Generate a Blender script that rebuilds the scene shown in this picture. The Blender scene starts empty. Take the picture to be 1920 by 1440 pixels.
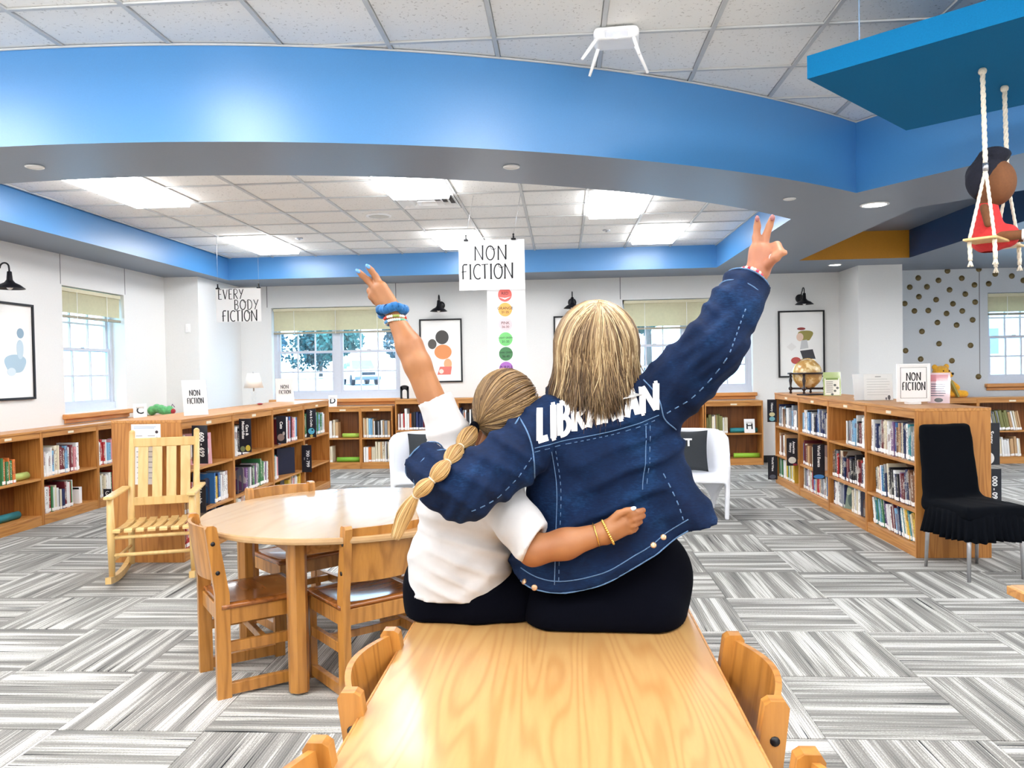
import bpy, bmesh, math, random
import numpy as np
from mathutils import Vector, Matrix
from mathutils.bvhtree import BVHTree

# ------------------------------------------------------------------ camera, sky, exposure
scene = bpy.context.scene
COL = scene.collection
random.seed(7)
PI = math.pi

cam_data = bpy.data.cameras.new('camera')
cam_data.sensor_fit = 'HORIZONTAL'
cam_data.sensor_width = 36.0
cam_data.lens = 27.75
cam_data.clip_start = 0.02
cam_data.clip_end = 400
cam = bpy.data.objects.new('camera', cam_data)
COL.objects.link(cam)
_m = Matrix(((0.997806, 0.016751, 0.064046), (0.063707, 0.020027, -0.997768), (-0.017996, 0.999659, 0.018916))).to_4x4()
_m.translation = (0, 0, 1.43)
cam.matrix_world = _m
scene.camera = cam

SKY = 3.6            # daylight outside
TROFFER = 9.0       # ceiling light panels
world = bpy.data.worlds.new('sky')
scene.world = world
world.use_nodes = True
wn = world.node_tree
bg = wn.nodes['Background']
bg.inputs['Color'].default_value = (0.86, 0.93, 1.0, 1)
bg.inputs['Strength'].default_value = SKY

vs = scene.view_settings
vs.view_transform = 'Standard'
vs.look = 'None'
vs.exposure = 1.22
vs.gamma = 1.0
vs.use_curve_mapping = False
try:
    scene.cycles.max_bounces = 8
    scene.cycles.diffuse_bounces = 6
    scene.cycles.transparent_max_bounces = 16
    scene.cycles.caustics_reflective = False
    scene.cycles.caustics_refractive = False
    scene.cycles.sample_clamp_indirect = 8
except Exception:
    pass

# ------------------------------------------------------------------ materials
def lin(v):
    v /= 255.0
    return v / 12.92 if v <= 0.04045 else ((v + 0.055) / 1.055) ** 2.4
def C(r, g, b):
    return (lin(r), lin(g), lin(b), 1.0)

MATS = {}
class NT:
    """small wrapper to write node trees compactly"""
    def __init__(self, name):
        self.m = bpy.data.materials.new(name)
        self.m.use_nodes = True
        self.t = self.m.node_tree
        self.bsdf = self.t.nodes['Principled BSDF']
    def n(self, typ, **kw):
        nd = self.t.nodes.new(typ)
        for k, v in kw.items():
            if k in nd.inputs.keys():
                nd.inputs[k].default_value = v
            else:
                setattr(nd, k, v)
        return nd
    def l(self, a, b):
        self.t.links.new(a, b)
    def math(self, op, a, b=None):
        nd = self.t.nodes.new('ShaderNodeMath'); nd.operation = op
        for i, v in enumerate((a, b)):
            if v is None: continue
            if isinstance(v, (int, float)): nd.inputs[i].default_value = v
            else: self.l(v, nd.inputs[i])
        return nd.outputs[0]
    def ramp(self, fac, stops):
        nd = self.t.nodes.new('ShaderNodeValToRGB')
        e = nd.color_ramp.elements
        while len(e) < len(stops): e.new(0.5)
        for i, (p, col) in enumerate(stops):
            e[i].position = p; e[i].color = col
        self.l(fac, nd.inputs[0])
        return nd.outputs[0]
    def coords(self, scale=(1, 1, 1), kind='Object', offset=None):
        tc = self.n('ShaderNodeTexCoord')
        mp = self.n('ShaderNodeMapping')
        mp.inputs['Scale'].default_value = scale
        self.l(tc.outputs[kind], mp.inputs['Vector'])
        if offset is not None: self.l(offset, mp.inputs['Location'])
        return mp.outputs[0]
    def mix(self, fac, a, b, blend='MIX'):
        nd = self.n('ShaderNodeMix'); nd.data_type = 'RGBA'; nd.blend_type = blend
        for k, v in ((0, fac), (6, a), (7, b)):
            if isinstance(v, (int, float)): nd.inputs[k].default_value = v
            elif isinstance(v, tuple): nd.inputs[k].default_value = v
            else: self.l(v, nd.inputs[k])
        return nd.outputs[2]
    def bump(self, h, strength=0.2, dist=0.01):
        nd = self.n('ShaderNodeBump'); nd.inputs['Strength'].default_value = strength
        nd.inputs['Distance'].default_value = dist
        self.l(h, nd.inputs['Height']); self.l(nd.outputs[0], self.bsdf.inputs['Normal'])
    def color(self, out): self.l(out, self.bsdf.inputs['Base Color'])
    def noise(self, vec, scale, detail=3, rough=0.5, dist=0.0):
        nd = self.n('ShaderNodeTexNoise'); nd.inputs['Scale'].default_value = scale
        nd.inputs['Detail'].default_value = detail; nd.inputs['Roughness'].default_value = rough
        nd.inputs['Distortion'].default_value = dist
        if vec is not None: self.l(vec, nd.inputs['Vector'])
        return nd.outputs[0]

def plain(name, col, rough=0.5, var=0.06, nscale=30.0, bump=0.0, metal=0.0, spec=0.5, coat=0.0, sheen=0.0):
    if name in MATS: return MATS[name]
    t = NT(name)
    v = t.coords()
    nz = t.noise(v, nscale, 4)
    dark = tuple(c * (1 - var) for c in col[:3]) + (1,)
    lite = tuple(min(1, c * (1 + var)) for c in col[:3]) + (1,)
    t.color(t.ramp(nz, [(0.3, dark), (0.7, lite)]))
    b = t.bsdf
    b.inputs['Roughness'].default_value = rough
    b.inputs['Metallic'].default_value = metal
    b.inputs['Specular IOR Level'].default_value = spec
    b.inputs['Coat Weight'].default_value = coat
    b.inputs['Sheen Weight'].default_value = sheen
    if bump: t.bump(nz, bump, 0.003)
    MATS[name] = t.m
    return t.m

def emissive(name, col, strength):
    t = NT(name)
    b = t.bsdf
    nz = t.noise(t.coords(), 2.0, 1)
    c2 = tuple(min(1.0, x * 1.0) for x in col[:3]) + (1,)
    t.l(t.ramp(nz, [(0, c2), (1, col)]), b.inputs['Emission Color'])
    b.inputs['Base Color'].default_value = col
    b.inputs['Emission Strength'].default_value = strength
    MATS[name] = t.m
    return t.m

def wood(name, base, dark, rough=0.35, grain=(14, 1.2, 1.2), lines=26.0, coat=0.3, amount=0.5):
    """grain as contour lines of a stretched noise field, long axis picked by the scale"""
    t = NT(name)
    oi = t.n('ShaderNodeObjectInfo')
    off = t.n('ShaderNodeCombineXYZ')
    r = t.math('MULTIPLY', oi.outputs['Random'], 37.0)
    for i in range(3): t.l(r, off.inputs[i])
    v = t.coords(grain, offset=off.outputs[0])
    f = t.noise(v, 0.55, 2, 0.45)
    s = t.math('SINE', t.math('MULTIPLY', f, lines * 2 * PI))
    s = t.math('MULTIPLY', t.math('ADD', s, 1.0), 0.5)
    s = t.math('POWER', s, 2.2)
    v2 = t.coords(tuple(g * 7 for g in grain), offset=off.outputs[0])
    fine = t.noise(v2, 1.0, 4, 0.6)
    fac = t.math('ADD', t.math('MULTIPLY', s, 0.55 * amount), t.math('MULTIPLY', fine, 0.75 * amount))
    t.color(t.ramp(fac, [(0.12, base), (0.75, dark)]))
    t.bsdf.inputs['Roughness'].default_value = rough
    t.bsdf.inputs['Coat Weight'].default_value = coat
    t.bsdf.inputs['Coat Roughness'].default_value = 0.12
    MATS[name] = t.m
    return t.m

# honey-coloured library oak
OAK = wood('oak_bookcase', C(196, 134, 66), C(152, 92, 36), 0.42, (18, 18, 1.1), 9, 0.1, 0.6)
OAKH = wood('oak_shelf', C(204, 146, 80), C(162, 102, 46), 0.42, (1.1, 18, 18), 9, 0.1, 0.6)
OAKBACK = wood('oak_back_panel', C(150, 92, 42), C(112, 64, 26), 0.5, (16, 16, 1.0), 8, 0.0, 0.7)
OAKC = wood('oak_chair', C(190, 132, 62), C(142, 90, 34), 0.33, (14, 14, 1.4), 8, 0.3, 0.6)
OAKSEAT = wood('oak_chair_seat', C(162, 98, 44), C(108, 58, 22), 0.22, (2.0, 14, 14), 6, 0.5, 0.6)
TABLETOP = wood('table_laminate_oak', C(188, 148, 94), C(162, 112, 60), 0.30, (8.5, 0.8, 3), 34, 0.12, 0.52)
ROUNDTOP = wood('round_table_laminate', C(188, 152, 108), C(168, 130, 86), 0.20, (5, 0.8, 3), 8, 0.25, 0.5)
MAPLE = wood('pale_rocker_wood', C(224, 190, 128), C(200, 158, 92), 0.38, (14, 14, 1.2), 6, 0.15, 0.5)
SILLWOOD = wood('window_sill_oak', C(214, 150, 84), C(180, 116, 56), 0.4, (1.2, 14, 14), 6, 0.2, 0.5)

WALL = plain('wall_paint', C(232, 232, 230), 0.7, 0.015, 60, 0.06)
DOTWALL = plain('dotted_wall_paint', C(206, 211, 216), 0.7, 0.02, 60, 0.06)
JOINT = plain('wall_joint', C(120, 122, 124), 0.8)
BLUE = plain('satin_blue_paint', C(66, 134, 194), 0.36, 0.03, 130, 0.10, spec=0.9)
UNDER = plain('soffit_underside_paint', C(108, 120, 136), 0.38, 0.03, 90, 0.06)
NAVYPAINT = plain('dark_blue_paint', C(10, 64, 112), 0.45, 0.04, 60)
MUSTARD = plain('mustard_paint', C(206, 142, 36), 0.5, 0.04, 60)
LIGHTBLUE = plain('pale_blue_paint', C(160, 196, 232), 0.5, 0.03, 60)
TEAL = plain('teal_slab_paint', C(6, 100, 148), 0.85, 0.06, 160, 0.15, spec=0.15)
GRID = plain('ceiling_grid_metal', C(196, 197, 196), 0.45, 0.02)
WHITE = plain('white_plastic', C(244, 244, 244), 0.35, 0.01)
PAPER = plain('white_paper', C(246, 246, 246), 0.6, 0.012, 8)
INK = plain('black_ink', C(14, 14, 20), 0.5, 0.1)
BLACK = plain('black_metal', C(18, 18, 24), 0.4, 0.1, spec=0.4)
NAVYMETAL = plain('dark_navy_metal', C(22, 26, 52), 0.35, 0.1)
CHROME = plain('brushed_steel', C(200, 200, 204), 0.28, 0.04, 60, metal=0.9)
BRONZE = plain('antique_brass_button', C(196, 160, 128), 0.3, 0.1, 60, metal=0.8)
GOLD = plain('gold_bracelet', C(226, 184, 96), 0.25, 0.1, 80, metal=0.9)
ALU = plain('window_aluminium', C(206, 210, 220), 0.4, 0.02)
BLINDM = plain('blind_slat_cream', C(214, 208, 178), 0.5, 0.03)
LIGHT = emissive('light_diffuser', (0.98, 0.985, 1.0, 1), TROFFER)
CANLIGHT = emissive('can_light_lens', (1.0, 0.99, 0.97, 1), TROFFER)
LED = emissive('router_blue_led', (0.2, 0.4, 1.0, 1), 3.0)

def ceiling_tile_mat():
    t = NT('ceiling_tile_fissured')
    oi = t.n('ShaderNodeObjectInfo'); off = t.n('ShaderNodeCombineXYZ')
    r = t.math('MULTIPLY', oi.outputs['Random'], 53.0)
    for i in range(2): t.l(r, off.inputs[i])
    v = t.coords(offset=off.outputs[0])
    n1 = t.noise(v, 55, 3, 0.6)
    pit = t.ramp(n1, [(0.33, (0.58, 0.56, 0.53, 1)), (0.38, (0.90, 0.89, 0.86, 1))])
    tone = t.ramp(oi.outputs['Random'], [(0, (0.94, 0.94, 0.94, 1)), (1, (1, 1, 1, 1))])
    t.color(t.mix(1.0, pit, tone, 'MULTIPLY'))
    t.bsdf.inputs['Roughness'].default_value = 0.9
    t.bump(n1, 0.25, 0.004)
    return t.m
CTILE = ceiling_tile_mat()

def carpet_mat():
    t = NT('striped_loop_carpet')
    oi = t.n('ShaderNodeObjectInfo'); off = t.n('ShaderNodeCombineXYZ')
    r = t.math('MULTIPLY', oi.outputs['Random'], 91.0)
    for i in range(2): t.l(r, off.inputs[i])
    # long thin streaks that run along local x
    v1 = t.coords((1.5, 92, 1), offset=off.outputs[0])
    bands = t.noise(v1, 1.0, 2, 0.5)
    v2 = t.coords((2.6, 230, 1), offset=off.outputs[0])
    fine = t.noise(v2, 1.0, 2, 0.6)
    vb = t.coords((0.7, 15, 1), offset=off.outputs[0])
    broad = t.noise(vb, 1.0, 1, 0.5)
    f = t.math('ADD', t.math('ADD', t.math('MULTIPLY', bands, 0.42), t.math('MULTIPLY', fine, 0.34)), t.math('MULTIPLY', broad, 0.70))
    speck = t.noise(t.coords((120, 260, 1)), 1.0, 2, 0.7)
    f = t.math('ADD', f, t.math('MULTIPLY', t.math('SUBTRACT', speck, 0.5), 0.30))
    base = t.ramp(f, [(0.46, C(100, 100, 100)), (0.62, C(136, 135, 131)), (0.74, C(156, 154, 149)), (0.81, C(204, 203, 198)), (0.97, C(222, 222, 218))])
    vd = t.coords((1.6, 95, 1), offset=off.outputs[0])
    dk = t.noise(vd, 1.0, 0, 0.5)
    dark = t.ramp(dk, [(0.20, C(46, 50, 66)), (0.27, (1, 1, 1, 1))])
    # loop rows
    w = t.n('ShaderNodeTexWave'); w.wave_type = 'BANDS'; w.bands_direction = 'Y'
    w.inputs['Scale'].default_value = 28.0; w.inputs['Distortion'].default_value = 0.6
    t.l(t.coords(), w.inputs['Vector'])
    rib = t.ramp(w.outputs['Fac'], [(0.0, (0.62, 0.62, 0.64, 1)), (0.5, (1, 1, 1, 1))])
    t.color(t.mix(0.8, t.mix(1.0, base, dark, 'MULTIPLY'), rib, 'MULTIPLY'))
    t.bsdf.inputs['Roughness'].default_value = 0.95
    t.bsdf.inputs['Specular IOR Level'].default_value = 0.1
    t.bump(w.outputs['Fac'], 0.35, 0.003)
    return t.m
CARPET = carpet_mat()

def glass_mat():
    t = NT('blue_tinted_glass')
    out = t.t.nodes['Material Output']
    tr = t.n('ShaderNodeBsdfTransparent'); gl = t.n('ShaderNodeBsdfGlossy')
    nz = t.noise(t.coords(), 3.0, 1)
    t.l(t.ramp(nz, [(0, (0.70, 0.88, 1.0, 1)), (1, (0.74, 0.90, 1.0, 1))]), tr.inputs['Color'])
    gl.inputs['Roughness'].default_value = 0.03
    mx = t.n('ShaderNodeMixShader'); mx.inputs[0].default_value = 0.05
    t.l(tr.outputs[0], mx.inputs[1]); t.l(gl.outputs[0], mx.inputs[2]); t.l(mx.outputs[0], out.inputs['Surface'])
    return t.m
GLASS = glass_mat()

def acrylic_mat():
    t = NT('clear_acrylic')
    out = t.t.nodes['Material Output']
    tr = t.n('ShaderNodeBsdfTransparent'); gl = t.n('ShaderNodeBsdfGlossy')
    nz = t.noise(t.coords(), 3.0, 1)
    t.l(t.ramp(nz, [(0, (0.985, 0.99, 0.99, 1)), (1, (0.99, 0.995, 0.995, 1))]), tr.inputs['Color'])
    gl.inputs['Roughness'].default_value = 0.05
    mx = t.n('ShaderNodeMixShader'); mx.inputs[0].default_value = 0.04
    t.l(tr.outputs[0], mx.inputs[1]); t.l(gl.outputs[0], mx.inputs[2]); t.l(mx.outputs[0], out.inputs['Surface'])
    return t.m
ACRYLIC = acrylic_mat()

def objcolor_mat(name, rough=0.4, print_marks=True):
    """colour taken from the object; spines get small printed marks"""
    t = NT(name)
    oi = t.n('ShaderNodeObjectInfo')
    col = oi.outputs['Color']
    if print_marks:
        tc = t.n('ShaderNodeTexCoord'); sp = t.n('ShaderNodeSeparateXYZ'); t.l(tc.outputs['Object'], sp.inputs[0])
        off = t.n('ShaderNodeCombineXYZ'); rr = t.math('MULTIPLY', oi.outputs['Random'], 77.0)
        t.l(rr, off.inputs[2]); t.l(rr, off.inputs[0])
        v = t.coords((3.0, 1.0, 26.0), offset=off.outputs[0])
        nz = t.noise(v, 1.0, 1)
        inz = t.math('MULTIPLY', t.math('GREATER_THAN', sp.outputs[2], 0.30), t.math('LESS_THAN', sp.outputs[2], 0.90))
        inx = t.math('LESS_THAN', t.math('ABSOLUTE', sp.outputs[0]), 0.24)
        mark = t.math('MULTIPLY', t.math('MULTIPLY', inz, inx), t.math('GREATER_THAN', nz, 0.54))
        bw = t.n('ShaderNodeRGBToBW'); t.l(col, bw.inputs[0])
        inv = t.math('LESS_THAN', bw.outputs[0], 0.3)
        mc = t.mix(inv, (0.05, 0.05, 0.08, 1), (0.85, 0.82, 0.7, 1))
        col = t.mix(t.math('MULTIPLY', mark, 0.8), col, mc)
        v3 = t.coords((1.0, 1.0, 2.4), offset=off.outputs[0])
        n3 = t.noise(v3, 1.0, 0)
        band = t.math('GREATER_THAN', n3, 0.62)
        col = t.mix(t.math('MULTIPLY', band, 0.55), col, t.mix(inv, C(120, 40, 46), C(210, 206, 196)))
    t.l(col, t.bsdf.inputs['Base Color'])
    t.bsdf.inputs['Roughness'].default_value = rough
    MATS[name] = t.m
    return t.m
BOOKCOVER = objcolor_mat('book_cover_cloth')
PAGES = plain('book_pages', C(232, 222, 196), 0.8, 0.08, 60)
OBJCOL = objcolor_mat('dyed_surface', 0.55, False)

# ------------------------------------------------------------------ mesh helpers
class MB:
    """collects shapes into one mesh"""
    def __init__(self):
        self.v = []; self.f = []; self.mi = []; self.sm = []
    def add(self, vs, fs, mi=0, smooth=False):
        o = len(self.v)
        self.v += [tuple(p) for p in vs]
        for f in fs:
            self.f.append(tuple(i + o for i in f)); self.mi.append(mi); self.sm.append(smooth)
        return self
    def box(self, lo, hi, mi=0, ch=0.0, M=None):
        x0, y0, z0 = lo; x1, y1, z1 = hi
        ch = min(ch, (x1 - x0) * .45, (y1 - y0) * .45, (z1 - z0) * .45)
        if ch <= 0:
            vs = [(x, y, z) for x in (x0, x1) for y in (y0, y1) for z in (z0, z1)]
            fs = [(0, 1, 3, 2), (4, 6, 7, 5), (0, 4, 5, 1), (2, 3, 7, 6), (0, 2, 6, 4), (1, 5, 7, 3)]
        else:
            vs = []; idx = {}
            X = (x0, x1); Y = (y0, y1); Z = (z0, z1)
            for i in (0, 1):
                for j in (0, 1):
                    for k in (0, 1):
                        sx = ch if i == 0 else -ch; sy = ch if j == 0 else -ch; sz = ch if k == 0 else -ch
                        idx[i, j, k] = len(vs)
                        vs += [(X[i], Y[j] + sy, Z[k] + sz), (X[i] + sx, Y[j], Z[k] + sz), (X[i] + sx, Y[j] + sy, Z[k])]
            g = lambda i, j, k, a: idx[i, j, k] + a
            fs = []
            for s in (0, 1):
                q = [g(s, 0, 0, 0), g(s, 1, 0, 0), g(s, 1, 1, 0), g(s, 0, 1, 0)]; fs.append(q[::-1] if s == 0 else q)
                q = [g(0, s, 0, 1), g(1, s, 0, 1), g(1, s, 1, 1), g(0, s, 1, 1)]; fs.append(q if s == 0 else q[::-1])
                q = [g(0, 0, s, 2), g(1, 0, s, 2), g(1, 1, s, 2), g(0, 1, s, 2)]; fs.append(q[::-1] if s == 0 else q)
            for a in (0, 1):
                for b in (0, 1):
                    for (p, q) in (((a, b, 0), (a, b, 1)),):
                        fs.append((g(*p, 0), g(*p, 1), g(*q, 1), g(*q, 0)))
                    p, q = (a, 0, b), (a, 1, b)
                    fs.append((g(*p, 0), g(*p, 2), g(*q, 2), g(*q, 0)))
                    p, q = (0, a, b), (1, a, b)
                    fs.append((g(*p, 1), g(*p, 2), g(*q, 2), g(*q, 1)))
            for key in idx:
                fs.append((g(*key, 0), g(*key, 1), g(*key, 2)))
        if M is not None: vs = [tuple(M @ Vector(p)) for p in vs]
        return self.add(vs, fs, mi)
    def tube(self, path, rad, n=8, mi=0, smooth=True, cap=True, flat=None):
        path = [Vector(p) for p in path]
        if isinstance(rad, (int, float)): rad = [rad] * len(path)
        rings = []
        up = Vector((0, 0, 1))
        t0 = (path[1] - path[0]).normalized()
        if abs(t0.dot(up)) > 0.95: up = Vector((1, 0, 0))
        nrm = (up - t0 * up.dot(t0)).normalized()
        for i, p in enumerate(path):
            t = (path[min(i + 1, len(path) - 1)] - path[max(i - 1, 0)])
            t = t.normalized() if t.length > 1e-9 else t0
            nrm = nrm - t * nrm.dot(t)
            nrm = nrm.normalized() if nrm.length > 1e-6 else t.orthogonal().normalized()
            b = t.cross(nrm)
            fl = 1.0 if flat is None else flat
            rings.append([p + nrm * math.cos(2 * PI * k / n) * rad[i] + b * math.sin(2 * PI * k / n) * rad[i] * fl for k in range(n)])
        vs = [q for r in rings for q in r]
        fs = []
        for i in range(len(path) - 1):
            for k in range(n):
                fs.append((i * n + k, i * n + (k + 1) % n, (i + 1) * n + (k + 1) % n, (i + 1) * n + k))
        if cap:
            fs.append(tuple(range(n))[::-1]); fs.append(tuple((len(path) - 1) * n + k for k in range(n)))
        return self.add(vs, fs, mi, smooth)
    def lathe(self, prof, n=20, c=(0, 0, 0), mi=0, smooth=True, M=None):
        vs = []; fs = []
        for r, z in prof:
            for k in range(n):
                a = 2 * PI * k / n
                vs.append((c[0] + r * math.cos(a), c[1] + r * math.sin(a), c[2] + z))
        m = len(prof)
        for i in range(m - 1):
            for k in range(n):
                fs.append((i * n + k, i * n + (k + 1) % n, (i + 1) * n + (k + 1) % n, (i + 1) * n + k))
        if prof[0][0] > 1e-6: fs.append(tuple(range(n))[::-1])
        if prof[-1][0] > 1e-6: fs.append(tuple((m - 1) * n + k for k in range(n)))
        if M is not None: vs = [tuple(M @ Vector(p)) for p in vs]
        return self.add(vs, fs, mi, smooth)
    def prism(self, poly, a0, a1, axis='z', mi=0, M=None):
        """extrude a 2-D polygon; axis z: (x,y), axis y: (x,z), axis x: (y,z)"""
        def mk(p, h):
            if axis == 'z': return (p[0], p[1], h)
            if axis == 'y': return (p[0], h, p[1])
            return (h, p[0], p[1])
        n = len(poly)
        vs = [mk(p, a0) for p in poly] + [mk(p, a1) for p in poly]
        fs = [tuple(range(n))[::-1], tuple(range(n, 2 * n))]
        fs += [(i, (i + 1) % n, n + (i + 1) % n, n + i) for i in range(n)]
        if M is not None: vs = [tuple(M @ Vector(p)) for p in vs]
        return self.add(vs, fs, mi)
    def sphere(self, c, r, n=16, m=10, mi=0, sc=(1, 1, 1), M=None):
        prof = [(max(1e-7, r * math.sin(PI * i / m)), -r * math.cos(PI * i / m)) for i in range(m + 1)]
        T = Matrix.Translation(c) @ (M if M is not None else Matrix.Identity(4)) @ Matrix.Diagonal((*sc, 1))
        return self.lathe(prof, n, (0, 0, 0), mi, True, T)
    def ribbon(self, pts, w, y0=0.0, y1=0.001, mi=0, closed=False):
        """flat stroke in the x-z plane"""
        n = len(pts); L = []; R = []
        for i, p in enumerate(pts):
            a = pts[(i - 1) % n] if (i > 0 or closed) else p
            b = pts[(i + 1) % n] if (i < n - 1 or closed) else p
            dx, dz = b[0] - a[0], b[1] - a[1]
            d = math.hypot(dx, dz) or 1
            wi = w[i] if isinstance(w, (list, tuple)) else w
            nx, nz = -dz / d * wi / 2, dx / d * wi / 2
            L.append((p[0] + nx, p[1] + nz)); R.append((p[0] - nx, p[1] - nz))
        vs = []
        for a, b in zip(L, R):
            vs += [(a[0], y0, a[1]), (b[0], y0, b[1]), (a[0], y1, a[1]), (b[0], y1, b[1])]
        fs = []
        m = n if closed else n - 1
        for i in range(m):
            o = 4 * i; q = 4 * ((i + 1) % n)
            fs += [(o, o + 1, q + 1, q), (o + 2, q + 2, q + 3, o + 3), (o, q, q + 2, o + 2), (o + 1, o + 3, q + 3, q + 1)]
        if not closed:
            e = 4 * (n - 1)
            fs += [(0, 2, 3, 1), (e, e + 1, e + 3, e + 2)]
        return self.add(vs, fs, mi)
    def mesh(self, name, mats):
        me = bpy.data.meshes.new(name)
        me.from_pydata(self.v, [], self.f)
        for m in (mats if isinstance(mats, (list, tuple)) else [mats]): me.materials.append(m)
        me.polygons.foreach_set('material_index', self.mi)
        me.polygons.foreach_set('use_smooth', self.sm)
        bm = bmesh.new(); bm.from_mesh(me); bmesh.ops.recalc_face_normals(bm, faces=bm.faces); bm.to_mesh(me); bm.free()
        me.update()
        return me
    def build(self, name, mats, parent=None, loc=None, rz=0.0):
        return link(name, self.mesh(name, mats), parent, loc, rz)

def link(name, me, parent=None, loc=None, rz=0.0):
    o = bpy.data.objects.new(name, me)
    COL.objects.link(o)
    if parent is not None: o.parent = parent
    if loc is not None: o.location = loc
    if rz: o.rotation_euler = (0, 0, rz)
    return o
def tag(o, label, cat, group=None):
    o['label'] = label; o['category'] = cat
    if group: o['group'] = group
    return o
def thing(name, label, cat, loc=(0, 0, 0), rz=0.0, group=None):
    o = bpy.data.objects.new(name, None); COL.objects.link(o)
    o.empty_display_size = 0.1
    o.location = loc; o.rotation_euler = (0, 0, rz)
    return tag(o, label, cat, group)
def struct(o, label=None):
    o['kind'] = 'structure'
    if label: o['label'] = label
    return o
def copy_tree(o, parent=None):
    c = o.copy(); COL.objects.link(c); c.parent = parent
    for ch in o.children:
        copy_tree(ch, c)
    return c
def obox(name, lo, hi, mat, parent=None, ch=0.0, loc=None, rz=0.0):
    return MB().box(lo, hi, 0, ch).build(name, mat, parent, loc, rz)

def text_mesh(body, size, bold=0.0, align='CENTER', ext=0.0006, sx=1.0, spacing=1.0):
    cu = bpy.data.curves.new('lettering', 'FONT')
    cu.body = body; cu.size = size; cu.align_x = align; cu.align_y = 'CENTER'
    cu.extrude = ext; cu.offset = bold; cu.space_character = spacing; cu.resolution_u = 3
    o = bpy.data.objects.new('lettering', cu); COL.objects.link(o)
    me = bpy.data.meshes.new_from_object(o.evaluated_get(bpy.context.evaluated_depsgraph_get()))
    bpy.data.objects.remove(o); bpy.data.curves.remove(cu)
    # lay it in the x-z plane facing -y
    me.transform(Matrix(((sx, 0, 0, 0), (0, 0, -1, 0), (0, 1, 0, 0), (0, 0, 0, 1))))
    return me
def text(body, size, mat, parent, loc, rot=0.0, rz=0.0, **kw):
    """rot: turn within the plane of the sign; rz: turn of the sign's plane"""
    me = text_mesh(body, size, **kw)
    me.materials.clear(); me.materials.append(mat)
    if rot: me.transform(Matrix.Rotation(rot, 4, 'Y'))
    return link('lettering', me, parent, loc, rz)

def arc(cx, cz, rx, rz_, a0, a1, n=14):
    return [(cx + rx * math.cos(math.radians(a0 + (a1 - a0) * i / n)), cz + rz_ * math.sin(math.radians(a0 + (a1 - a0) * i / n))) for i in range(n + 1)]
def bow(z0, z1, w, n=10):
    zc = (z0 + z1) / 2; r = (z1 - z0) / 2
    return [(0, z1)] + [(0.35 * w, z1)] + arc(0.35 * w, zc, 0.65 * w, r, 90, -90, n)[1:-1] + [(0.35 * w, z0), (0, z0)]
# hand-lettered capitals: strokes in a box of width w and height 1 -> (width, [(points, thick)])
GLYPH = {
    'N': (0.72, [([(0.02, 0), (0.04, 1)], 1), ([(0.04, 1), (0.68, 0)], .7), ([(0.68, 0), (0.70, 1.04)], 1.1), ([(-.06, 0), (.1, 0)], .5), ([(.62, 1.04), (.78, 1.04)], .5)]),
    'O': (0.80, [(arc(0.38, 0.5, 0.36, 0.5, 100, 460, 28), .9), ([(0.36, 1.0), (0.50, 0.78), (0.68, 0.72), (0.88, 0.82)], .45)]),
    'F': (0.55, [([(0.14, 0), (0.14, 0.9), (0.24, 1.0), (0.55, 1.0)], 1), ([(0.0, 0.5), (0.46, 0.54)], .6)]),
    'I': (0.20, [([(0.1, 0), (0.1, 1)], 1.1), ([(0, 0), (.2, 0)], .5), ([(0, 1), (.2, 1)], .5)]),
    'C': (0.58, [(arc(0.42, 0.5, 0.38, 0.5, 50, 305, 20), .9)]),
    'T': (0.60, [([(0.3, 0), (0.3, 1)], 1.1), ([(0, 0.97), (0.62, 1.0)], .6)]),
    'E': (0.50, [([(0.06, 0), (0.06, 1)], 1), ([(0.06, 1), (0.5, 1)], .6), ([(0.06, .52), (0.4, .52)], .6), ([(0.06, 0), (0.5, 0)], .6)]),
    'V': (0.62, [([(0.0, 1), (0.3, 0)], 1), ([(0.3, 0), (0.62, 1)], .6)]),
    'R': (0.58, [([(0.06, 0), (0.06, 1)], 1), ([(0.06, 1.0), (0.3, 1.0)] + arc(0.28, 0.76, 0.28, 0.24, 90, -90, 9) + [(0.06, .52)], .6), ([(0.2, .52), (0.58, 0)], .8)]),
    'Y': (0.60, [([(0.02, 1), (0.3, 0.5)], .8), ([(0.62, 1), (0.3, .35), (0.16, 0)], .8)]),
    'B': (0.55, [([(0.06, 0), (0.06, 1)], 1), ([(0.06, 1.0), (0.22, 1.0)] + arc(0.22, 0.77, 0.24, 0.23, 90, -90, 9) + [(0.06, .54)], .7), ([(0.06, .54), (0.24, .54)] + arc(0.24, 0.27, 0.28, 0.27, 90, -90, 9) + [(0.06, 0)], .7)]),
    'D': (0.62, [([(0.06, 0), (0.06, 1)], 1), ([(0.06, 1.0), (0.2, 1.0)] + arc(0.2, 0.5, 0.4, 0.5, 90, -90, 12) + [(0.06, 0)], .7)]),
    'L': (0.50, [([(0.08, 1), (0.08, 0.06)], 1), ([(0.0, 0.07), (0.5, 0.07)], 1)]),
    'A': (0.64, [([(0.04, 0), (0.32, 1)], 1), ([(0.32, 1), (0.60, 0)], 1), ([(0.14, .34), (0.5, .34)], .8)]),
}
def hand_letter(word, height, sx=1.0, gap=0.18):
    out = []; x = 0.0
    for ch in word:
        w, st = GLYPH[ch]
        for pts, th in st:
            out.append(([(x + p[0] * sx * height, p[1] * height) for p in pts], th))
        x += (w * sx + gap) * height
    return out, x - gap * height
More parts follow.
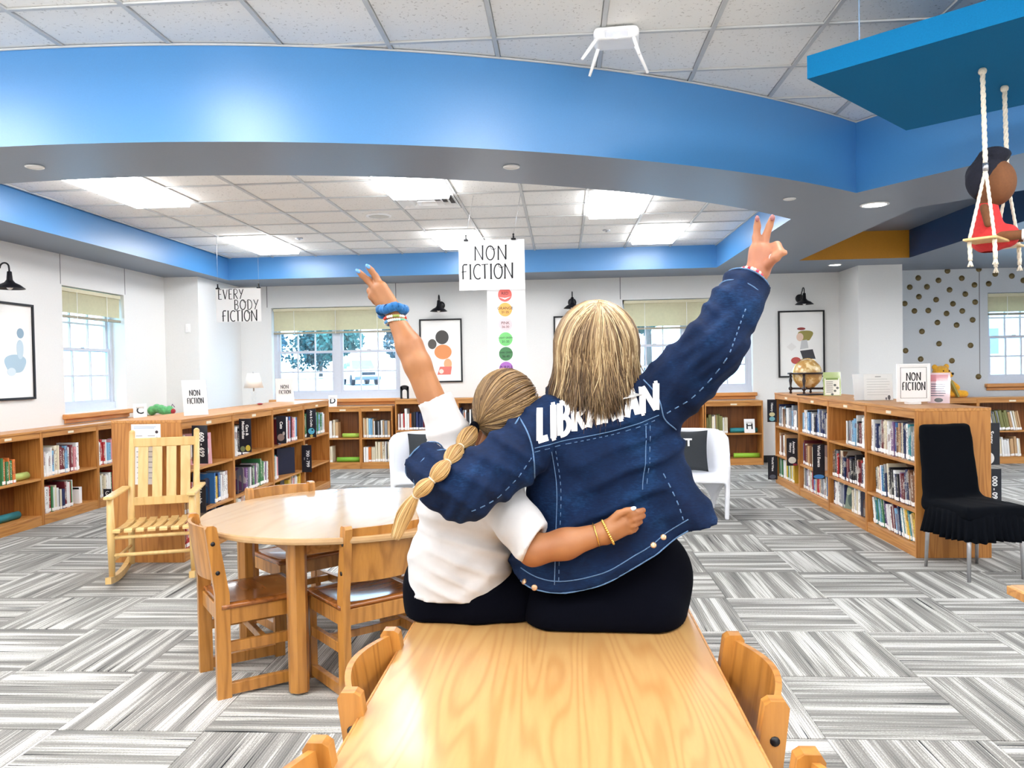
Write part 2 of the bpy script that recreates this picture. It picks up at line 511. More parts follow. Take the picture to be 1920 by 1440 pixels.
def hand_lettering(word, height, mat, parent, loc, width, rz=0.0, sx=1.0, gap=0.18, thick=0.085):
    """centred at loc; parent local x-z plane, facing -y"""
    st, tot = hand_letter(word, height, sx, gap)
    k = width / tot
    mb = MB()
    for pts, th in st:
        mb.ribbon([((p[0] - tot / 2) * k, p[1] - height / 2) for p in pts], height * thick * th, -0.0012, 0.0)
    return mb.build('lettering', mat, parent, loc, rz)

# ------------------------------------------------------------------ signed-distance surfaces
def cap(a, b, ra, rb, sy=1.0):
    return ('c', np.array(a, float), np.array(b, float), ra, rb, sy)
def ell(c, r):
    return ('e', np.array(c, float), np.array(r, float))
def prim_d(P, pr):
    if pr[0] == 'c':
        _, a, b, ra, rb, sy = pr
        s = np.array([1, 1 / sy, 1]) if sy != 1.0 else None
        q = P - a; ba = b - a
        if s is not None: q = q * s; ba = ba * s
        t = np.clip(q @ ba / (ba @ ba), 0, 1)
        return np.linalg.norm(q - t[:, None] * ba, axis=1) - (ra + (rb - ra) * t)
    _, c, r = pr
    q = (P - c) / r
    k0 = np.linalg.norm(q, axis=1); k1 = np.linalg.norm(q / r, axis=1)
    return np.where(k1 > 1e-9, k0 * (k0 - 1) / np.maximum(k1, 1e-9), -r.min())
def smin(a, b, k):
    h = np.clip(0.5 + 0.5 * (b - a) / k, 0, 1)
    return b + (a - b) * h - k * h * (1 - h)
def union(P, prims, k):
    d = None
    for pr in prims:
        e = prim_d(P, pr)
        d = e if d is None else (smin(d, e, k) if k > 0 else np.minimum(d, e))
    return d
def surface(fn, lo, hi, h, name='surface'):
    """surface nets over a sparse fine grid -> mesh with smooth quads"""
    lo = np.array(lo, float); hi = np.array(hi, float)
    K = 4; Hc = h * K
    nc = np.ceil((hi - lo) / Hc).astype(int) + 1
    gi = np.stack(np.meshgrid(*[np.arange(n) for n in nc], indexing='ij'), -1).reshape(-1, 3)
    d = fn(lo + (gi + 0.5) * Hc)
    act = gi[np.abs(d) < Hc * 1.6]
    sub = np.stack(np.meshgrid(*[np.arange(K)] * 3, indexing='ij'), -1).reshape(-1, 3)
    cells = (act[:, None, :] * K + sub[None]).reshape(-1, 3)
    N = nc * K + 2
    key = lambda a: (a[..., 0] * N[1] + a[..., 1]) * N[2] + a[..., 2]
    cor = np.stack(np.meshgrid(*[np.arange(2)] * 3, indexing='ij'), -1).reshape(-1, 3)
    ck = key(cells[:, None, :] + cor[None])
    uk, inv = np.unique(ck.ravel(), return_inverse=True)
    pts = np.stack([uk // (N[1] * N[2]), (uk // N[2]) % N[1], uk % N[2]], -1)
    val = fn(lo + pts * h)
    cv = val[inv].reshape(-1, 8)
    mixed = (cv.min(1) < 0) & (cv.max(1) >= 0)
    mc = cells[mixed]; mv = cv[mixed]
    acc = np.zeros((len(mc), 3)); cnt = np.zeros(len(mc))
    for a in range(8):
        for b in range(a + 1, 8):
            if np.abs(cor[a] - cor[b]).sum() != 1: continue
            va, vb = mv[:, a], mv[:, b]
            s = (va < 0) != (vb < 0)
            t = np.where(s, va / np.where(s, va - vb, 1), 0)
            acc += np.where(s[:, None], cor[a] + t[:, None] * (cor[b] - cor[a]), 0); cnt += s
    V = lo + (mc + acc / cnt[:, None]) * h
    mk = key(mc); order = np.argsort(mk); smk = mk[order]
    def find(k):
        i = np.clip(np.searchsorted(smk, k), 0, len(smk) - 1)
        return np.where(smk[i] == k, order[i], -1)
    F = []
    E = np.eye(3, dtype=int)
    vk = dict()
    for ax in range(3):
        nb = pts + E[ax]
        i = np.clip(np.searchsorted(uk, key(nb)), 0, len(uk) - 1)
        ok = uk[i] == key(nb)
        v0 = val; v1 = val[i]
        cross = ok & ((v0 < 0) != (v1 < 0))
        p = pts[cross]; fl = v0[cross] < 0
        e1, e2 = E[(ax + 1) % 3], E[(ax + 2) % 3]
        q = np.stack([find(key(p)), find(key(p - e1)), find(key(p - e1 - e2)), find(key(p - e2))], -1)
        good = (q >= 0).all(1)
        q = q[good]; fl = fl[good]
        q[~fl] = q[~fl][:, ::-1]
        F.append(q)
    F = np.concatenate(F)
    me = bpy.data.meshes.new(name)
    me.from_pydata(V.tolist(), [], F.tolist())
    me.polygons.foreach_set('use_smooth', [True] * len(me.polygons))
    me.update()
    return me
def sdf_obj(name, fn, lo, hi, h, mat, parent=None, loc=None):
    me = surface(fn, lo, hi, h, name)
    me.materials.append(mat)
    return link(name, me, parent, loc)
def ripple(P, *waves):
    """cloth folds: each wave (amp, fx, fy, fz, warp, phase)"""
    out = np.zeros(len(P))
    X, Y, Z = P[:, 0], P[:, 1], P[:, 2]
    wob = 1.5 * np.sin(X * 7.1 + Z * 9.3 + 1) + 1.2 * np.sin(Z * 15.7 - X * 6.1 + Y * 8 + 2) + .8 * np.sin(X * 23 + Z * 19 + 4)
    for a, fx, fy, fz, w, ph in waves:
        s = np.sin(X * fx + Y * fy + Z * fz + w * wob + ph)
        m = .55 + .45 * np.sin(X * 9 - Z * 12 + ph * 3 + wob * .6)
        out += a * m * (.5 + .5 * s) ** 2.2
    return out

# ================================================================== the room
XL, XR, YB, YF = -5.35, 8.6, 11.75, -4.0
ZS, ZN, ZR = 2.75, 3.30, 3.05          # soffit underside, near ceiling, recess ceiling
T = 0.61
# ---- floor: carpet tiles, quarter-turned
floor = struct(obox('floor', (XL - 0.3, YF, -0.12), (XR, YB + 0.3, -0.008), CARPET))
tile_me = MB().box((-0.3045, -0.3045, -0.008), (0.3045, 0.3045, 0.0), 0, 0.0015).mesh('carpet_tile', CARPET)
FWD = Vector((-0.064, 0.998))
spots = []
for i in range(-12, 13):
    for j in range(-10, 20):
        cx = 1.285 + i * T; cy = 3.36 + j * T * 1.01
        if not (XL < cx - .3 and cx + .3 < XR and YF < cy - .3 and cy + .3 < YB): continue
        dep = cx * FWD.x + cy * FWD.y; lat = cx * FWD.y - cy * FWD.x
        vis = dep > 1.6 and abs(lat) < dep * 0.66 + 0.45
        spots.append((0 if vis else 1, dep, cx, cy, (i + j) % 2))
spots.sort()
rest = MB()
for n, (nv, dep, cx, cy, par) in enumerate(spots):
    if n < 300 and nv == 0:
        o = link('carpet_tile', tile_me, floor, (cx, cy, 0), 0.0 if par == 0 else PI / 2)
    else:
        rest.box((cx - .3045, cy - .3045, -0.008), (cx + .3045, cy + .3045, 0.0), 0)
r_ = rest.build('carpet_tiles', CARPET, floor); r_['kind'] = 'stuff'

# ---- walls with openings
def wall(name, a0, a1, z0, z1, holes, mat, loc, rz, thick=0.3):
    """local x along the wall, y outwards"""
    mb = MB(); xs = a0
    for (h0, h1, b0, b1) in sorted(holes):
        if h0 > xs: mb.box((xs, 0, z0), (h0, thick, z1))
        mb.box((h0, 0, z0), (h1, thick, b0)); mb.box((h0, 0, b1), (h1, thick, z1))
        xs = h1
    if a1 > xs: mb.box((xs, 0, z0), (a1, thick, z1))
    return struct(mb.build(name, mat, None, loc, rz))
WINS_BACK = [(-4.40, -2.44, 1.03, 2.42), (0.90, 2.78, 1.03, 2.42)]
wall_back = wall('wall_back', XL, 4.6, 0, 3.4, WINS_BACK, WALL, (0, YB, 0), 0)
wall_dots = wall('wall_back', 4.6, XR, 0, 3.4, [(6.10, 7.75, 1.10, 2.40)], DOTWALL, (0, YB, 0), 0)
wall_left = wall('wall_left', YF, YB, 0, 3.4, [(8.17, 9.37, 1.03, 2.42)], WALL, (XL, 0, 0), PI / 2)
wall_right = wall('wall_right', -YB, -YF, 0, 3.4, [], WALL, (XR, 0, 0), -PI / 2)
wall_front = wall('wall_front', -XR, -XL, 0, 3.4, [], WALL, (0, YF, 0), PI)
struct(obox('wall_pier_left', (XL + .001, 10.36, 0), (-4.88, YB - .001, ZS + .05), WALL))
struct(obox('wall_pier_right', (4.02, 11.0, 0), (4.6, YB - .001, ZS + .05), WALL))
# thin vertical control joints in the plaster
for (px, x) in ((0, -4.46), (0, -2.48), (0, 0.87)):
    obox('control_joint', (x - .005, -.002, 1.0 if False else 2.43), (x + .005, .001, ZS), JOINT, wall_back)
obox('control_joint', (5.98, -.002, 1.2), (5.99, .001, ZS), JOINT, wall_dots)
for y in (8.15, 9.40):
    obox('control_joint', (y - .004, -.002, 2.43), (y + .004, .001, ZS), JOINT, wall_left)
struct(obox('baseboard_back', (XL, YB - .012, 0), (XR, YB - .001, .1), BLACK))
struct(obox('baseboard_left', (XL + .001, YF, 0), (XL + .012, YB - .02, .1), BLACK))
dotm = plain('bronze_wall_dot', C(122, 106, 68), 0.45, 0.1, 60, metal=0.3)
dot_me = MB().lathe([(0.040, 0), (0.040, 0.002)], 20, M=Matrix.Rotation(PI / 2, 4, 'X')).mesh('dot', dotm)
for p in [(5.136, 11.748, 2.636), (5.544, 11.748, 2.727), (5.979, 11.748, 2.741), (6.543, 11.748, 2.752), (5.016, 11.748, 2.507), (5.257, 11.748, 2.507),
          (5.419, 11.748, 2.594), (5.742, 11.748, 2.617), (5.918, 11.748, 2.517), (6.206, 11.748, 2.665), (6.434, 11.748, 2.631), (6.116, 11.748, 2.529),
          (5.143, 11.748, 2.367), (5.383, 11.748, 2.318), (5.571, 11.748, 2.455), (5.790, 11.748, 2.388), (4.944, 11.748, 2.273), (5.617, 11.748, 2.254),
          (5.926, 11.748, 2.271), (5.079, 11.748, 2.163), (5.273, 11.748, 2.165), (5.527, 11.748, 2.117), (5.746, 11.748, 2.148), (5.399, 11.748, 1.990),
          (5.666, 11.748, 1.947), (5.889, 11.748, 2.017), (5.182, 11.748, 1.865), (5.419, 11.748, 1.684), (5.858, 11.748, 1.651), (4.950, 11.748, 1.593),
          (5.161, 11.748, 1.468), (5.597, 11.748, 1.436), (5.964, 11.748, 1.201), (6.593, 11.748, 2.565)]:
    link('dot', dot_me, wall_dots, (p[0], p[1] - YB, p[2]))

# ---- ceilings: lay-in tiles on a metal grid
def tiled_ceiling(name, x0, nx, y0, ny, z, holes, clip=None, back=None, ymin=None):
    if back: ceil = struct(MB().prism(back, z + .05, z + .08).build(name, WHITE))
    else: ceil = struct(MB().box((XL, YF, z + .05), (XR, y0 + ny * T + .3, z + .08)).build(name, WHITE))
    for i in range(nx):
        for j in range(ny):
            if (i, j) in holes: continue
            cx = x0 + (i + .5) * T; cy = y0 + (j + .5) * T
            if clip and not clip(cx, cy): continue
            link('ceiling_tile', ctile_me, ceil, (cx, cy, z))
    for i in range(nx + 1):
        x = x0 + i * T; ya = max(y0, ymin(x)) if ymin else y0
        if ya < y0 + ny * T - .1: obox('grid_bar', (x - .012, ya, z - .004), (x + .012, y0 + ny * T, z + .02), GRID, ceil)
    for j in range(ny + 1):
        y = y0 + j * T; xe = x0 + nx * T
        while ymin and xe > x0 + .5 and ymin(xe) > y: xe -= .1
        if ymin and ymin(x0 + T) > y: continue
        obox('grid_bar', (x0, y - .012, z - .0035), (xe, y + .012, z + .02), GRID, ceil)
    return ceil
ctile_me = MB().box((-.291, -.291, .006), (.291, .291, .024), 0, .004).mesh('ceiling_tile', CTILE)

CF = (-2.9, 12.12, 7.79); CB = (-2.9, 11.75, 6.65)          # arcs of the curved soffit, front and back
yf = lambda x: CF[1] - math.sqrt(CF[2] ** 2 - (x - CF[0]) ** 2)
yb = lambda x: CB[1] - math.sqrt(CB[2] ** 2 - (x - CB[0]) ** 2)
front = [(XL + (2.3 - XL) * i / 44, yf(XL + (2.3 - XL) * i / 44)) for i in range(45)] + [(4.2, 3.27), (XR, 3.27)]
rec1 = [(-4.66 + (2.1 + 4.66) * i / 30, yb(-4.66 + (2.1 + 4.66) * i / 30)) for i in range(31)] + [(2.1, 10.83), (-4.66, 10.83)]
def front_y(x):
    for a, b in zip(front, front[1:]):
        if a[0] <= x <= b[0]: return a[1] + (b[1] - a[1]) * (x - a[0]) / (b[0] - a[0])
    return 3.27
# light troffers in the grids (column, row) of the lower-left tile; each spans two tiles in y
R_X0, R_Y0 = -4.62, 5.42
N_X0, N_Y0 = -5.233, -3.44
rec_lights = [(1, 1), (1, 6), (5, 1), (5, 6), (8, 3), (9, 6)]
near_lights = [(a, b) for b in (9, 5, 1) for a in (1, 5, 9, 13, 17)]  # panels out of view, added to raise the brightness of the room
rh = set(); nh = set()
for a, b in rec_lights: rh |= {(a, b), (a, b + 1)}
for a, b in near_lights: nh |= {(a, b), (a, b + 1)}
rh |= {(5, 3)}
ceil_rec = tiled_ceiling('ceiling', R_X0, 11, R_Y0, 9, ZR, rh, lambda x, y: y + .3 > yb(min(2.1, x)) - .1, [(x, y - .12) for x, y in rec1[:31]] + [(2.2, 10.95), (-4.76, 10.95)], lambda x: yb(max(-4.66, min(2.1, x))) - .1)
ceil_near = tiled_ceiling('ceiling', N_X0, 22, N_Y0, 16, ZN, nh, lambda x, y: y - .3 < front_y(min(max(x, XL), XR)) + .5 and y > N_Y0 + 9 * T)
# the rest of the near ceiling, behind the camera, in one sheet of the same tiles
o = MB().box((XL, YF, ZN + .006), (XR, N_Y0 + 9 * T - .02, ZN + .024)).build('ceiling_panel', CTILE, ceil_near)
def troffer(x0, y0, z, label, group, drop=.05):
    t = thing('ceiling_light', label, 'light', (x0, y0, z), 0, group)
    w, l = T, 2 * T
    mb = MB()
    for lo, hi in (((0.012, 0.012, -.008), (w - .012, .04, .012)), ((0.012, l - .04, -.008), (w - .012, l - .012, .012)), ((0.012, .04, -.008), (.04, l - .04, .012)), ((w - .04, .04, -.008), (w - .012, l - .04, .012))):
        mb.box(lo, hi)
    mb.build('frame', WHITE, t)
    # drop lens: tray added below the flush panel to brighten the ceiling sideways
    a, b, q = .035, .05, -drop
    vs_ = [(a, a, .008), (w - a, a, .008), (w - a, l - a, .008), (a, l - a, .008), (b, b, q), (w - b, b, q), (w - b, l - b, q), (b, l - b, q)]
    MB().add(vs_, [(0, 1, 2, 3), (4, 7, 6, 5), (0, 4, 5, 1), (1, 5, 6, 2), (2, 6, 7, 3), (3, 7, 4, 0)]).build('diffuser', LIGHT, t)
    return t
rec_desc = ['bright rectangular ceiling light panel by the blue side soffit, nearer one', 'bright rectangular ceiling light panel in far corner above the body fiction sign',
            'bright rectangular ceiling light panel above the square air vent', 'bright rectangular ceiling light panel behind the hanging non fiction sign',
            'bright rectangular ceiling light panel above the blond woman, nearer of two', 'bright rectangular ceiling light panel beside the raised denim sleeve, far one']
for (a, b), d in zip(rec_lights, rec_desc):
    troffer(R_X0 + a * T, R_Y0 + b * T, ZR, d, 'recess ceiling lights')
for a, b in near_lights:
    troffer(N_X0 + a * T, N_Y0 + b * T, ZN, 'added unseen ceiling light panel, %s row from curved soffit, %s from window wall' % ({9: 'first', 5: 'second', 1: 'third'}[b], {1: 'first', 5: 'second', 9: 'third', 13: 'fourth', 17: 'fifth'}[a]), 'added unseen ceiling lights', .13)

# ---- soffits: curved blue band, inner faces of the recesses, grey-blue underside
soffit = bpy.data.objects.new('soffit', None); COL.objects.link(soffit); struct(soffit)
from mathutils.geometry import tessellate_polygon
rec2 = [(3.04, 10.33), (3.04, 7.0), (3.62, 6.4), (4.41, 6.4), (4.41, 10.33)]
rec3 = [(4.95, 6.0), (7.6, 6.0), (7.6, 9.1), (4.95, 9.1)]
outer = front + [(XR, YB), (XL, YB)]
polys = [[Vector((x, y, 0)) for x, y in P] for P in (outer, rec1, rec2, rec3)]
flat = [p for P in polys for p in P]
tris = tessellate_polygon(polys)
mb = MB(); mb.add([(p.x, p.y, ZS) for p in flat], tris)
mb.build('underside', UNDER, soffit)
def fascia(name, pts, z0, z1, mat, smooth=False, closed=False):
    n = len(pts); mb = MB()
    vs = [(x, y, z0) for x, y in pts] + [(x, y, z1) for x, y in pts]
    m = n if closed else n - 1
    mb.add(vs, [(i, (i + 1) % n, n + (i + 1) % n, n + i) for i in range(m)], 0, smooth)
    return mb.build(name, mat, soffit)
fascia('curved_fascia', front[:45], ZS, ZN + .05, BLUE, True)
fascia('straight_fascia', front[44:], ZS, ZN + .05, BLUE)
edge = MB().tube([(x, y - .006, ZN - .004) for x, y in front], .007, 6, 0, False)
edge.build('wall_angle', GRID, soffit)
fascia('recess_fascia', rec1[:31], ZS, ZR + .06, BLUE, True)
fascia('recess_fascia', rec1[30:32], ZS, ZR + .06, BLUE)
fascia('recess_fascia', rec1[31:33], ZS, ZR + .06, BLUE)
fascia('recess_fascia', [rec1[32], rec1[0]], ZS, ZR + .06, BLUE)
fascia('mustard_fascia', [rec2[4], rec2[0]], ZS, 3.12, MUSTARD)
fascia('navy_fascia', [rec2[3], rec2[4]], ZS, 3.12, NAVYPAINT)
fascia('navy_fascia', rec2[:4], ZS, 3.12, NAVYPAINT)
fascia('pale_fascia', rec3, ZS, 3.12, LIGHTBLUE, False, True)
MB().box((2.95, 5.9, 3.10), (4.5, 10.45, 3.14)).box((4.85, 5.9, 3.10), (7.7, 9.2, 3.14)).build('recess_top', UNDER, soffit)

for x, y in ((5.35, 6.45), (6.55, 6.45), (5.35, 8.0 - .3), (6.55, 8.0 - .3)):  # panels added in this recess to light the dotted wall
    troffer(x, y, 3.09, 'added ceiling light panel in pale blue recess, %s row, %s from mustard panel' % ('near' if y < 7 else 'far', 'first' if x < 6 else 'second'), 'added recess lights')
# ---- ceiling fittings
def can(p, r, lit, label):
    t = thing('recessed_light', label, 'light', p, 0, 'recessed soffit lights')
    MB().lathe([(r, 0), (r * 1.0, -.006), (r * .82, -.010), (r * .80, 0)], 28).build('trim_ring', WHITE, t)
    MB().lathe([(1e-6, -.004), (r * .8, -.006), (r * .8, -.001), (1e-6, -.001)], 28).build('lens', CANLIGHT if lit else WHITE, t)
can((-3.27, 4.76, ZS - .001), .055, False, 'small round white disc under curved soffit above the light panel')
can((-0.31, 5.16, ZS - .001), .055, False, 'small round white disc under curved soffit above the hanging sign')
can((1.83, 6.45, ZS - .001), .050, False, 'small round white disc under soffit above the raised peace hand')
can((2.62, 6.79, ZS - .001), .115, True, 'large lit round downlight under the soffit beside mustard panel')
can((3.66, 10.84, ZS - .001), .09, True, 'small lit round downlight over the framed poster with globe')
vent = thing('air_vent', 'square white louvred air vent below the ceiling light panel', 'vent', (R_X0 + 5.5 * T, R_Y0 + 3.5 * T, ZR))
for k, s in enumerate((.285, .22, .155, .09)):
    mb = MB()
    a = s; b = s - .045
    z0, z1 = -.004 - .004 * k, .012
    q = [(-a, -a), (a, -a), (a, a), (-a, a)]; p = [(-b, -b), (b, -b), (b, b), (-b, b)]
    vs = [(x, y, z0) for x, y in q] + [(x, y, z1 + .02) for x, y in p]
    vs += [(x, y, z0 + .004) for x, y in q] + [(x, y, z1 + .024) for x, y in p]
    mb.add(vs, [(i, (i + 1) % 4, 4 + (i + 1) % 4, 4 + i) for i in range(4)] + [(8 + i, 12 + i, 12 + (i + 1) % 4, 8 + (i + 1) % 4) for i in range(4)] + [(i, 8 + i, 8 + (i + 1) % 4, (i + 1) % 4) for i in range(4)])
    mb.build('louvre', WHITE, vent)
obox('duct', (-.28, -.28, .034), (.28, .28, .04), BLACK, vent)
spk = thing('ceiling_speaker', 'round flush ceiling speaker grille in the recessed tiles', 'speaker', (-1.88, 8.15, ZR))
MB().lathe([(.13, .006), (.13, -.006), (.105, -.010), (.105, -.006)], 30).build('trim_ring', WHITE, spk)
MB().lathe([(1e-6, -.012), (.06, -.011), (.104, -.007), (.104, .0)], 30).build('grille', plain('speaker_grille', C(206, 204, 196), .6), spk)
for p, d in (((-3.138, 9.361, 3.050), 'tiny sprinkler disc on ceiling beside the far corner light panel'), ((0.547, 9.426, 3.050), 'tiny sprinkler disc on ceiling between the two light panels')):
    s_ = thing('sprinkler', d, 'sprinkler', (p[0], p[1], ZR))
    MB().lathe([(.045, .006), (.045, -.004), (.03, -.008), (.012, -.008), (.012, -.02)], 16).build('cover', CHROME, s_)

# ---- windows
def window(n, a0, a1, z0, z1, loc, rz, units, recess, label):
    w = bpy.data.objects.new('window_%d' % n, None); COL.objects.link(w)
    w.location = loc; w.rotation_euler = (0, 0, rz); struct(w, label)
    y0, y1 = recess, recess + .07
    fr = .055
    mb = MB()
    mb.box((a0, y0, z0), (a0 + fr, y1, z1)).box((a1 - fr, y0, z0), (a1, y1, z1)).box((a0, y0, z1 - fr), (a1, y1, z1)).box((a0, y0 - .02, z0), (a1, y1, z0 + .09))
    W_ = (a1 - a0 - 2 * fr)
    uw = W_ / units
    for u in range(1, units):
        xc = a0 + fr + u * uw
        mb.box((xc - .05, y0, z0), (xc + .05, y1, z1))
    mb.build('window_frame', ALU, w)
    for u in range(units):
        x0 = a0 + fr + u * uw + (.05 if u > 0 else 0); x1 = a0 + fr + (u + 1) * uw - (.05 if u < units - 1 else 0)
        zb, zt = z0 + .09, z1 - fr
        zm = zb + (zt - zb) * .50
        for s, (q0, q1, yo) in enumerate(((zb, zm + .02, .012), (zm - .02, zt, .036))):
            mb = MB(); e = .035
            ya, yc = y0 + yo, y0 + yo + .024
            mb.box((x0, ya, q0), (x0 + e, yc, q1)).box((x1 - e, ya, q0), (x1, yc, q1)).box((x0 + e, ya, q0), (x1 - e, yc, q0 + e)).box((x0 + e, ya, q1 - e), (x1 - e, yc, q1))
            sash = mb.build('sash', ALU, w)
            gx0, gx1, gz0, gz1 = x0 + e, x1 - e, q0 + e, q1 - e
            for i in (1, 2):
                xx = gx0 + (gx1 - gx0) * i / 3
                obox('muntin', (xx - .011, ya + .002, gz0), (xx + .011, yc - .002, gz1), ALU, sash)
            zz = (gz0 + gz1) / 2
            obox('muntin', (gx0, ya + .003, zz - .011), (gx1, yc - .003, zz + .011), ALU, sash)
            for i in range(3):
                for j in range(2):
                    p0 = gx0 + (gx1 - gx0) * i / 3; p1 = gx0 + (gx1 - gx0) * (i + 1) / 3
                    r0 = gz0 + (gz1 - gz0) * j / 2; r1 = gz0 + (gz1 - gz0) * (j + 1) / 2
                    obox('pane', (p0, ya + .010, r0), (p1, ya + .013, r1), GLASS, sash)
            if s == 0:
                obox('sash_lock', ((x0 + x1) / 2 - .03, ya - .012, q1 - .004), ((x0 + x1) / 2 + .03, ya + .01, q1 + .012), CHROME, sash, .003)
    MB().box((a0 - .05, -.06, z0 - .055), (a1 + .05, recess, z0 - .001), 0, .008).box((a0 - .03, -.02, z0 - .10), (a1 + .03, -.002, z0 - .055), 0, .004).build('sill', SILLWOOD, w)
    return w
def blind(a0, a1, zt, zb, loc, rz, label, y=.03):
    b = thing('window_blind', label, 'blind', loc, rz, 'raised cream window blinds')
    obox('headrail', (a0, y, zt - .045), (a1, y + .05, zt), BLINDM, b, .004)
    mb = MB(); n = int((zt - zb - .09) / .0135)
    for i in range(n):
        z = zt - .05 - i * .0135
        vs = [(a0 + .005, y + .014, z - .009), (a1 - .005, y + .014, z - .009), (a1 - .005, y + .024, z + .009), (a0 + .005, y + .024, z + .009)]
        vs += [(p[0], p[1] - .0012, p[2] + .0006) for p in vs]
        mb.add(vs, [(0, 1, 2, 3), (7, 6, 5, 4), (0, 4, 5, 1), (1, 5, 6, 2), (2, 6, 7, 3), (3, 7, 4, 0)])
    s = mb.build('slats', BLINDM, b); s['kind'] = 'stuff'
    obox('bottom_rail', (a0, y, zb), (a1, y + .045, zb + .03), plain('blind_rail', C(160, 154, 134), .5), b, .004)
    m = max(2, int((a1 - a0) / .5))
    for i in range(m):
        x = a0 + (a1 - a0) * (i + .5) / m
        obox('ladder_cord', (x - .003, y - .002, zb), (x + .003, y + .001, zt - .04), WHITE, b)
    MB().tube([(a0 + .12, y - .01, zt - .04), (a0 + .12, y - .012, zb - .1)], .003, 6).build('tilt_wand', ACRYLIC, b)
    return b
window(1, 8.17, 9.37, 1.03, 2.42, (XL, 0, 0), PI / 2, 1, .16, 'single sash window in the side wall')
window(2, -4.40, -2.44, 1.03, 2.42, (0, YB, 0), 0, 2, .10, 'double sash window behind raised bare arm')
window(3, 0.90, 2.78, 1.03, 2.42, (0, YB, 0), 0, 2, .10, 'double sash window behind the raised denim sleeve')
window(4, 6.10, 7.75, 1.10, 2.40, (0, YB, 0), 0, 2, .10, 'sash window beside the dotted wall')
blind(8.19, 9.35, 2.41, 2.08, (XL, 0, 0), PI / 2, 'half-raised cream blind in the side wall window')
blind(-4.38, -2.46, 2.41, 2.02, (0, YB, 0), 0, 'cream blind pulled up over the window behind bare arm')
blind(0.92, 2.76, 2.41, 1.98, (0, YB, 0), 0, 'cream blind pulled up over window behind the denim sleeve')
blind(6.12, 7.73, 2.39, 2.08, (0, YB, 0), 0, 'cream blind pulled up over the window beside dotted wall')

# ================================================================== outside
GROUND = plain('pale_asphalt', C(176, 184, 192), .9, .15, 4)
GRASSM = plain('dull_grass', C(120, 150, 130), .95, .25, 3)
g = MB(); g.add([(-90, 12.1, -.15), (90, 12.1, -.15), (90, 34, .3), (-90, 34, .3), (90, 120, 1.2), (-90, 120, 1.2)], [(0, 1, 2, 3), (3, 2, 4, 5)])
struct(g.build('ground', GROUND))
g = MB(); g.add([(-60, -20, -.16), (-5.7, -20, -.16), (-5.7, 12.2, -.16), (-60, 12.2, -.16)], [(0, 1, 2, 3)])
struct(g.build('ground', GRASSM))
LEAF = objcolor_mat('leaf_green', .7, False)
BARK = plain('tree_bark', C(92, 84, 78), .9, .2, 20, .3)
def tree(x, y, z, h, r, label, seed, col):
    rnd = random.Random(seed)
    t = thing('tree', label, 'tree', (x, y, z), 0, 'trees outside the windows')
    MB().tube([(0, 0, 0), (.05, 0, h * .3), (-.05, .05, h * .6)], [h * .035, h * .028, h * .012], 8).build('trunk', BARK, t)
    mb = MB()
    blobs = [(rnd.uniform(-.55, .55) * r, rnd.uniform(-.55, .55) * r, h * rnd.uniform(.38, .9), r * rnd.uniform(.35, .6)) for _ in range(9)]
    for _ in range(2400):
        bx_, by_, bz_, br = rnd.choice(blobs)
        d = Vector((rnd.gauss(0, 1), rnd.gauss(0, 1), rnd.gauss(0, 1))).normalized() * br * rnd.uniform(.6, 1.0)
        p = Vector((bx_, by_, bz_)) + d
        s = h * rnd.uniform(.026, .046)
        a = Vector((rnd.gauss(0, 1), rnd.gauss(0, 1), rnd.gauss(0, 1))).normalized(); b = a.orthogonal().normalized()
        mb.add([p - a * s, p + b * s * .6, p + a * s, p - b * s * .6], [(0, 1, 2, 3)])
    f = mb.build('foliage', LEAF, t); f.color = col
    f['kind'] = 'stuff'
tl = [(-31, 78, 7.2, 3.6, 'leafy tree beyond the parking lot, at window edge beside the lamp'), (-25.5, 82, 6.4, 3.4, 'rounded leafy tree seen through the panes above the letter D card'),
      (-21, 74, 6.4, 2.6, 'dark leafy tree just behind the white car'), (-15.6, 80, 7.4, 3.2, 'leafy tree seen over the roof of the white car'),
      (-12, 76, 6.0, 3.0, 'bushy tree showing beside the raised bare forearm'), (7.5, 70, 11, 2.9, 'tall dense tree behind the window with denim sleeve'),
      (14.5, 72, 12, 3.0, 'tall dense tree seen through the lower panes beyond the sleeve'), (21, 68, 11, 2.9, 'tall dense tree at the window jamb nearest the globe poster'),
      (-16, 14, 6.5, 3.0, 'leafy tree outside the side wall window')]
for i, (x, y, h, r, d) in enumerate(tl):
    g_ = (0.022, 0.075 + .02 * (i % 3), 0.10, 1)
    tree(x, y, .75 if y > 30 else -.15, h, r, d, 100 + i, g_)
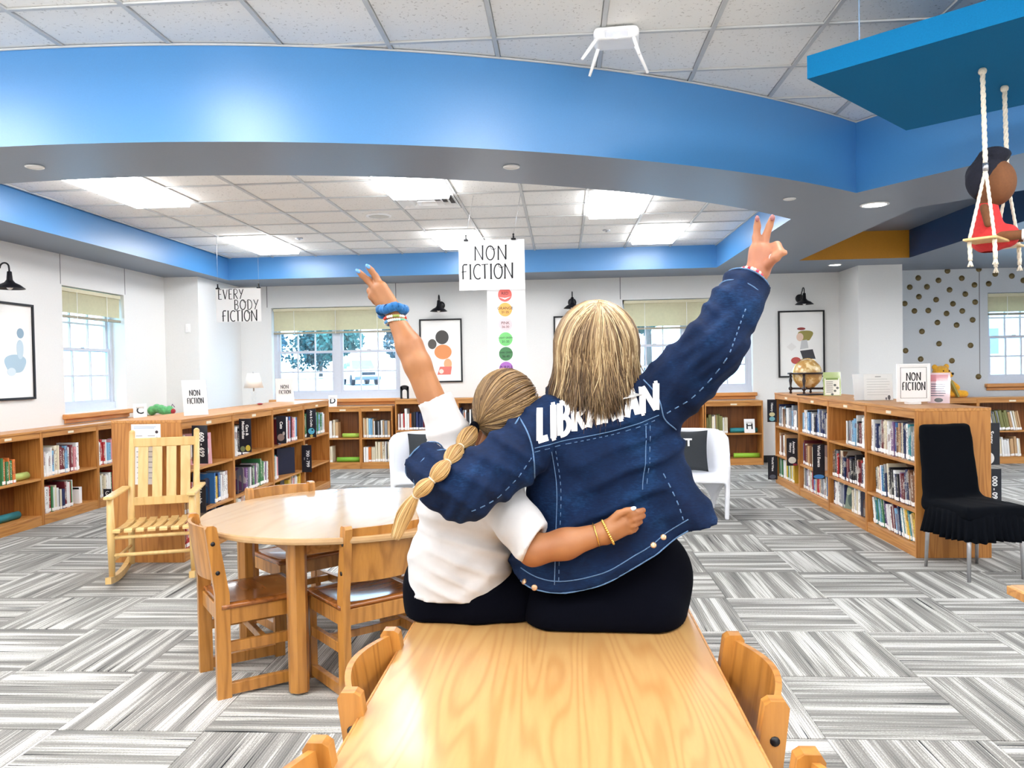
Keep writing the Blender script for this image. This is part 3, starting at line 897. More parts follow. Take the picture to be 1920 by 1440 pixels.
# white sport utility vehicle in the parking lot
def suv(loc, rz):
    t = thing('car', 'white sport utility vehicle parked outside the window', 'car', loc, rz)
    paint = plain('white_car_paint', C(244, 246, 250), .25, .01, 5, coat=.6)
    dk = plain('dark_car_glass', C(120, 150, 190), .1, .05, 3)
    rub = plain('tyre_rubber', C(28, 32, 42), .8)
    L_, W_ = 4.7, 1.9
    side = [(-L_ / 2, .42), (L_ / 2 - .05, .40), (L_ / 2, .62), (L_ / 2 - .02, .95), (L_ / 2 - 1.15, 1.08), (L_ / 2 - 1.2, 1.10), (-L_ / 2 + .05, 1.12), (-L_ / 2, .9)]
    MB().prism(side, -W_ / 2, W_ / 2, 'y').build('body', paint, t)
    cab = [(L_ / 2 - 1.15, 1.07), (L_ / 2 - 1.85, 1.72), (L_ / 2 - 2.1, 1.78), (-L_ / 2 + .35, 1.78), (-L_ / 2 + .1, 1.1)]
    cb = MB(); n = len(cab)
    vs = []
    for yy in (-1, 1):
        for x, z in cab: vs.append((x, yy * (W_ / 2 - .02 - (.16 if z > 1.5 else 0)), z))
    cb.add(vs, [tuple(range(n)), tuple(range(n, 2 * n))[::-1]] + [(i, (i + 1) % n, n + (i + 1) % n, n + i) for i in range(n)])
    cb.build('cabin', paint, t)
    ws = MB(); ws.add([(L_ / 2 - 1.17, -.80, 1.13), (L_ / 2 - 1.17, .80, 1.13), (L_ / 2 - 1.80, .68, 1.69), (L_ / 2 - 1.80, -.68, 1.69)], [(0, 1, 2, 3)])
    for v in range(4): ws.v[v] = (ws.v[v][0] + .03, ws.v[v][1], ws.v[v][2] + .02)
    ws.build('windscreen', dk, t)
    for s in (-1, 1):
        for a, b in ((L_ / 2 - 2.75, L_ / 2 - 1.75), (L_ / 2 - 3.75, L_ / 2 - 2.82), (-L_ / 2 + .35, L_ / 2 - 3.82)):
            m = MB(); y1 = s * (W_ / 2 - .015); y2 = s * (W_ / 2 - .155)
            m.add([(a, y1, 1.15), (b + (.35 if b > L_ / 2 - 2 else 0), y1, 1.15), (b, y2, 1.62), (a + .02, y2, 1.62)], [(0, 1, 2, 3)])
            m.build('side_window', dk, t)
        MB().box((L_ / 2 - 1.5, s * 1.0 - .09, 1.12), (L_ / 2 - 1.36, s * 1.0 + .09, 1.28), 0, .03).build('wing_mirror', paint, t)
        for x in (L_ / 2 - .92, -L_ / 2 + .95):
            R_ = Matrix.Translation((x, s * (W_ / 2 - .1), .36)) @ Matrix.Rotation(PI / 2, 4, 'X')
            wh = MB().lathe([(.2, -.12), (.36, -.12), (.37, 0), (.36, .12), (.2, .12)], 20, M=R_).build('wheel', rub, t)
            MB().lathe([(1e-6, -.10), (.21, -.115), (.21, .115), (1e-6, .10)], 14, M=R_).build('hub', CHROME, wh)
        MB().box((L_ / 2 - .12, s * .72 - .17, .72), (L_ / 2 + .015, s * .72 + .17, .90), 0, .03).build('headlight', ACRYLIC, t)
    MB().box((L_ / 2 - .06, -.52, .68), (L_ / 2 + .02, .52, .88), 0, .02).build('grille', rub, t)
    MB().box((L_ / 2 - .1, -.9, .36), (L_ / 2 + .06, .9, .58), 0, .04).build('bumper', plain('dark_bumper', C(90, 100, 120), .6), t)
    MB().tube([(-1.6, -.7, 1.82), (1.0, -.7, 1.82)], .025, 6).tube([(-1.6, .7, 1.82), (1.0, .7, 1.82)], .025, 6).build('roof_rail', CHROME, t)
suv((-14.3, 55.0, .52), math.radians(-62))
rail = thing('guard_rail', 'low pale guard rail along the far edge of parking lot', 'fence', (0, 64, .61))
RAILM = plain('weathered_rail', C(190, 200, 214), .7)
for i in range(16):
    obox('post', (-45 + i * 4 - .07, -.07, 0), (-45 + i * 4 + .07, .07, .95), RAILM, rail)
for z in (.35, .75):
    obox('rail', (-45, -.1, z), (16, -.06, z + .14), RAILM, rail)
bld = thing('building', 'pale low building across the street beyond dotted wall window', 'building', (34, 58, .5))
BW = plain('pale_siding', C(206, 212, 224), .8, .04, 2)
obox('wall', (-10, 0, 0), (14, 8, 4.6), BW, bld)
MB().prism([(-.5, 4.6), (8.5, 4.6), (4, 7.0)], -10.5, 14.5, 'x').build('roof', plain('grey_roof', C(150, 160, 180), .8), bld)
for i in range(6):
    wn_ = obox('window', (-8.5 + i * 3.8, -.06, 1.3), (-6.9 + i * 3.8, .02, 3.3), ALU, bld)
    obox('pane', (-8.4 + i * 3.8, -.08, 1.4), (-7.0 + i * 3.8, -.06, 3.2), plain('far_window_glass', C(110, 150, 200), .2), wn_)

# ================================================================== bookcases
BC_CACHE = {}
def bookcase(label, loc, rz, W, D, Ht, shelves, double=False, group='oak bookcases', base=.075, ends=(True, True)):
    """local: x along the face, y=0 front edge, +y to the back; shelves = z of shelf tops, bottom one last"""
    t = thing('bookcase', label, 'bookcase', loc, rz, group)
    th = .02
    for x in (0, W - th):
        obox('side_panel', (x, 0, 0), (x + th, D, Ht - .022), OAK, t, .0015)
    obox('top', (0, -.004, Ht - .022), (W, D + (.004 if double else 0), Ht), OAKH, t, .002)
    yb_ = D / 2 - .008 if double else D - .014
    obox('back_panel', (th, yb_, base), (W - th, yb_ + (.016 if double else .013), Ht - .022), OAKBACK, t)
    faces = ((0, yb_, 1), (D, yb_ + .016, -1)) if double else ((0, yb_, 1),)
    for (y0, y1, s) in faces:
        a, b = min(y0, y1), max(y0, y1)
        for z in shelves:
            obox('shelf', (th, a + (.004 if s > 0 else 0), z - .02), (W - th, b - (.004 if s < 0 else 0), z), OAKH, t, .0015)
        y = y0 + .004 * s
        ya, yc = min(y, y + .016 * s), max(y, y + .016 * s)
        obox('kick_plate', (th, ya, 0), (W - th, yc, shelves[-1] - .02), OAKH, t)
        obox('top_rail', (th, ya, Ht - .075), (W - th, yc, Ht - .022), OAKH, t)
        lh = MB().box((W / 2 - .045, y - .004 * s if s > 0 else y, Ht - .062), (W / 2 + .045, y if s > 0 else y + .004, Ht - .040)).build('label_holder', plain('cream_label_holder', C(232, 220, 196), .4), t)
    return t
SH3 = (.69, .345, .085)
SH2 = (.455, .095)
# island by the black chair: face towards the aisle is x=2.55, runs y 5.90 .. 9.70
RI = []
ri_desc = ['tall oak island bookcase bay beside the black slipcovered chair', 'oak island bookcase bay below the white flyer, second from black chair', 'oak island bookcase bay below the green flyer, third from black chair', 'oak island bookcase bay under the globe, farthest from black chair']
for k in range(4):
    RI.append(bookcase(ri_desc[k], (2.55, 5.90 + .95 * (k + 1), 0), -PI / 2, .95, .53, 1.09, SH3, True, 'island bookcases by the globe'))
# island behind the rocking chair: face x=-2.90
LI = []
li_desc = ['oak island bookcase bay right behind the rocking chair', 'oak island bookcase bay with motorbikes sign, second from rocking chair', 'oak island bookcase bay with cats sign, third from rocking chair', 'oak island bookcase bay with arts and crafts sign, farthest from rocking chair']
for k in range(4):
    LI.append(bookcase(li_desc[k], (-2.90, 5.82 + .95 * k, 0), PI / 2, .95, .55, 1.09, SH3, True, 'island bookcases by the rocking chair'))
# low cases along the side wall
LW = []
lw_desc = ['low oak wall bookcase at the edge of the picture under bird poster', 'low oak wall bookcase with two rows of books under the bird poster', 'low oak wall bookcase half hidden by the rocking chair', 'low oak wall bookcase under the side window', 'low oak wall bookcase under the green plush toy']
for k, y in enumerate((6.40, 7.32, 8.24, 9.16)):
    LW.append(bookcase(lw_desc[k] if k else lw_desc[0], (-5.04, y, 0), PI / 2, .92, .30, .92, SH2, False, 'low bookcases along the side wall'))
# low cases along the back wall
BK = []
bk = [(-3.50, .52, .92, SH2, 'low oak back wall bookcase with a green roll under letter D'), (-2.98, .48, .92, SH2, 'low oak back wall bookcase packed with pale books next to the taller one'),
      (-2.46, .92, 1.02, (.56, .10), 'taller oak back wall bookcase under the raised bare arm'), (-1.54, .92, 1.02, (.56, .10), 'taller oak back wall bookcase behind the girl'),
      (1.15, .86, .92, SH2, 'low oak back wall bookcase half hidden by denim jacket'), (2.02, .82, .92, SH2, 'low oak back wall bookcase with letter H card'),
      (-.62, .92, 1.02, (.56, .10), 'oak back wall bookcase hidden behind the two people'), (.30, .85, .92, SH2, 'oak back wall bookcase behind the woman')]
for x, w, h, sh, d in bk:
    BK.append(bookcase(d, (x, 11.43, 0), 0, w, .30, h, sh, False, 'low bookcases along the back wall'))
DW = []
for x, w, d in ((4.75, .98, 'low oak bookcase under the golden plush bear'), (5.73, .92, 'low oak bookcase with leaning pale books by dotted wall window'), (6.65, .92, 'low oak bookcase past the dotted wall window edge')):
    DW.append(bookcase(d, (x, 11.30, 0), 0, w, .30, .92, SH2, False, 'low bookcases along the dotted wall'))

# ================================================================== school chairs and tables
def school_chair():
    t = thing('school_chair', '', 'chair')
    w, d = .21, .19
    for s in (-1, 1):
        x0, x1 = (-w, -w + .034) if s < 0 else (w - .034, w)
        post = [(-d - .03, 0), (-d + .03, 0), (-d + .03, .46), (-d - .018, .76), (-d - .03, .768), (-d - .058, .768), (-d - .066, .755), (-d - .03, .46)]
        p = MB().prism(post, x0, x1, 'x').build('back_post', OAKC, t)
        for z, y in ((.56, -d - .018), (.69, -d - .036)):
            MB().lathe([(1e-6, 0), (.010, 0), (.010, .002), (1e-6, .004)], 10, M=Matrix.Translation((x0 if s < 0 else x1, y, z)) @ Matrix.Rotation(s * PI / 2, 4, 'Y')).build('bolt', BLACK, p)
        obox('front_leg', (x0, d - .05, 0), (x1, d, .395), OAKC, t, .002)
        obox('runner', (x0 + .002, -d + .028, .012), (x1 - .002, d - .048, .062), OAKC, t, .002)
        obox('side_stretcher', (x0 + .004, -d + .028, .20), (x1 - .004, d - .048, .245), OAKC, t, .002)
        obox('seat_rail', (x0 + .004, -d + .028, .325), (x1 - .004, d - .048, .395), OAKC, t, .002)
    for y in (d - .045, -d - .012):
        obox('cross_rail', (-w + .033, y, .325), (w - .033, y + .025, .395), OAKC, t, .002)
    obox('cross_stretcher', (-w + .033, -.02, .205), (w - .033, .005, .24), OAKC, t, .002)
    # saddle seat
    n = 12; mb = MB(); top = []; bot = []
    sx, y0, y1 = w + .004, -d - .005, d + .004
    for i in range(n + 1):
        for j in range(n + 1):
            u, v = i / n, j / n
            x = -sx + 2 * sx * u; y = y0 + (y1 - y0) * v
            dip = .016 * math.sin(PI * u) ** .8 * math.sin(PI * min(1, v * 1.1)) ** .6
            edge_ = .006 if (i in (0, n) or j in (0, n)) else 0
            top.append((x, y, .42 - dip - edge_)); bot.append((x, y, .396))
    m = n + 1
    fs = []
    for i in range(n):
        for j in range(n):
            a = i * m + j
            fs.append((a, a + m, a + m + 1, a + 1)); b = a + m * m; fs.append((b, b + 1, b + m + 1, b + m))
    ring = [j for j in range(m)] + [i * m + n for i in range(1, m)] + [n * m + j for j in range(n - 1, -1, -1)] + [i * m for i in range(n - 1, 0, -1)]
    for a, b in zip(ring, ring[1:] + ring[:1]): fs.append((a, b, b + m * m, a + m * m))
    mb.add(top + bot, fs, 0, True); mb.build('seat', OAKSEAT, t)
    # bowed plywood back
    mb = MB(); vs = []; n = 16
    for i in range(n + 1):
        u = i / n; x = (-w + .02) + (2 * w - .04) * u
        bowd = .045 * math.sin(PI * u)
        for z, lean in ((.515, .012), (.755, .048)):
            for th_ in (0, .014):
                vs.append((x, -d - lean + .012 - bowd - th_, z + (.004 * math.sin(PI * u) if z > .6 else 0)))
    fs = []
    for i in range(n):
        a = i * 4; b = a + 4
        fs += [(a, b, b + 2, a + 2), (a + 1, a + 3, b + 3, b + 1), (a + 2, b + 2, b + 3, a + 3), (a, a + 1, b + 1, b)]
    fs += [(0, 2, 3, 1), (n * 4, n * 4 + 1, n * 4 + 3, n * 4 + 2)]
    mb.add(vs, fs, 0, False); mb.build('backrest', OAKC, t)
    return t
chair0 = school_chair()
ch_spots = [(-1.475, 3.64, -54, 'oak school chair nearest the rocking chair at round table', 'chairs at the round table'),
            (-.945, 3.63, 41, 'oak school chair pulled to the round table beside the girl', 'chairs at the round table'),
            (-1.52, 4.42, -135, 'oak school chair on the far side of round table, nearer the rocking chair', 'chairs at the round table'),
            (-.72, 4.45, 135, 'oak school chair on the far side of round table, nearer the white armchair', 'chairs at the round table'),
            (-.220, 1.80, -90, 'oak school chair at the long table beside the girl', 'chairs at the long table'),
            (-.220, 1.195, -90, 'oak school chair at the long table, bottom edge, girl side', 'chairs at the long table'),
            (.178, 1.775, 90, 'oak school chair at the long table beside the woman', 'chairs at the long table'),
            (.178, 1.175, 90, 'oak school chair at the long table, bottom edge, woman side', 'chairs at the long table')]
for k, (x, y, a, d, gname) in enumerate(ch_spots):
    o = chair0 if k == 0 else copy_tree(chair0)
    o.location = (x, y, 0); o.rotation_euler = (0, 0, math.radians(a)); tag(o, d, 'chair', gname)

def long_table(x0, x1, y0, y1, label):
    t = thing('library_table', label, 'table', ((x0 + x1) / 2, (y0 + y1) / 2, 0), 0, 'rectangular library tables')
    a, b = (x1 - x0) / 2, (y1 - y0) / 2
    tp = obox('tabletop', (-a, -b, .69), (a, b, .72), TABLETOP, t, .004)
    m = MB()
    m.box((-a - .006, -b - .006, .688), (-a + .001, b + .006, .716), 0, .002).box((a - .001, -b - .006, .688), (a + .006, b + .006, .716), 0, .002)
    m.box((-a, -b - .006, .688), (a, -b + .001, .716), 0, .002).box((-a, b - .001, .688), (a, b + .006, .716), 0, .002)
    m.build('edge_band', OAKH, tp)
    for sx in (-1, 1):
        for sy in (-1, 1):
            obox('leg', (sx * (a - .06) - .03, sy * (b - .06) - .03, 0), (sx * (a - .06) + .03, sy * (b - .06) + .03, .69), OAKC, t, .006)
    for sx in (-1, 1): obox('apron', (sx * (a - .07) - .01, -b + .09, .62), (sx * (a - .07) + .01, b - .09, .69), OAKH, t)
    for sy in (-1, 1): obox('apron', (-a + .09, sy * (b - .07) - .01, .62), (a - .09, sy * (b - .07) + .01, .69), OAKH, t)
long_table(-.43, .355, 1.00, 2.52, 'long honey oak table with the two people sitting on it')
long_table(1.40, 2.18, 1.00, 2.58, 'honey oak table whose corner shows at the picture edge')

rt = thing('round_table', 'round pale oak table with chairs pushed in', 'table', (-1.115, 4.03, 0), math.radians(-8))
MB().lathe([(1e-6, .69), (.725, .69), (.735, .694), (.737, .704), (.735, .716), (.728, .72), (1e-6, .72)], 72, smooth=False).build('tabletop', [ROUNDTOP], rt)
for k in range(4):
    a = PI / 2 * k
    x, y = .60 * math.cos(a), .60 * math.sin(a)
    oct_ = [(x + .045 * math.cos(PI / 8 + PI / 4 * i) * (1.15 if i % 2 else 1), y + .045 * math.sin(PI / 8 + PI / 4 * i)) for i in range(8)]
    MB().prism(oct_, 0.012, .69).build('leg', OAKC, rt)
    MB().lathe([(.028, 0), (.028, .014)], 12, (x, y, 0)).build('foot', CHROME, rt)
    x2, y2 = .60 * math.cos(a + PI / 2), .60 * math.sin(a + PI / 2)
    ang = math.atan2(y2 - y, x2 - x); L_ = math.hypot(x2 - x, y2 - y)
    MB().box((.03, -.012, .615), (L_ - .03, .012, .69), 0, 0, Matrix.Translation((x, y, 0)) @ Matrix.Rotation(ang, 4, 'Z')).build('apron', OAKH, rt)

# ================================================================== rocking chair (faces local -y)
rk = thing('rocking_chair', 'pale wooden rocking chair with slatted back and seat', 'rocking chair', (-2.90, 5.46, 0), math.radians(18))
def rzc(y): return .012 + .30 * y * y * (1.1 if y > 0 else .9)
for s in (-1, 1):
    x = s * .26
    ys = [-.36 + .72 * i / 16 for i in range(17)]
    pr = [(y, rzc(y)) for y in ys] + [(y, rzc(y) + .045) for y in reversed(ys)]
    MB().prism(pr, x - .018, x + .018, 'x').build('rocker', MAPLE, rk)
    MB().tube([(x, -.25, rzc(-.25) + .03), (x, -.255, .40), (x, -.25, .605)], [.02, .027, .022], 12).build('front_post', MAPLE, rk)
    xb = s * .225
    MB().tube([(xb, .19, rzc(.19) + .03), (xb, .21, .42), (xb * 1.0, .31, 1.0)], [.02, .025, .021], 12).sphere((xb, .312, 1.005), .022, 10, 6).build('back_post', MAPLE, rk)
    MB().box((x - .032, -.31, .60), (x + .03, .245, .622), 0, .006).build('armrest', MAPLE, rk)
    MB().tube([(x, -.25, .17), (xb, .20, .19)], .011, 8).build('side_stretcher', MAPLE, rk)
    MB().tube([(x, -.25, .34), (xb, .20, .35)], .013, 8).build('seat_rail', MAPLE, rk)
for y, z in ((-.252, .335), (-.252, .215), (.20, .25), (.20, .36)):
    w_ = .26 if y < 0 else .225
    MB().tube([(-w_, y, z), (w_, y, z)], .013, 10).build('cross_stretcher', MAPLE, rk)
for k in range(7):
    xc = -.222 + .074 * k
    pts = [(-.285, .385), (-.27, .395), (-.10, .375), (.12, .372), (.225, .385)]
    poly = pts + [(y, z - .014) for y, z in reversed(pts)]
    MB().prism(poly, xc - .025, xc + .025, 'x').build('seat_slat', MAPLE, rk)
lean = lambda z: .21 + (z - .42) / .58 * .10
for z0, z1, nm in ((.90, .965, 'crest_rail'), (.475, .535, 'lower_back_rail')):
    vs = MB(); vs.box((-.215, lean(z0) - .010, z0), (.215, lean(z0) + .012, z1), 0, .004); vs.build(nm, MAPLE, rk)
for k in range(4):
    xc = -.147 + .098 * k
    mb = MB()
    z0, z1 = .53, .905
    for i in range(1):
        p = [(xc - .034, lean(z0) - .006, z0), (xc + .034, lean(z0) - .006, z0), (xc + .034, lean(z1) - .004, z1), (xc - .034, lean(z1) - .004, z1)]
        q = [(a, b + .012, c_) for a, b, c_ in p]
        mb.add(p + q, [(0, 1, 2, 3), (7, 6, 5, 4), (0, 4, 5, 1), (1, 5, 6, 2), (2, 6, 7, 3), (3, 7, 4, 0)])
    mb.build('back_slat', MAPLE, rk)

# ================================================================== black slipcovered chair (faces local -y)
CLOTHBLK = plain('black_slipcover_cloth', C(5, 8, 15), .9, .12, 200, .1, spec=.1)
sc = thing('slipcovered_chair', 'black slipcovered dining chair with ruffled skirt and steel legs', 'chair', (2.745, 5.50, 0), math.radians(11))
def rbox(P, c, hs, r):
    q = np.abs(P - np.array(c)) - (np.array(hs) - r)
    return np.linalg.norm(np.maximum(q, 0), axis=1) + np.minimum(q.max(1), 0) - r
def fn(P):
    Q = P.copy(); Q[:, 1] = P[:, 1] - np.clip(P[:, 2] - .45, 0, 1) * .14
    wt = 1 - .10 * np.clip((P[:, 2] - .5) / .5, 0, 1)
    Q[:, 0] = P[:, 0] / wt
    back = rbox(Q, (0, .20, .70), (.205, .035, .285), .028)
    seat = rbox(P, (0, -.01, .44), (.222, .235, .045), .035)
    return smin(back, seat, .05) - ripple(P, (.0035, 40, 25, 18, .6, 0), (.003, -22, 18, 30, .8, 2)) * .8
cover = sdf_obj('slipcover', fn, (-.27, -.29, .34), (.27, .36, 1.03), .012, CLOTHBLK, sc)
per = []
a_, b_ = .222, .235
N_ = 220
for i in range(N_):
    u = 2 * PI * i / N_
    c_, s_ = math.cos(u), math.sin(u)
    k = 1 / (abs(c_) ** 6 + abs(s_) ** 6) ** (1 / 6)
    per.append((a_ * c_ * k, b_ * s_ * k - .01))
mb = MB(); rows = 7; vs = []
for j in range(rows):
    v = j / (rows - 1); z = .445 - .185 * v
    for i, (x, y) in enumerate(per):
        u = 2 * PI * i / N_
        ruf = (.006 + .014 * v) * math.sin(u * 34 + 1.5 * math.sin(u * 5)) * (v ** .6) + .022 * v
        d_ = math.hypot(x, y + .01)
        vs.append((x + x / d_ * ruf, y + (y + .01) / d_ * ruf, z + .006 * v * math.sin(u * 7)))
fs = [(j * N_ + i, j * N_ + (i + 1) % N_, (j + 1) * N_ + (i + 1) % N_, (j + 1) * N_ + i) for j in range(rows - 1) for i in range(N_)]
mb.add(vs, fs, 0, True); sk = mb.build('skirt', CLOTHBLK, sc)
m_ = sk.modifiers.new('thickness', 'SOLIDIFY'); m_.thickness = .003
for x in (-.19, .19):
    for y, lx in ((-.21, -.01), (.19, .02)):
        MB().tube([(x * .97, y, .42), (x * 1.02, y + lx, 0)], [.016, .011], 12).build('leg', CHROME, sc)

# ================================================================== white moulded armchairs (face local -y)
MOULD = plain('white_moulded_plastic', C(240, 242, 248), .3, .008, 5, spec=.5)
def tub_fn(P):
    x, y, z = P[:, 0], P[:, 1], P[:, 2]
    flare = 1 + .10 * (z - .4)
    rx, ry = .36 * flare, .36 * flare
    rr = np.sqrt((x / rx) ** 2 + (np.maximum(y, -.02) / ry) ** 2 + 1e-12)
    ring = np.abs(rr - 1) * .36 - .020
    front = -(y + .34)
    ring = np.maximum(ring, front)
    ztop = .80 - .30 * np.clip((.30 - y) / .62, 0, 1) ** 1.6
    ring = np.maximum(ring, z - ztop)
    seat = np.maximum(np.maximum((rr - 1) * .36, front), np.abs(z - .36) - .022)
    d = smin(ring, seat, .03)
    # arched openings between the feet
    ar1 = np.sqrt((x / .24) ** 2 + (z / .29) ** 2) - 1
    ar2 = np.sqrt(((y - .0) / .24) ** 2 + (z / .29) ** 2) - 1
    d = np.maximum(d, -np.minimum(ar1 * .2, ar2 * .2))
    return np.maximum(d, -z)
tub_me = surface(tub_fn, (-.44, -.42, -.02), (.44, .44, .86), .014, 'shell'); tub_me.materials.append(MOULD)
PILLOWM = plain('charcoal_cushion_cloth', C(44, 48, 52), .9, .1, 120, .1)
for x, y, a, d, pd, tx in ((-1.36, 7.85, 12, 'white moulded armchair behind the round table', 'charcoal cushion with white letters in armchair behind round table', ('I', 'CAN')),
                           (1.20, 7.75, -8, 'white moulded armchair seen behind the denim jacket', 'charcoal cushion with white letters in armchair behind the jacket', ('IT', 'I'))):
    t = thing('armchair', d, 'armchair', (x, y, 0), math.radians(a), 'white moulded armchairs'); link('shell', tub_me, t)
    pl = thing('cushion', pd, 'cushion', (x, y, .385), math.radians(a), 'charcoal lettered cushions')
    n = 14; mb = MB(); vs = []
    for sgn in (-1, 1):
        for i in range(n + 1):
            for j in range(n + 1):
                u, v = -1 + 2 * i / n, -1 + 2 * j / n
                th_ = .06 * ((1 - u * u) * (1 - v * v)) ** .45
                pinch = 1 - .06 * (1 - abs(u * v))
                px_, pz_ = .20 * u * (1 - .07 * (1 - v * v) * abs(u)), .20 * v * (1 - .07 * (1 - u * u) * abs(v))
                vs.append((px_, .15 + sgn * th_ + .22 * pz_, .205 + pz_))
    m = n + 1; fs = []
    for s2 in (0, 1):
        for i in range(n):
            for j in range(n):
                q = s2 * m * m + i * m + j
                fs.append((q, q + m, q + m + 1, q + 1) if s2 == 0 else (q, q + 1, q + m + 1, q + m))
    mb.add(vs, fs, 0, True); mb.build('cover', PILLOWM, pl)
    for k, w in enumerate(tx):
        o = text(w, .10, PAPER, pl, (-.04 if k else .0, .078 + .02 * (1 - k), .29 - .17 * k), bold=.004)
        o.rotation_euler = (-.22, 0, 0)

# ================================================================== books
def book_mesh():
    mb = MB(); c = .07
    # boards and spine (material 0), page block (material 1); x thickness -.5...5, y 0 spine ..1, z 0..1
    sp = [(-.5, .03), (-.38, .0), (.38, .0), (.5, .03), (.5, 1), (.5 - c, 1), (.5 - c, .06), (-.5 + c, .06), (-.5 + c, 1), (-.5, 1)]
    vs = [(x, y, 0) for x, y in sp] + [(x, y, 1) for x, y in sp]; n = len(sp)
    fs = [(i, (i + 1) % n, n + (i + 1) % n, n + i) for i in range(n)]
    for b, fl in ((0, 1), (n, 0)):
        for q in ((0, 1, 8, 9), (1, 2, 7, 8), (2, 3, 4, 5), (2, 5, 6, 7)):
            fs.append(tuple(b + i for i in q))
    fs = [f for f in fs]
    mb.add(vs, fs, 0)
    mb.box((-.5 + c, .06, .012), (.5 - c, .97, .988), 1)
    return mb.mesh('book', [BOOKCOVER, PAGES])
BOOK = book_mesh()
STICKER = MB().box((-.46, -.012, .03), (.46, .03, .15)).mesh('spine_label', PAPER)
PAL = {
    'white': (238, 238, 236), 'cream': (226, 216, 190), 'navy': (30, 44, 88), 'blue': (58, 116, 178), 'sky blue': (126, 178, 212), 'red': (182, 44, 48),
    'maroon': (108, 34, 44), 'black': (30, 30, 36), 'grey': (140, 144, 150), 'brown': (122, 82, 56), 'tan': (196, 160, 118), 'green': (62, 126, 78),
    'olive': (128, 128, 78), 'yellow': (222, 184, 62), 'orange': (214, 118, 54), 'teal': (46, 130, 140), 'pink': (222, 150, 156), 'purple': (118, 84, 132)}
P_R = ['white'] * 7 + ['cream'] * 3 + ['navy'] * 3 + ['blue'] * 2 + ['grey'] * 3 + ['black'] * 3 + ['maroon'] * 2 + ['brown'] * 2 + ['red', 'tan', 'teal', 'olive', 'purple']
P_L = ['white'] * 6 + ['navy', 'blue', 'blue', 'sky blue', 'grey', 'cream', 'green', 'pink', 'red', 'black', 'yellow', 'teal']
P_F = ['white'] * 4 + ['cream'] * 4 + ['tan'] * 3 + ['olive', 'olive', 'brown', 'grey', 'green', 'orange', 'black', 'maroon', 'sky blue']
P_D = ['black', 'navy', 'brown', 'grey', 'white', 'cream', 'maroon', 'red', 'orange', 'tan', 'white', 'black']
BOOKS = []
COUNT = {}
def row(case, x0, x1, z, desc, pal, hmin=.20, hmax=.275, lean_=0.0, seed=0, yoff=.03, tmin=.016, tmax=.046, seq=None, far=False):
    rnd = random.Random(seed * 31 + 5)
    M = Matrix.Translation(case.location) @ Matrix.Rotation(case.rotation_euler.z, 4, 'Z')
    x = x0; base = rnd.uniform(hmin, hmax); i = 0; cn = None
    while True:
        th = rnd.uniform(tmin, tmax)
        if rnd.random() < .3: th *= .6
        h = min(hmax, max(hmin, base + rnd.gauss(0, .02)))
        if rnd.random() < .2: base = rnd.uniform(hmin, hmax)
        step = th / math.cos(lean_)
        if x + step > x1: break
        cn = seq[i % len(seq)] if seq else (cn if (cn and rnd.random() < .22) else rnd.choice(pal))
        i += 1
        dp = min(.235, h * rnd.uniform(.68, .8))
        yo = yoff + rnd.uniform(0, .018)
        R = Matrix.Translation((x + step / 2, yo, z + .001 + abs(math.sin(lean_)) * th / 2)) @ Matrix.Rotation(lean_ + rnd.gauss(0, .008), 4, 'Y') @ Matrix.Diagonal((th * .95, dp, h, 1))
        COUNT[desc] = COUNT.get(desc, 0) + 1
        BOOKS.append((M @ R, cn + '|' + str(COUNT[desc]), 'tall' if h > hmax - .02 else ('short' if h < hmin + .02 else ('thick' if th > .036 else ('slim' if th < .02 else 'upright'))) , desc, rnd.uniform(.85, 1.12), th * h))
        x += step + .0012
    return x
r0, r1, r2, r3 = RI
D0 = ['top shelf of the bay beside the black chair', 'middle shelf of the bay beside the black chair', 'bottom shelf of the bay beside the black chair']
zz = [z + .0 for z in SH3]
row(r0, .04, .93, zz[0], D0[0], P_R, .21, .275, 0, 1, tmin=.022, tmax=.052)
row(r0, .10, .93, zz[1], D0[1], P_R, .21, .27, -.10, 2, tmin=.020, tmax=.046)
row(r0, .04, .66, zz[2], D0[2], ['white', 'maroon', 'navy', 'teal', 'sky blue', 'purple', 'white', 'green'], .20, .245, -.22, 3, tmin=.018, tmax=.04)
row(r0, .68, .86, zz[2], D0[2], [], .20, .235, -.30, 4, seq=['teal', 'cream', 'yellow'], tmin=.03, tmax=.04)
D1 = [a + ' of the second bay from black chair' for a in ('top shelf', 'middle shelf', 'bottom shelf')]
row(r1, .40, .92, zz[0], D1[0], ['sky blue', 'grey', 'black', 'navy', 'white', 'maroon', 'white'], .21, .275, 0, 5, tmin=.022, tmax=.048)
row(r1, .03, .92, zz[1], D1[1], ['maroon', 'black', 'red', 'grey', 'white', 'navy', 'cream', 'brown', 'black'], .21, .265, 0, 6, tmin=.022, tmax=.048)
row(r1, .03, .34, zz[2], D1[2], ['white', 'white', 'grey', 'navy', 'cream'], .20, .235, 0, 7)
row(r1, .52, .76, zz[2], D1[2], ['white', 'white', 'grey', 'cream'], .20, .235, 0, 8)
D2 = [a + ' of the third bay from black chair' for a in ('top shelf', 'middle shelf', 'bottom shelf')]
row(r2, .03, .92, zz[0], D2[0], ['blue', 'white', 'sky blue', 'navy', 'red', 'white', 'black', 'grey'], .21, .275, 0, 9, tmin=.022, tmax=.05)
row(r2, .03, .62, zz[1], D2[1], ['cream', 'white', 'tan', 'brown', 'maroon', 'blue', 'grey'], .21, .265, 0, 10, tmin=.022, tmax=.05)
row(r2, .03, .92, zz[2], D2[2], ['red', 'blue', 'white', 'purple', 'white', 'tan', 'grey', 'cream'], .20, .24, 0, 11, tmin=.022, tmax=.046)
D3 = [a + ' of the bay under the globe' for a in ('top shelf', 'middle shelf', 'bottom shelf')]
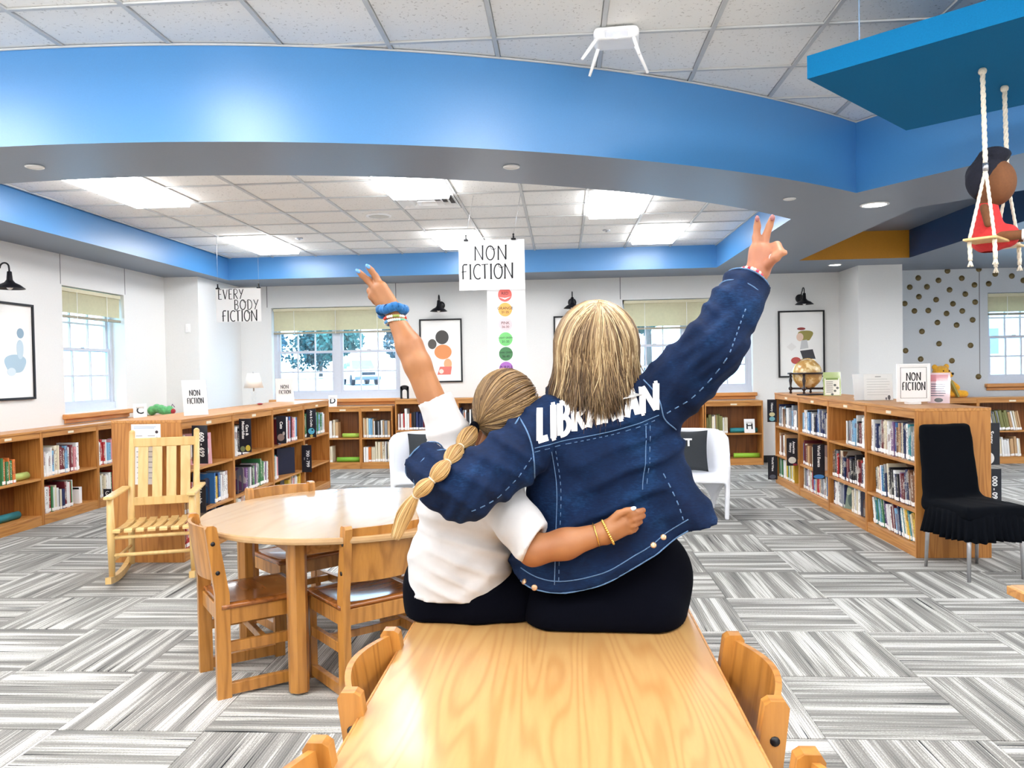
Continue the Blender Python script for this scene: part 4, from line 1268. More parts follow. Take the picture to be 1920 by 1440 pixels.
row(r3, .03, .92, zz[0], D3[0], ['sky blue', 'brown', 'white', 'grey', 'blue', 'white', 'black', 'navy'], .21, .275, 0, 12, tmin=.024, tmax=.052)
row(r3, .03, .30, zz[1], D3[1], ['brown', 'grey', 'tan', 'white'], .21, .265, 0, 13)
row(r3, .03, .66, zz[2], D3[2], ['grey', 'white', 'brown', 'green', 'white', 'yellow', 'black'], .20, .24, -.06, 14)
l0, l1, l2, l3 = LI
E0 = [a + ' of the bay behind the rocking chair' for a in ('top shelf', 'middle shelf', 'bottom shelf')]
row(l0, .03, .16, zz[0], E0[0], ['white', 'cream'], .22, .27, 0, 20)
row(l0, .05, .34, zz[1], E0[1], ['white', 'pink', 'red', 'cream', 'white', 'tan'], .21, .265, 0, 21)
row(l0, .62, .93, zz[1], E0[1], ['blue', 'sky blue', 'yellow', 'blue', 'white', 'navy'], .22, .265, 0, 22)
row(l0, .03, .30, zz[2], E0[2], ['red', 'maroon', 'navy', 'black'], .20, .24, 0, 23)
row(l0, .55, .93, zz[2], E0[2], ['grey', 'white', 'black', 'navy'], .18, .23, 0, 24)
E1 = [a + ' of the motorbikes bay' for a in ('top shelf', 'middle shelf', 'bottom shelf')]
row(l1, .03, .46, zz[0], E1[0], ['white', 'black', 'navy', 'white', 'grey', 'black', 'white'], .22, .27, 0, 25)
row(l1, .36, .92, zz[1], E1[1], ['purple', 'grey', 'green', 'navy', 'white', 'white', 'pink', 'black', 'white'], .21, .265, .04, 26)
row(l1, .03, .60, zz[2], E1[2], ['white', 'cream', 'white', 'orange', 'sky blue', 'white'], .20, .24, 0, 27)
E2 = [a + ' of the cats bay' for a in ('top shelf', 'middle shelf', 'bottom shelf')]
row(l2, .26, .84, zz[0], E2[0], ['maroon', 'pink', 'white', 'tan', 'white', 'blue', 'sky blue', 'blue'], .22, .27, .05, 28)
row(l2, .03, .24, zz[1], E2[1], ['white', 'red', 'teal', 'pink', 'maroon'], .21, .265, 0, 29)
row(l2, .03, .18, zz[2], E2[2], ['white', 'olive', 'green'], .18, .22, 0, 30)
row(l2, .50, .92, zz[2], E2[2], ['yellow', 'yellow', 'tan', 'pink', 'cream', 'white'], .20, .24, .06, 31, tmin=.03, tmax=.05)
E3 = [a + ' of the arts and crafts bay' for a in ('top shelf', 'middle shelf', 'bottom shelf')]
row(l3, .06, .90, zz[0], E3[0], ['white', 'sky blue', 'white', 'green', 'navy', 'green', 'grey', 'purple', 'white'], .23, .275, .04, 32, tmin=.03, tmax=.055)
row(l3, .04, .26, zz[1], E3[1], ['cream', 'red', 'white', 'tan'], .21, .265, 0, 33)
w0, w1, w2, w3 = LW
F1 = [a + ' of the low bookcase under bird poster' for a in ('top shelf', 'bottom shelf')]
row(w0, .42, .60, SH2[0], 'top shelf of the low bookcase at the picture edge', [], .21, .26, 0, 40, seq=['green', 'orange'])
row(w1, .03, .66, SH2[0], F1[0], ['grey', 'maroon', 'sky blue', 'white', 'purple', 'white', 'cream', 'white', 'white', 'pink'], .22, .29, 0, 41, tmin=.02, tmax=.048)
row(w1, .03, .56, SH2[1], F1[1], [], .20, .27, 0, 42, seq=['maroon', 'white', 'white', 'red', 'green', 'white', 'cream', 'white', 'navy', 'cream', 'navy'], tmin=.02, tmax=.05)
F2 = [a + ' of the low bookcase by rocking chair' for a in ('top shelf', 'bottom shelf')]
row(w2, .03, .80, SH2[0], F2[0], ['white', 'pink', 'sky blue', 'white', 'red', 'white'], .22, .28, 0, 43)
row(w2, .03, .60, SH2[1], F2[1], ['red', 'yellow', 'green', 'white', 'cream'], .20, .26, 0, 44)
row(BK[0], .03, .20, SH2[0], 'top shelf of the bookcase under letter D', ['tan', 'brown', 'cream', 'olive', 'white'], .20, .27, 0, 50, far=True)
row(BK[0], .03, .09, SH2[1], 'bottom shelf of the bookcase under letter D', ['cream', 'white'], .20, .27, 0, 51, far=True)
row(BK[1], .03, .45, SH2[0], 'top shelf of the packed pale bookcase', P_F, .20, .30, 0, 52, far=True)
row(BK[1], .03, .45, SH2[1], 'bottom shelf of the packed pale bookcase', P_F, .22, .30, 0, 53, far=True)
row(BK[2], .03, .56, .56, 'top shelf of the taller back bookcase', P_D, .24, .33, 0, 54, far=True)
row(BK[2], .03, .50, .10, 'bottom shelf of the taller back bookcase', P_D, .24, .33, -.04, 55, far=True)
row(BK[3], .03, .88, .56, 'top shelf of the bookcase behind the girl', P_D, .24, .33, 0, 56, far=True)
row(BK[4], .45, .8, SH2[1], 'bottom shelf of the bookcase behind the jacket', P_F, .2, .28, 0, 57, far=True)
row(BK[5], .03, .34, SH2[0], 'top shelf of the bookcase with letter H', ['cream', 'olive', 'tan', 'white', 'cream'], .22, .28, 0, 58, far=True)
row(BK[5], .03, .36, SH2[1], 'bottom shelf of the bookcase with letter H', ['cream', 'white', 'orange', 'green', 'tan'], .22, .28, -.18, 59, far=True)
row(DW[1], .10, .62, SH2[0], 'top shelf of the bookcase by dotted wall', ['cream', 'grey', 'tan', 'white', 'olive'], .22, .28, -.20, 60, far=True)
row(DW[1], .03, .60, SH2[1], 'bottom shelf of the bookcase by dotted wall', ['white', 'cream', 'teal', 'white', 'tan'], .22, .28, -.08, 61, far=True)

BOOKS.sort(key=lambda b: -b[5] / (b[0].translation.length_squared))
NIND = 300
def nth(i):
    i = int(i); return '%d%s' % (i, 'th' if 10 < i % 100 < 14 else {1: 'st', 2: 'nd', 3: 'rd'}.get(i % 10, 'th'))
for M, cn, size, desc, br, _ in BOOKS[:NIND]:
    cn, ix = cn.split('|')
    o = link('book', BOOK); o.matrix_world = M
    o.color = tuple(min(1, lin(v) * br) for v in PAL[cn]) + (1,)
    end = 'globe end' if ('black chair' in desc or 'globe' in desc) else ('left end' if 'back' in desc and 'rocking' not in desc or 'letter' in desc or 'dotted' in desc or 'pale' in desc else 'near end')
    tag(o, '%s %s book, %s from %s, %s' % (size, cn, nth(ix), end, desc.replace(' of the ', ' of ').replace('beside the', 'beside').replace('behind the', 'behind')), 'book', 'books on the ' + desc)
    link('spine_label', STICKER, o)
restm = MB(); cols = []
for M, cn, size, desc, br, _ in BOOKS[NIND:]:
    cn = cn.split('|')[0]
    n0 = len(restm.f)
    restm.add([tuple(M @ v.co) for v in BOOK.vertices], [tuple(p.vertices) for p in BOOK.polygons])
    restm.mi[n0:] = [p.material_index for p in BOOK.polygons]
    c4 = tuple(min(1, lin(v) * br) for v in PAL[cn]) + (1,)
    cols += [c4] * len(BOOK.vertices)
    n0 = len(restm.f)
    restm.add([tuple(M @ v.co) for v in STICKER.vertices], [tuple(p.vertices) for p in STICKER.polygons], 2)
    cols += [c4] * len(STICKER.vertices)
def attr_cover():
    t = NT('distant_book_cover'); a = t.n('ShaderNodeAttribute'); a.attribute_name = 'cover_colour'
    t.l(a.outputs['Color'], t.bsdf.inputs['Base Color']); t.bsdf.inputs['Roughness'].default_value = .45
    return t.m
if restm.v:
    me = bpy.data.meshes.new('books'); me.from_pydata(restm.v, [], restm.f)
    for m in (attr_cover(), PAGES, PAPER): me.materials.append(m)
    me.polygons.foreach_set('material_index', restm.mi)
    at_ = me.color_attributes.new('cover_colour', 'FLOAT_COLOR', 'POINT')
    at_.data.foreach_set('color', [c for q in cols for c in q])
    o = link('books', me); o['kind'] = 'stuff'
    tag(o, 'small upright books filling the farther shelves along the back', 'books')
print('books', len(BOOKS))

# ================================================================== small things on the shelves
def art(name, col, pts, parent, y=-.0015, loc=(0, 0, 0)):
    """flat printed shape in the x-z plane"""
    mb = MB(); mb.prism(pts, y, 0, 'y')
    o = mb.build(name, OBJCOL, parent, loc); o.color = C(*col)
    return o
def blob(cx, cz, rx, rz_, n=26, wob=0.0, ph=0):
    return [(cx + rx * math.cos(2 * PI * i / n) * (1 + wob * math.sin(3 * 2 * PI * i / n + ph)), cz + rz_ * math.sin(2 * PI * i / n) * (1 + wob * math.cos(2 * 2 * PI * i / n + ph))) for i in range(n)]
NAVYCARD = plain('black_sign_card', C(24, 28, 40), .35, .08)
def shelf_sign(p, w, h, title, label, sub=None, size=None, deco=None):
    """dark card standing out from the shelf front, facing the camera side (-y); p = lower corner nearest the shelf"""
    s = thing('section_sign', label, 'sign', p, 0, 'dark section signs on the bookcases')
    obox('card', (0, 0, 0), (w, .004, h), NAVYCARD, s, .0008)
    lines = title.split('\n'); size = size or w * .42
    for i, ln in enumerate(lines):
        x = w * (.62 if sub else .5) + (len(lines) / 2 - i - .5) * size * 1.05
        zc = h * (.5 if deco is None else .66)
        text(ln, size, PAPER, s, (x, -.0006, zc), PI / 2, bold=.0012)
    if sub: text(sub, size * .34, PAPER, s, (w * .28, -.0006, h * .5), PI / 2)
    if deco:
        for col, (cx, cz, rx, rz_) in deco:
            art('emblem', col, blob(cx * w, cz * h, rx * w, rz_ * h), s)
    return s
# island by the rocking chair: cards stand off its face (x = -2.90)
shelf_sign((-2.895, 5.98, .735), .125, .30, '600 - 699', 'dark sign reading 600 - 699 behind the rocking chair', 'Technology', .05)
shelf_sign((-2.895, 5.98, .35), .10, .26, 'Health', 'dark sign reading Health below the 600 - 699 sign', None, .045)
shelf_sign((-2.895, 6.88, .73), .11, .30, 'Cars &\nMotorbikes', 'dark sign reading Cars and Motorbikes with yellow wheels', None, .034, [((214, 190, 70), (.72, .12, .2, .09)), ((120, 130, 90), (.28, .10, .2, .08))])
shelf_sign((-2.895, 7.80, .72), .10, .28, 'Cats', 'dark sign reading Cats with a grey shape', None, .04, [((150, 128, 120), (.45, .22, .36, .13)), ((190, 180, 176), (.75, .36, .12, .07))])
shelf_sign((-2.895, 8.74, .70), .11, .32, 'Arts & Crafts', 'dark sign reading Arts and Crafts with a blue palette', None, .034, [((96, 190, 220), (.5, .22, .34, .11)), ((24, 28, 40), (.6, .26, .1, .03)), ((200, 180, 90), (.5, .05, .15, .05))])
shelf_sign((-2.895, 8.55, .33), .11, .30, '700 - 799', 'dark sign reading 700 - 799 on the far island bay', 'Arts', .048)
# island by the black chair: aisle face x = 2.55 and rear face x = 3.08
shelf_sign((2.44, 9.62, .74), .11, .27, 'History', 'dark sign reading History with an hourglass at the island end', None, .034, [((214, 206, 160), (.5, .34, .3, .09)), ((120, 180, 190), (.5, .14, .3, .10))])
shelf_sign((2.44, 9.62, .05), .11, .28, 'World Wars', 'dark sign reading World Wars at the floor end of island', None, .032, [((90, 96, 110), (.5, .12, .34, .09))])
shelf_sign((2.43, 8.78, .32), .115, .30, 'American\nHistory', 'dark sign reading American History on the globe bay', None, .034, [((226, 224, 214), (.5, .2, .36, .12)), ((150, 40, 60), (.75, .04, .2, .04))])
shelf_sign((2.43, 7.88, .30), .115, .34, 'World Events', 'dark sign reading World Events between two island bays', None, .038, [((64, 140, 210), (.5, .07, .44, .06))])
shelf_sign((3.085, 6.02, .66), .12, .31, 'Scary', 'dark sign reading Scary with a white ghostly shape behind chair', None, .042, [((236, 236, 236), (.36, .16, .3, .14)), ((24, 28, 40), (.3, .24, .08, .03))])
shelf_sign((3.085, 6.02, .33), .13, .30, '000 - 099', 'dark sign reading 000 - 099 beside the black chair', 'Computer Science', .05)
o = shelf_sign((-5.03, 8.30, .10), .09, .10, 'C', 'small dark card with white letter C near rocking chair arm', None, .01)
text('C', .07, PAPER, o, (.045, -.0006, .05))

def letter_card(p, w, h, ch, label, rz=0.0, tilt=-.14):
    t = thing('letter_card', label, 'card', p, rz, 'white letter cards')
    c = MB().box((-w / 2, 0, 0), (w / 2, .003, h)).build('card', PAPER, t)
    c.rotation_euler = (tilt, 0, 0)
    s = MB().add([(-w * .3, .003, h * .8), (w * .3, .003, h * .8), (w * .3, h * .42, 0), (-w * .3, h * .42, 0)], [(0, 1, 2, 3)]).build('easel_back', PAPER, t)
    text(ch, h * .72, INK, c, (0, -.0012, h * .5), bold=.0025)
    return t
letter_card((-5.13, 9.28, .921), .15, .17, 'C', 'white card with black letter C on the low side bookcase', math.radians(35))
letter_card((-3.41, 11.50, .921), .13, .17, 'D', 'white card with black letter D on the back bookcase', 0)
letter_card((2.66, 11.47, .456), .15, .20, 'H', 'white card with black letter H in the back bookcase', 0)

# posters and flyers in stands
def stand(p, w, h, rz, label, col=(246, 246, 246), cat='sign', draw=None, group='tabletop sign holders', tilt=-.12):
    t = thing('sign_holder', label, cat, p, rz, group)
    c = MB().box((-w / 2, 0, .006), (w / 2, .0025, h)).build('print', OBJCOL, t); c.color = C(*col); c.rotation_euler = (tilt, 0, 0)
    a = MB().box((-w / 2 - .003, -.003, .004), (w / 2 + .003, -.001, h + .004)).build('clear_front', ACRYLIC, t); a.rotation_euler = (tilt, 0, 0)
    MB().box((-w / 2 - .003, -.02, 0), (w / 2 + .003, .09, .004)).build('clear_foot', ACRYLIC, t)
    if draw: draw(c, w, h)
    return t
def nonfic(c, w, h):
    hand_lettering('NON', h * .15, INK, c, (0, -.0008, h * .64), w * .42, thick=.14, gap=.25)
    hand_lettering('FICTION', h * .15, INK, c, (0, -.0008, h * .42), w * .66, thick=.14, gap=.22)
stand((-3.02, 6.33, 1.09), .21, .30, math.radians(52), 'white non fiction sign holder on the island near rocking chair', draw=nonfic)
stand((-3.28, 9.15, 1.09), .21, .28, math.radians(35), 'white non fiction sign holder on the far end of island', draw=nonfic)
def bars(col, n, x0, x1, z0, z1, hh):
    def f(c, w, h):
        for i in range(n):
            z = h * (z0 + (z1 - z0) * i / max(1, n - 1))
            art('printed_line', col, [(w * x0, z), (w * x1 * (1 if i % 3 else .8), z), (w * x1 * (1 if i % 3 else .8), z + h * hh), (w * x0, z + h * hh)], c)
    return f
def green_flyer(c, w, h):
    art('printed_panel', (248, 246, 232), [(-w * .42, h * .05), (w * .42, h * .05), (w * .42, h * .74), (-w * .42, h * .74)], c, -.0008)
    art('printed_title', (120, 150, 60), [(-w * .36, h * .68), (w * .36, h * .68), (w * .36, h * .76), (-w * .36, h * .76)], c, -.0018)
    bars((120, 120, 116), 6, -.34, .05, .16, .58, .03)(c, w, h)
    for x, z in ((.16, .46), (.30, .34), (.16, .22), (0.0, .08)):
        art('printed_picture', (90, 96, 90), blob(w * x, h * z, w * .08, h * .05, 10), c, -.0018)
stand((2.78, 8.35, 1.09), .17, .25, math.radians(-10), 'green and white flyer in a clear stand on the island', (178, 200, 120), 'flyer', green_flyer)
def white_flyer(c, w, h):
    bars((196, 198, 196), 7, -.40, .40, .22, .80, .012)(c, w, h)
    art('printed_title', (150, 150, 150), [(-w * .10, h * .88), (w * .10, h * .88), (w * .10, h * .91), (-w * .10, h * .91)], c)
    art('printed_picture', (90, 90, 94), blob(w * .36, h * .12, w * .05, h * .09, 12), c)
    art('printed_picture', (120, 120, 124), blob(w * .26, h * .08, w * .03, h * .05, 12), c)
stand((2.80, 7.20, 1.09), .24, .24, math.radians(-6), 'white printed flyer in a clear stand between green flyer and framed sign', (250, 250, 248), 'flyer', white_flyer)
stand((2.68, 7.26, 1.09), .17, .24, math.radians(22), 'blank side of white flyer folded beside the printed one', (248, 248, 248), 'flyer')
def pink_flyer(c, w, h):
    bars((96, 92, 110), 6, -.36, .30, .25, .62, .03)(c, w, h)
    art('printed_panel', (206, 130, 140), [(-w * .4, h * .72), (w * .4, h * .72), (w * .4, h * .94), (-w * .4, h * .94)], c)
    art('printed_picture', (80, 80, 84), blob(0, h * .12, w * .2, h * .07, 12), c)
stand((3.00, 6.52, 1.09), .16, .25, math.radians(-38), 'pink printed flyer in a clear stand beside framed non fiction sign', (226, 196, 204), 'flyer', pink_flyer)
fs_ = thing('framed_sign', 'white framed sign reading NON FICTION on the island', 'sign', (2.80, 6.50, 1.09), math.radians(-4))
fr_ = MB()
for lo, hi in (((-.128, 0, .02), (-.108, .016, .325)), ((.108, 0, .02), (.128, .016, .325)), ((-.108, 0, .02), (.108, .016, .04)), ((-.108, 0, .305), (.108, .016, .325))):
    fr_.box(lo, hi, 0, .003)
fr_.build('frame', WHITE, fs_)
pr_ = obox('print', (-.109, .004, .039), (.109, .008, .306), PAPER, fs_)
MB().ribbon([(-.098, .05), (.098, .05), (.098, .295), (-.098, .295)], .0035, .003, .0045, 0, True).build('border', INK, pr_)
for wd, z, ww in (('NON', .222, .105), ('FICTION', .145, .172)):
    hand_lettering(wd, .062, INK, pr_, (0, .0038, z), ww, thick=.13, gap=.22)
MB().box((-.05, -.02, 0), (.05, .07, .02), 0, .003).build('stand_foot', WHITE, fs_)

# globe in a dark turned stand
def globe_mat():
    t = NT('antique_globe_paper'); nz = t.noise(t.coords(), 9.0, 5, .55)
    t.color(t.ramp(nz, [(.44, C(236, 214, 168)), (.50, C(206, 170, 110)), (.56, C(186, 142, 82))]))
    t.bsdf.inputs['Roughness'].default_value = .22
    return t.m
gl = thing('globe', 'antique tan globe in a dark turned wood stand on the island', 'globe', (2.80, 9.25, 1.09), .3)
MB().sphere((0, 0, .225), .165, 32, 20).build('sphere', globe_mat(), gl)
DARKW = plain('dark_turned_wood', C(34, 20, 22), .3, .2, 30)
MB().lathe([(.172, .222), (.215, .222), (.215, .240), (.172, .240), (.172, .222)], 40).build('horizon_ring', DARKW, gl)
mer = [(.176 * math.cos(a), 0, .225 + .176 * math.sin(a)) for a in [2 * PI * i / 36 for i in range(37)]]
MB().tube(mer, .005, 6).build('meridian', GOLD, gl)
for k in range(4):
    a = PI / 4 + PI / 2 * k; x, y = .185 * math.cos(a), .185 * math.sin(a)
    MB().lathe([(.010, 0), (.016, .012), (.009, .03), (.024, .05), (.024, .065), (.010, .08), (.014, .12), (.019, .15), (.010, .19), (.014, .205), (.014, .223)], 12, (x, y, 0)).build('leg', DARKW, gl)
for a in (PI / 4, 3 * PI / 4):
    MB().tube([(.185 * math.cos(a), .185 * math.sin(a), .057), (-.185 * math.cos(a), -.185 * math.sin(a), .057)], .012, 8).build('stretcher', DARKW, gl)
MB().tube([(0, 0, .05), (0, 0, .07)], .02, 10).build('pivot', DARKW, gl)
# flat things lying on the island top
t_ = thing('closed_laptop', 'thin dark closed tablet lying flat between globe and green flyer', 'tablet', (2.72, 8.75, 1.09), math.radians(20))
obox('body', (-.15, -.1, 0), (.15, .1, .012), BLACK, t_, .003); obox('screen', (-.14, -.09, .012), (.14, .09, .0125), NAVYMETAL, t_)
t_ = thing('paper_tray', 'low stack of papers lying behind the white flyer', 'papers', (2.93, 7.75, 1.09), .1)
for i in range(3): obox('sheet', (-.10 + .005 * i, -.13, .004 * i), (.10 + .006 * i, .13, .004 * i + .003), PAPER, t_)

# table lamp
lp = thing('table_lamp', 'small table lamp with white shade and clear glass base', 'lamp', (-3.38, 8.45, 1.09))
MB().lathe([(.055, 0), (.055, .012), (.022, .02), (.02, .05), (.032, .075), (.018, .10), (.03, .125), (.016, .15), (.012, .20)], 20).build('base', ACRYLIC, lp)
MB().lathe([(.105, .185), (.062, .345), (.058, .345), (.101, .185)], 28).build('lamp_shade', plain('white_lamp_shade', C(236, 234, 228), .8, .02), lp)
MB().lathe([(.006, .15), (.006, .35), (.012, .36)], 10).build('stem', CHROME, lp)
MB().sphere((0, 0, .0), .02, 10, 6, sc=(1.6, 1, .5)).build('switch', plain('red_switch', C(150, 40, 50), .5), lp).location = (.09, -.06, .01)

# foam rollers in the empty shelf bays
def roller(p, L_, r, col, rz, label):
    t = thing('foam_roller', label, 'roller', p, rz, 'coloured rollers in empty shelf bays')
    o = MB().lathe([(r * .3, 0), (r, 0), (r, L_), (r * .3, L_), (r * .3, 0)], 20, M=Matrix.Translation((0, 0, r)) @ Matrix.Rotation(PI / 2, 4, 'Y')).build('tube', OBJCOL, t); o.color = C(*col)
    for x in (0.0, L_): 
        MB().lathe([(r * .98, -.002), (r * 1.01, 0), (r * .98, .002)], 20, M=Matrix.Translation((x, 0, r)) @ Matrix.Rotation(PI / 2, 4, 'Y')).build('rim', OBJCOL, t).color = C(*[int(v * .8) for v in col])
roller((-3.27, 11.52, .456), .25, .033, (170, 206, 84), 0, 'lime green roller on upper shelf under letter D')
roller((-3.36, 11.52, .096), .34, .036, (128, 188, 60), 0, 'lime green roller on lower shelf under letter D')
roller((2.40, 11.55, .456), .38, .034, (40, 140, 150), 0, 'teal roller behind the letter H card')
roller((2.44, 11.52, .096), .36, .034, (150, 200, 60), 0, 'lime green roller on the shelf below letter H')
roller((-5.16, 7.02, .456), .24, .036, (186, 206, 120), PI / 2, 'pale green roller in the low bookcase at picture edge')
roller((-5.18, 6.60, .096), .55, .036, (30, 120, 130), PI / 2, 'teal roller on the bottom shelf at picture edge')

# metal bookends
def bookend(p, rz, label, w=.13, h=.20, col=None, gp='dark metal bookends'):
    t = thing('bookend', label, 'bookend', p, rz, gp)
    pts = [(-w / 2, 0), (-w / 2, h - .03)] + [(x, z) for x, z in arc(0, h - .03, w / 2, .03, 180, 0, 10)] + [(w / 2, 0), (w * .26, 0), (w * .26, h * .52)] + [(x, z) for x, z in arc(0, h * .52, w * .26, w * .26, 0, 180, 8)][1:] + [(-w * .26, 0)]
    mb = MB(); n = len(pts)
    half = len(pts)
    L = [(-w / 2, 0, .0)]
    # two uprights and an arch as strips so the opening stays clear
    mb.box((-w / 2, 0, 0), (-w * .26, .002, h - .03)).box((w * .26, 0, 0), (w / 2, .002, h - .03))
    top = [(x, z) for x, z in arc(0, h - .03, w / 2, .03, 180, 0, 10)]
    inn = [(x, z) for x, z in arc(0, h * .52, w * .26, w * .26, 180, 0, 10)]
    for i in range(10):
        mb.prism([inn[i], inn[i + 1], top[i + 1], top[i]], 0, .002, 'y')
    mb.build('upright', col or BLACK, t)
    obox('foot', (-w / 2, 0, 0), (w / 2, .10, .0015), col or BLACK, t)
    return t
bookend((-2.33, 11.52, 1.02), 0, 'black arched bookend on top of the taller back bookcase', .13, .20)
for case, x, z, d in ((LI[0], .50, SH3[1], 'dark bookend in the bay behind the rocking chair'), (LI[1], .24, SH3[1], 'dark bookend in the bay with motorbikes sign'), (LI[2], .36, SH3[2], 'dark bookend on bottom shelf of cats bay'),
                      (RI[1], .80, SH3[2], 'navy bookend at the end of bottom row by second bay'), (RI[3], .42, SH3[1], 'navy bookend on middle shelf under the globe')):
    M = Matrix.Translation(case.location) @ Matrix.Rotation(case.rotation_euler.z, 4, 'Z')
    p = M @ Vector((x, .05, z + .001))
    bookend(tuple(p), case.rotation_euler.z + .1, d, .17, .23, NAVYMETAL)
# picture books shown face out
def face_out(p, w, h, rz, label, col, marks):
    t = thing('picture_book', label, 'book', p, rz, 'picture books shown cover out')
    c = MB().box((-w / 2, 0, 0), (w / 2, .012, h), 0, .001).build('cover', OBJCOL, t); c.color = C(*col); c.rotation_euler = (-.12, 0, 0)
    for cc, pts in marks: art('cover_print', cc, [(x * w, z * h) for x, z in pts], c)
face_out((-3.0, 6.30, SH3[0]), .22, .26, math.radians(38), 'pink picture book standing cover out above the Health sign', (226, 170, 178), [((250, 244, 236), blob(0, .42, .40, .30)), ((190, 80, 90), [(-.4, .80), (.4, .80), (.4, .90), (-.4, .90)]), ((210, 130, 110), blob(-.15, .2, .1, .08)), ((60, 60, 70), blob(.2, .22, .08, .07))])
face_out((2.62, 7.42, SH3[2]), .16, .23, math.radians(-62), 'grey green picture book standing cover out on lowest island shelf', (120, 136, 120), [((70, 90, 84), blob(.1, .4, .3, .3)), ((170, 180, 150), blob(-.2, .7, .2, .15))])
face_out((2.62, 8.82, SH3[2]), .15, .21, math.radians(-62), 'red picture book standing cover out under American History sign', (150, 96, 70), [((196, 40, 44), blob(0, .3, .34, .24)), ((230, 220, 190), blob(.1, .7, .24, .12))])
face_out((-1.84, 11.47, .56), .22, .30, 0, 'red picture book standing cover out under the raised arm', (206, 48, 44), [((238, 230, 220), blob(0, .6, .34, .26)), ((40, 40, 46), blob(0, .4, .3, .14))])
face_out((2.62, 9.35, SH3[0]), .18, .22, math.radians(-55), 'brown picture book standing cover out on the shelf below globe', (150, 122, 98), [((60, 80, 70), blob(.1, .45, .25, .3)), ((200, 190, 170), blob(.2, .3, .1, .12))])
t_ = thing('binder', 'navy blue folder standing on the shelf beside 700 - 799 sign', 'folder', (-2.98, 8.30, SH3[1]), math.radians(62))
obox('cover', (-.12, 0, 0), (.12, .004, .28), NAVYMETAL, t_, .001); obox('back_cover', (-.12, .05, 0), (.12, .054, .28), NAVYMETAL, t_, .001); obox('spine', (-.124, 0, 0), (-.12, .054, .28), NAVYMETAL, t_)
t_ = thing('paper_box', 'small white cardboard box at the end of lower row under bird poster', 'box', (-5.10, 7.98, SH2[1]), PI / 2)
MB().box((0, 0, 0), (.05, .2, .17), 0, .002).build('body', PAPER, t_)
MB().box((.0, .001, .15), (.052, .2, .172), 0, .001).build('lid', PAPER, t_)
# notices
nt = thing('notice', 'white printed notice taped to the island end behind the rocking chair', 'notice', (-3.16, 5.816, .60))
c = obox('sheet', (-.13, 0, 0), (.10, .0012, .46), PAPER, nt)
bars((150, 170, 200), 2, -.5, .3, .93, .95, .01)(c, .22, .46)
bars((170, 172, 180), 9, -.42, -.2, .10, .80, .015)(c, .22, .46)
bars((170, 172, 180), 9, 0.0, .25, .10, .80, .015)(c, .22, .46)
for k in range(2): art('printed_picture', (120, 160, 200) if k else (60, 50, 60), blob(.07, .40 - .05 * k, .012, .012, 12), c)

# plush toys, kept plain
PLUSHG = plain('green_plush', C(96, 176, 108), .95, .25, 40, .3, sheen=.4)
pt = thing('plush_toy', 'bumpy green plush toy lying on the low bookcase beside letter C', 'plush toy', (-5.14, 9.80, .92), 0)
seg = [(-.12, 0, .06), (-.06, .01, .085), (.0, .0, .075), (.05, .0, .055), (.11, 0, .06)]
sdf_obj('body', lambda P: union(P, [ell(c_, (.055, .06, .06)) for c_ in seg], .012) - ripple(P, (.003, 90, 70, 80, 1, 0)), (-.2, -.1, -.01), (.2, .1, .17), .008, PLUSHG, pt)
MB().sphere((.16, -.01, .05), .035, 14, 8).build('pompom', plain('red_plush', C(178, 44, 52), .95, .2, 40, sheen=.4), pt)
MB().tube([(.13, 0, .09), (.15, 0, .14), (.18, 0, .10)], .005, 6).build('cord_loop', plain('purple_cord', C(96, 54, 96), .8), pt)
PLUSHY = plain('golden_plush', C(236, 172, 44), .95, .12, 40, .3, sheen=.4)
br = thing('plush_bear', 'plain golden plush bear sitting on the low bookcase by dotted wall', 'plush toy', (5.32, 11.45, .92), math.radians(8))
bear = [ell((0, 0, .14), (.13, .11, .15)), ell((-.02, -.01, .34), (.115, .11, .11)), ell((-.11, 0, .43), (.04, .025, .04)), ell((.07, .01, .435), (.04, .025, .04)), ell((.05, -.09, .32), (.05, .05, .042)),
        cap((-.10, -.02, .22), (-.15, -.08, .10), .04, .045), cap((.10, -.02, .22), (.15, -.10, .14), .04, .04), cap((-.07, -.02, .06), (-.12, -.16, .05), .06, .05), cap((.08, -.02, .06), (.26, -.10, .05), .06, .05)]
sdf_obj('body', lambda P: union(P, bear, .02), (-.25, -.26, -.01), (.34, .16, .50), .012, PLUSHY, br)
MB().sphere((.065, -.135, .335), .018, 10, 8).build('nose', INK, br)
for x in (-.05, .035): MB().sphere((x, -.11, .375), .010, 10, 8).build('eye', INK, br)
bb = thing('propped_book', 'thin olive book leaning against the golden plush bear', 'book', (5.48, 11.33, .922), math.radians(10))
o = MB().box((0, 0, 0), (.03, .18, .26), 0, .002).build('cover', OBJCOL, bb); o.color = C(150, 140, 74); o.rotation_euler = (0, -.45, 0)
o = MB().box((.004, .004, .003), (.026, .176, .262)).build('page_block', PAGES, bb); o.rotation_euler = (0, -.45, 0)

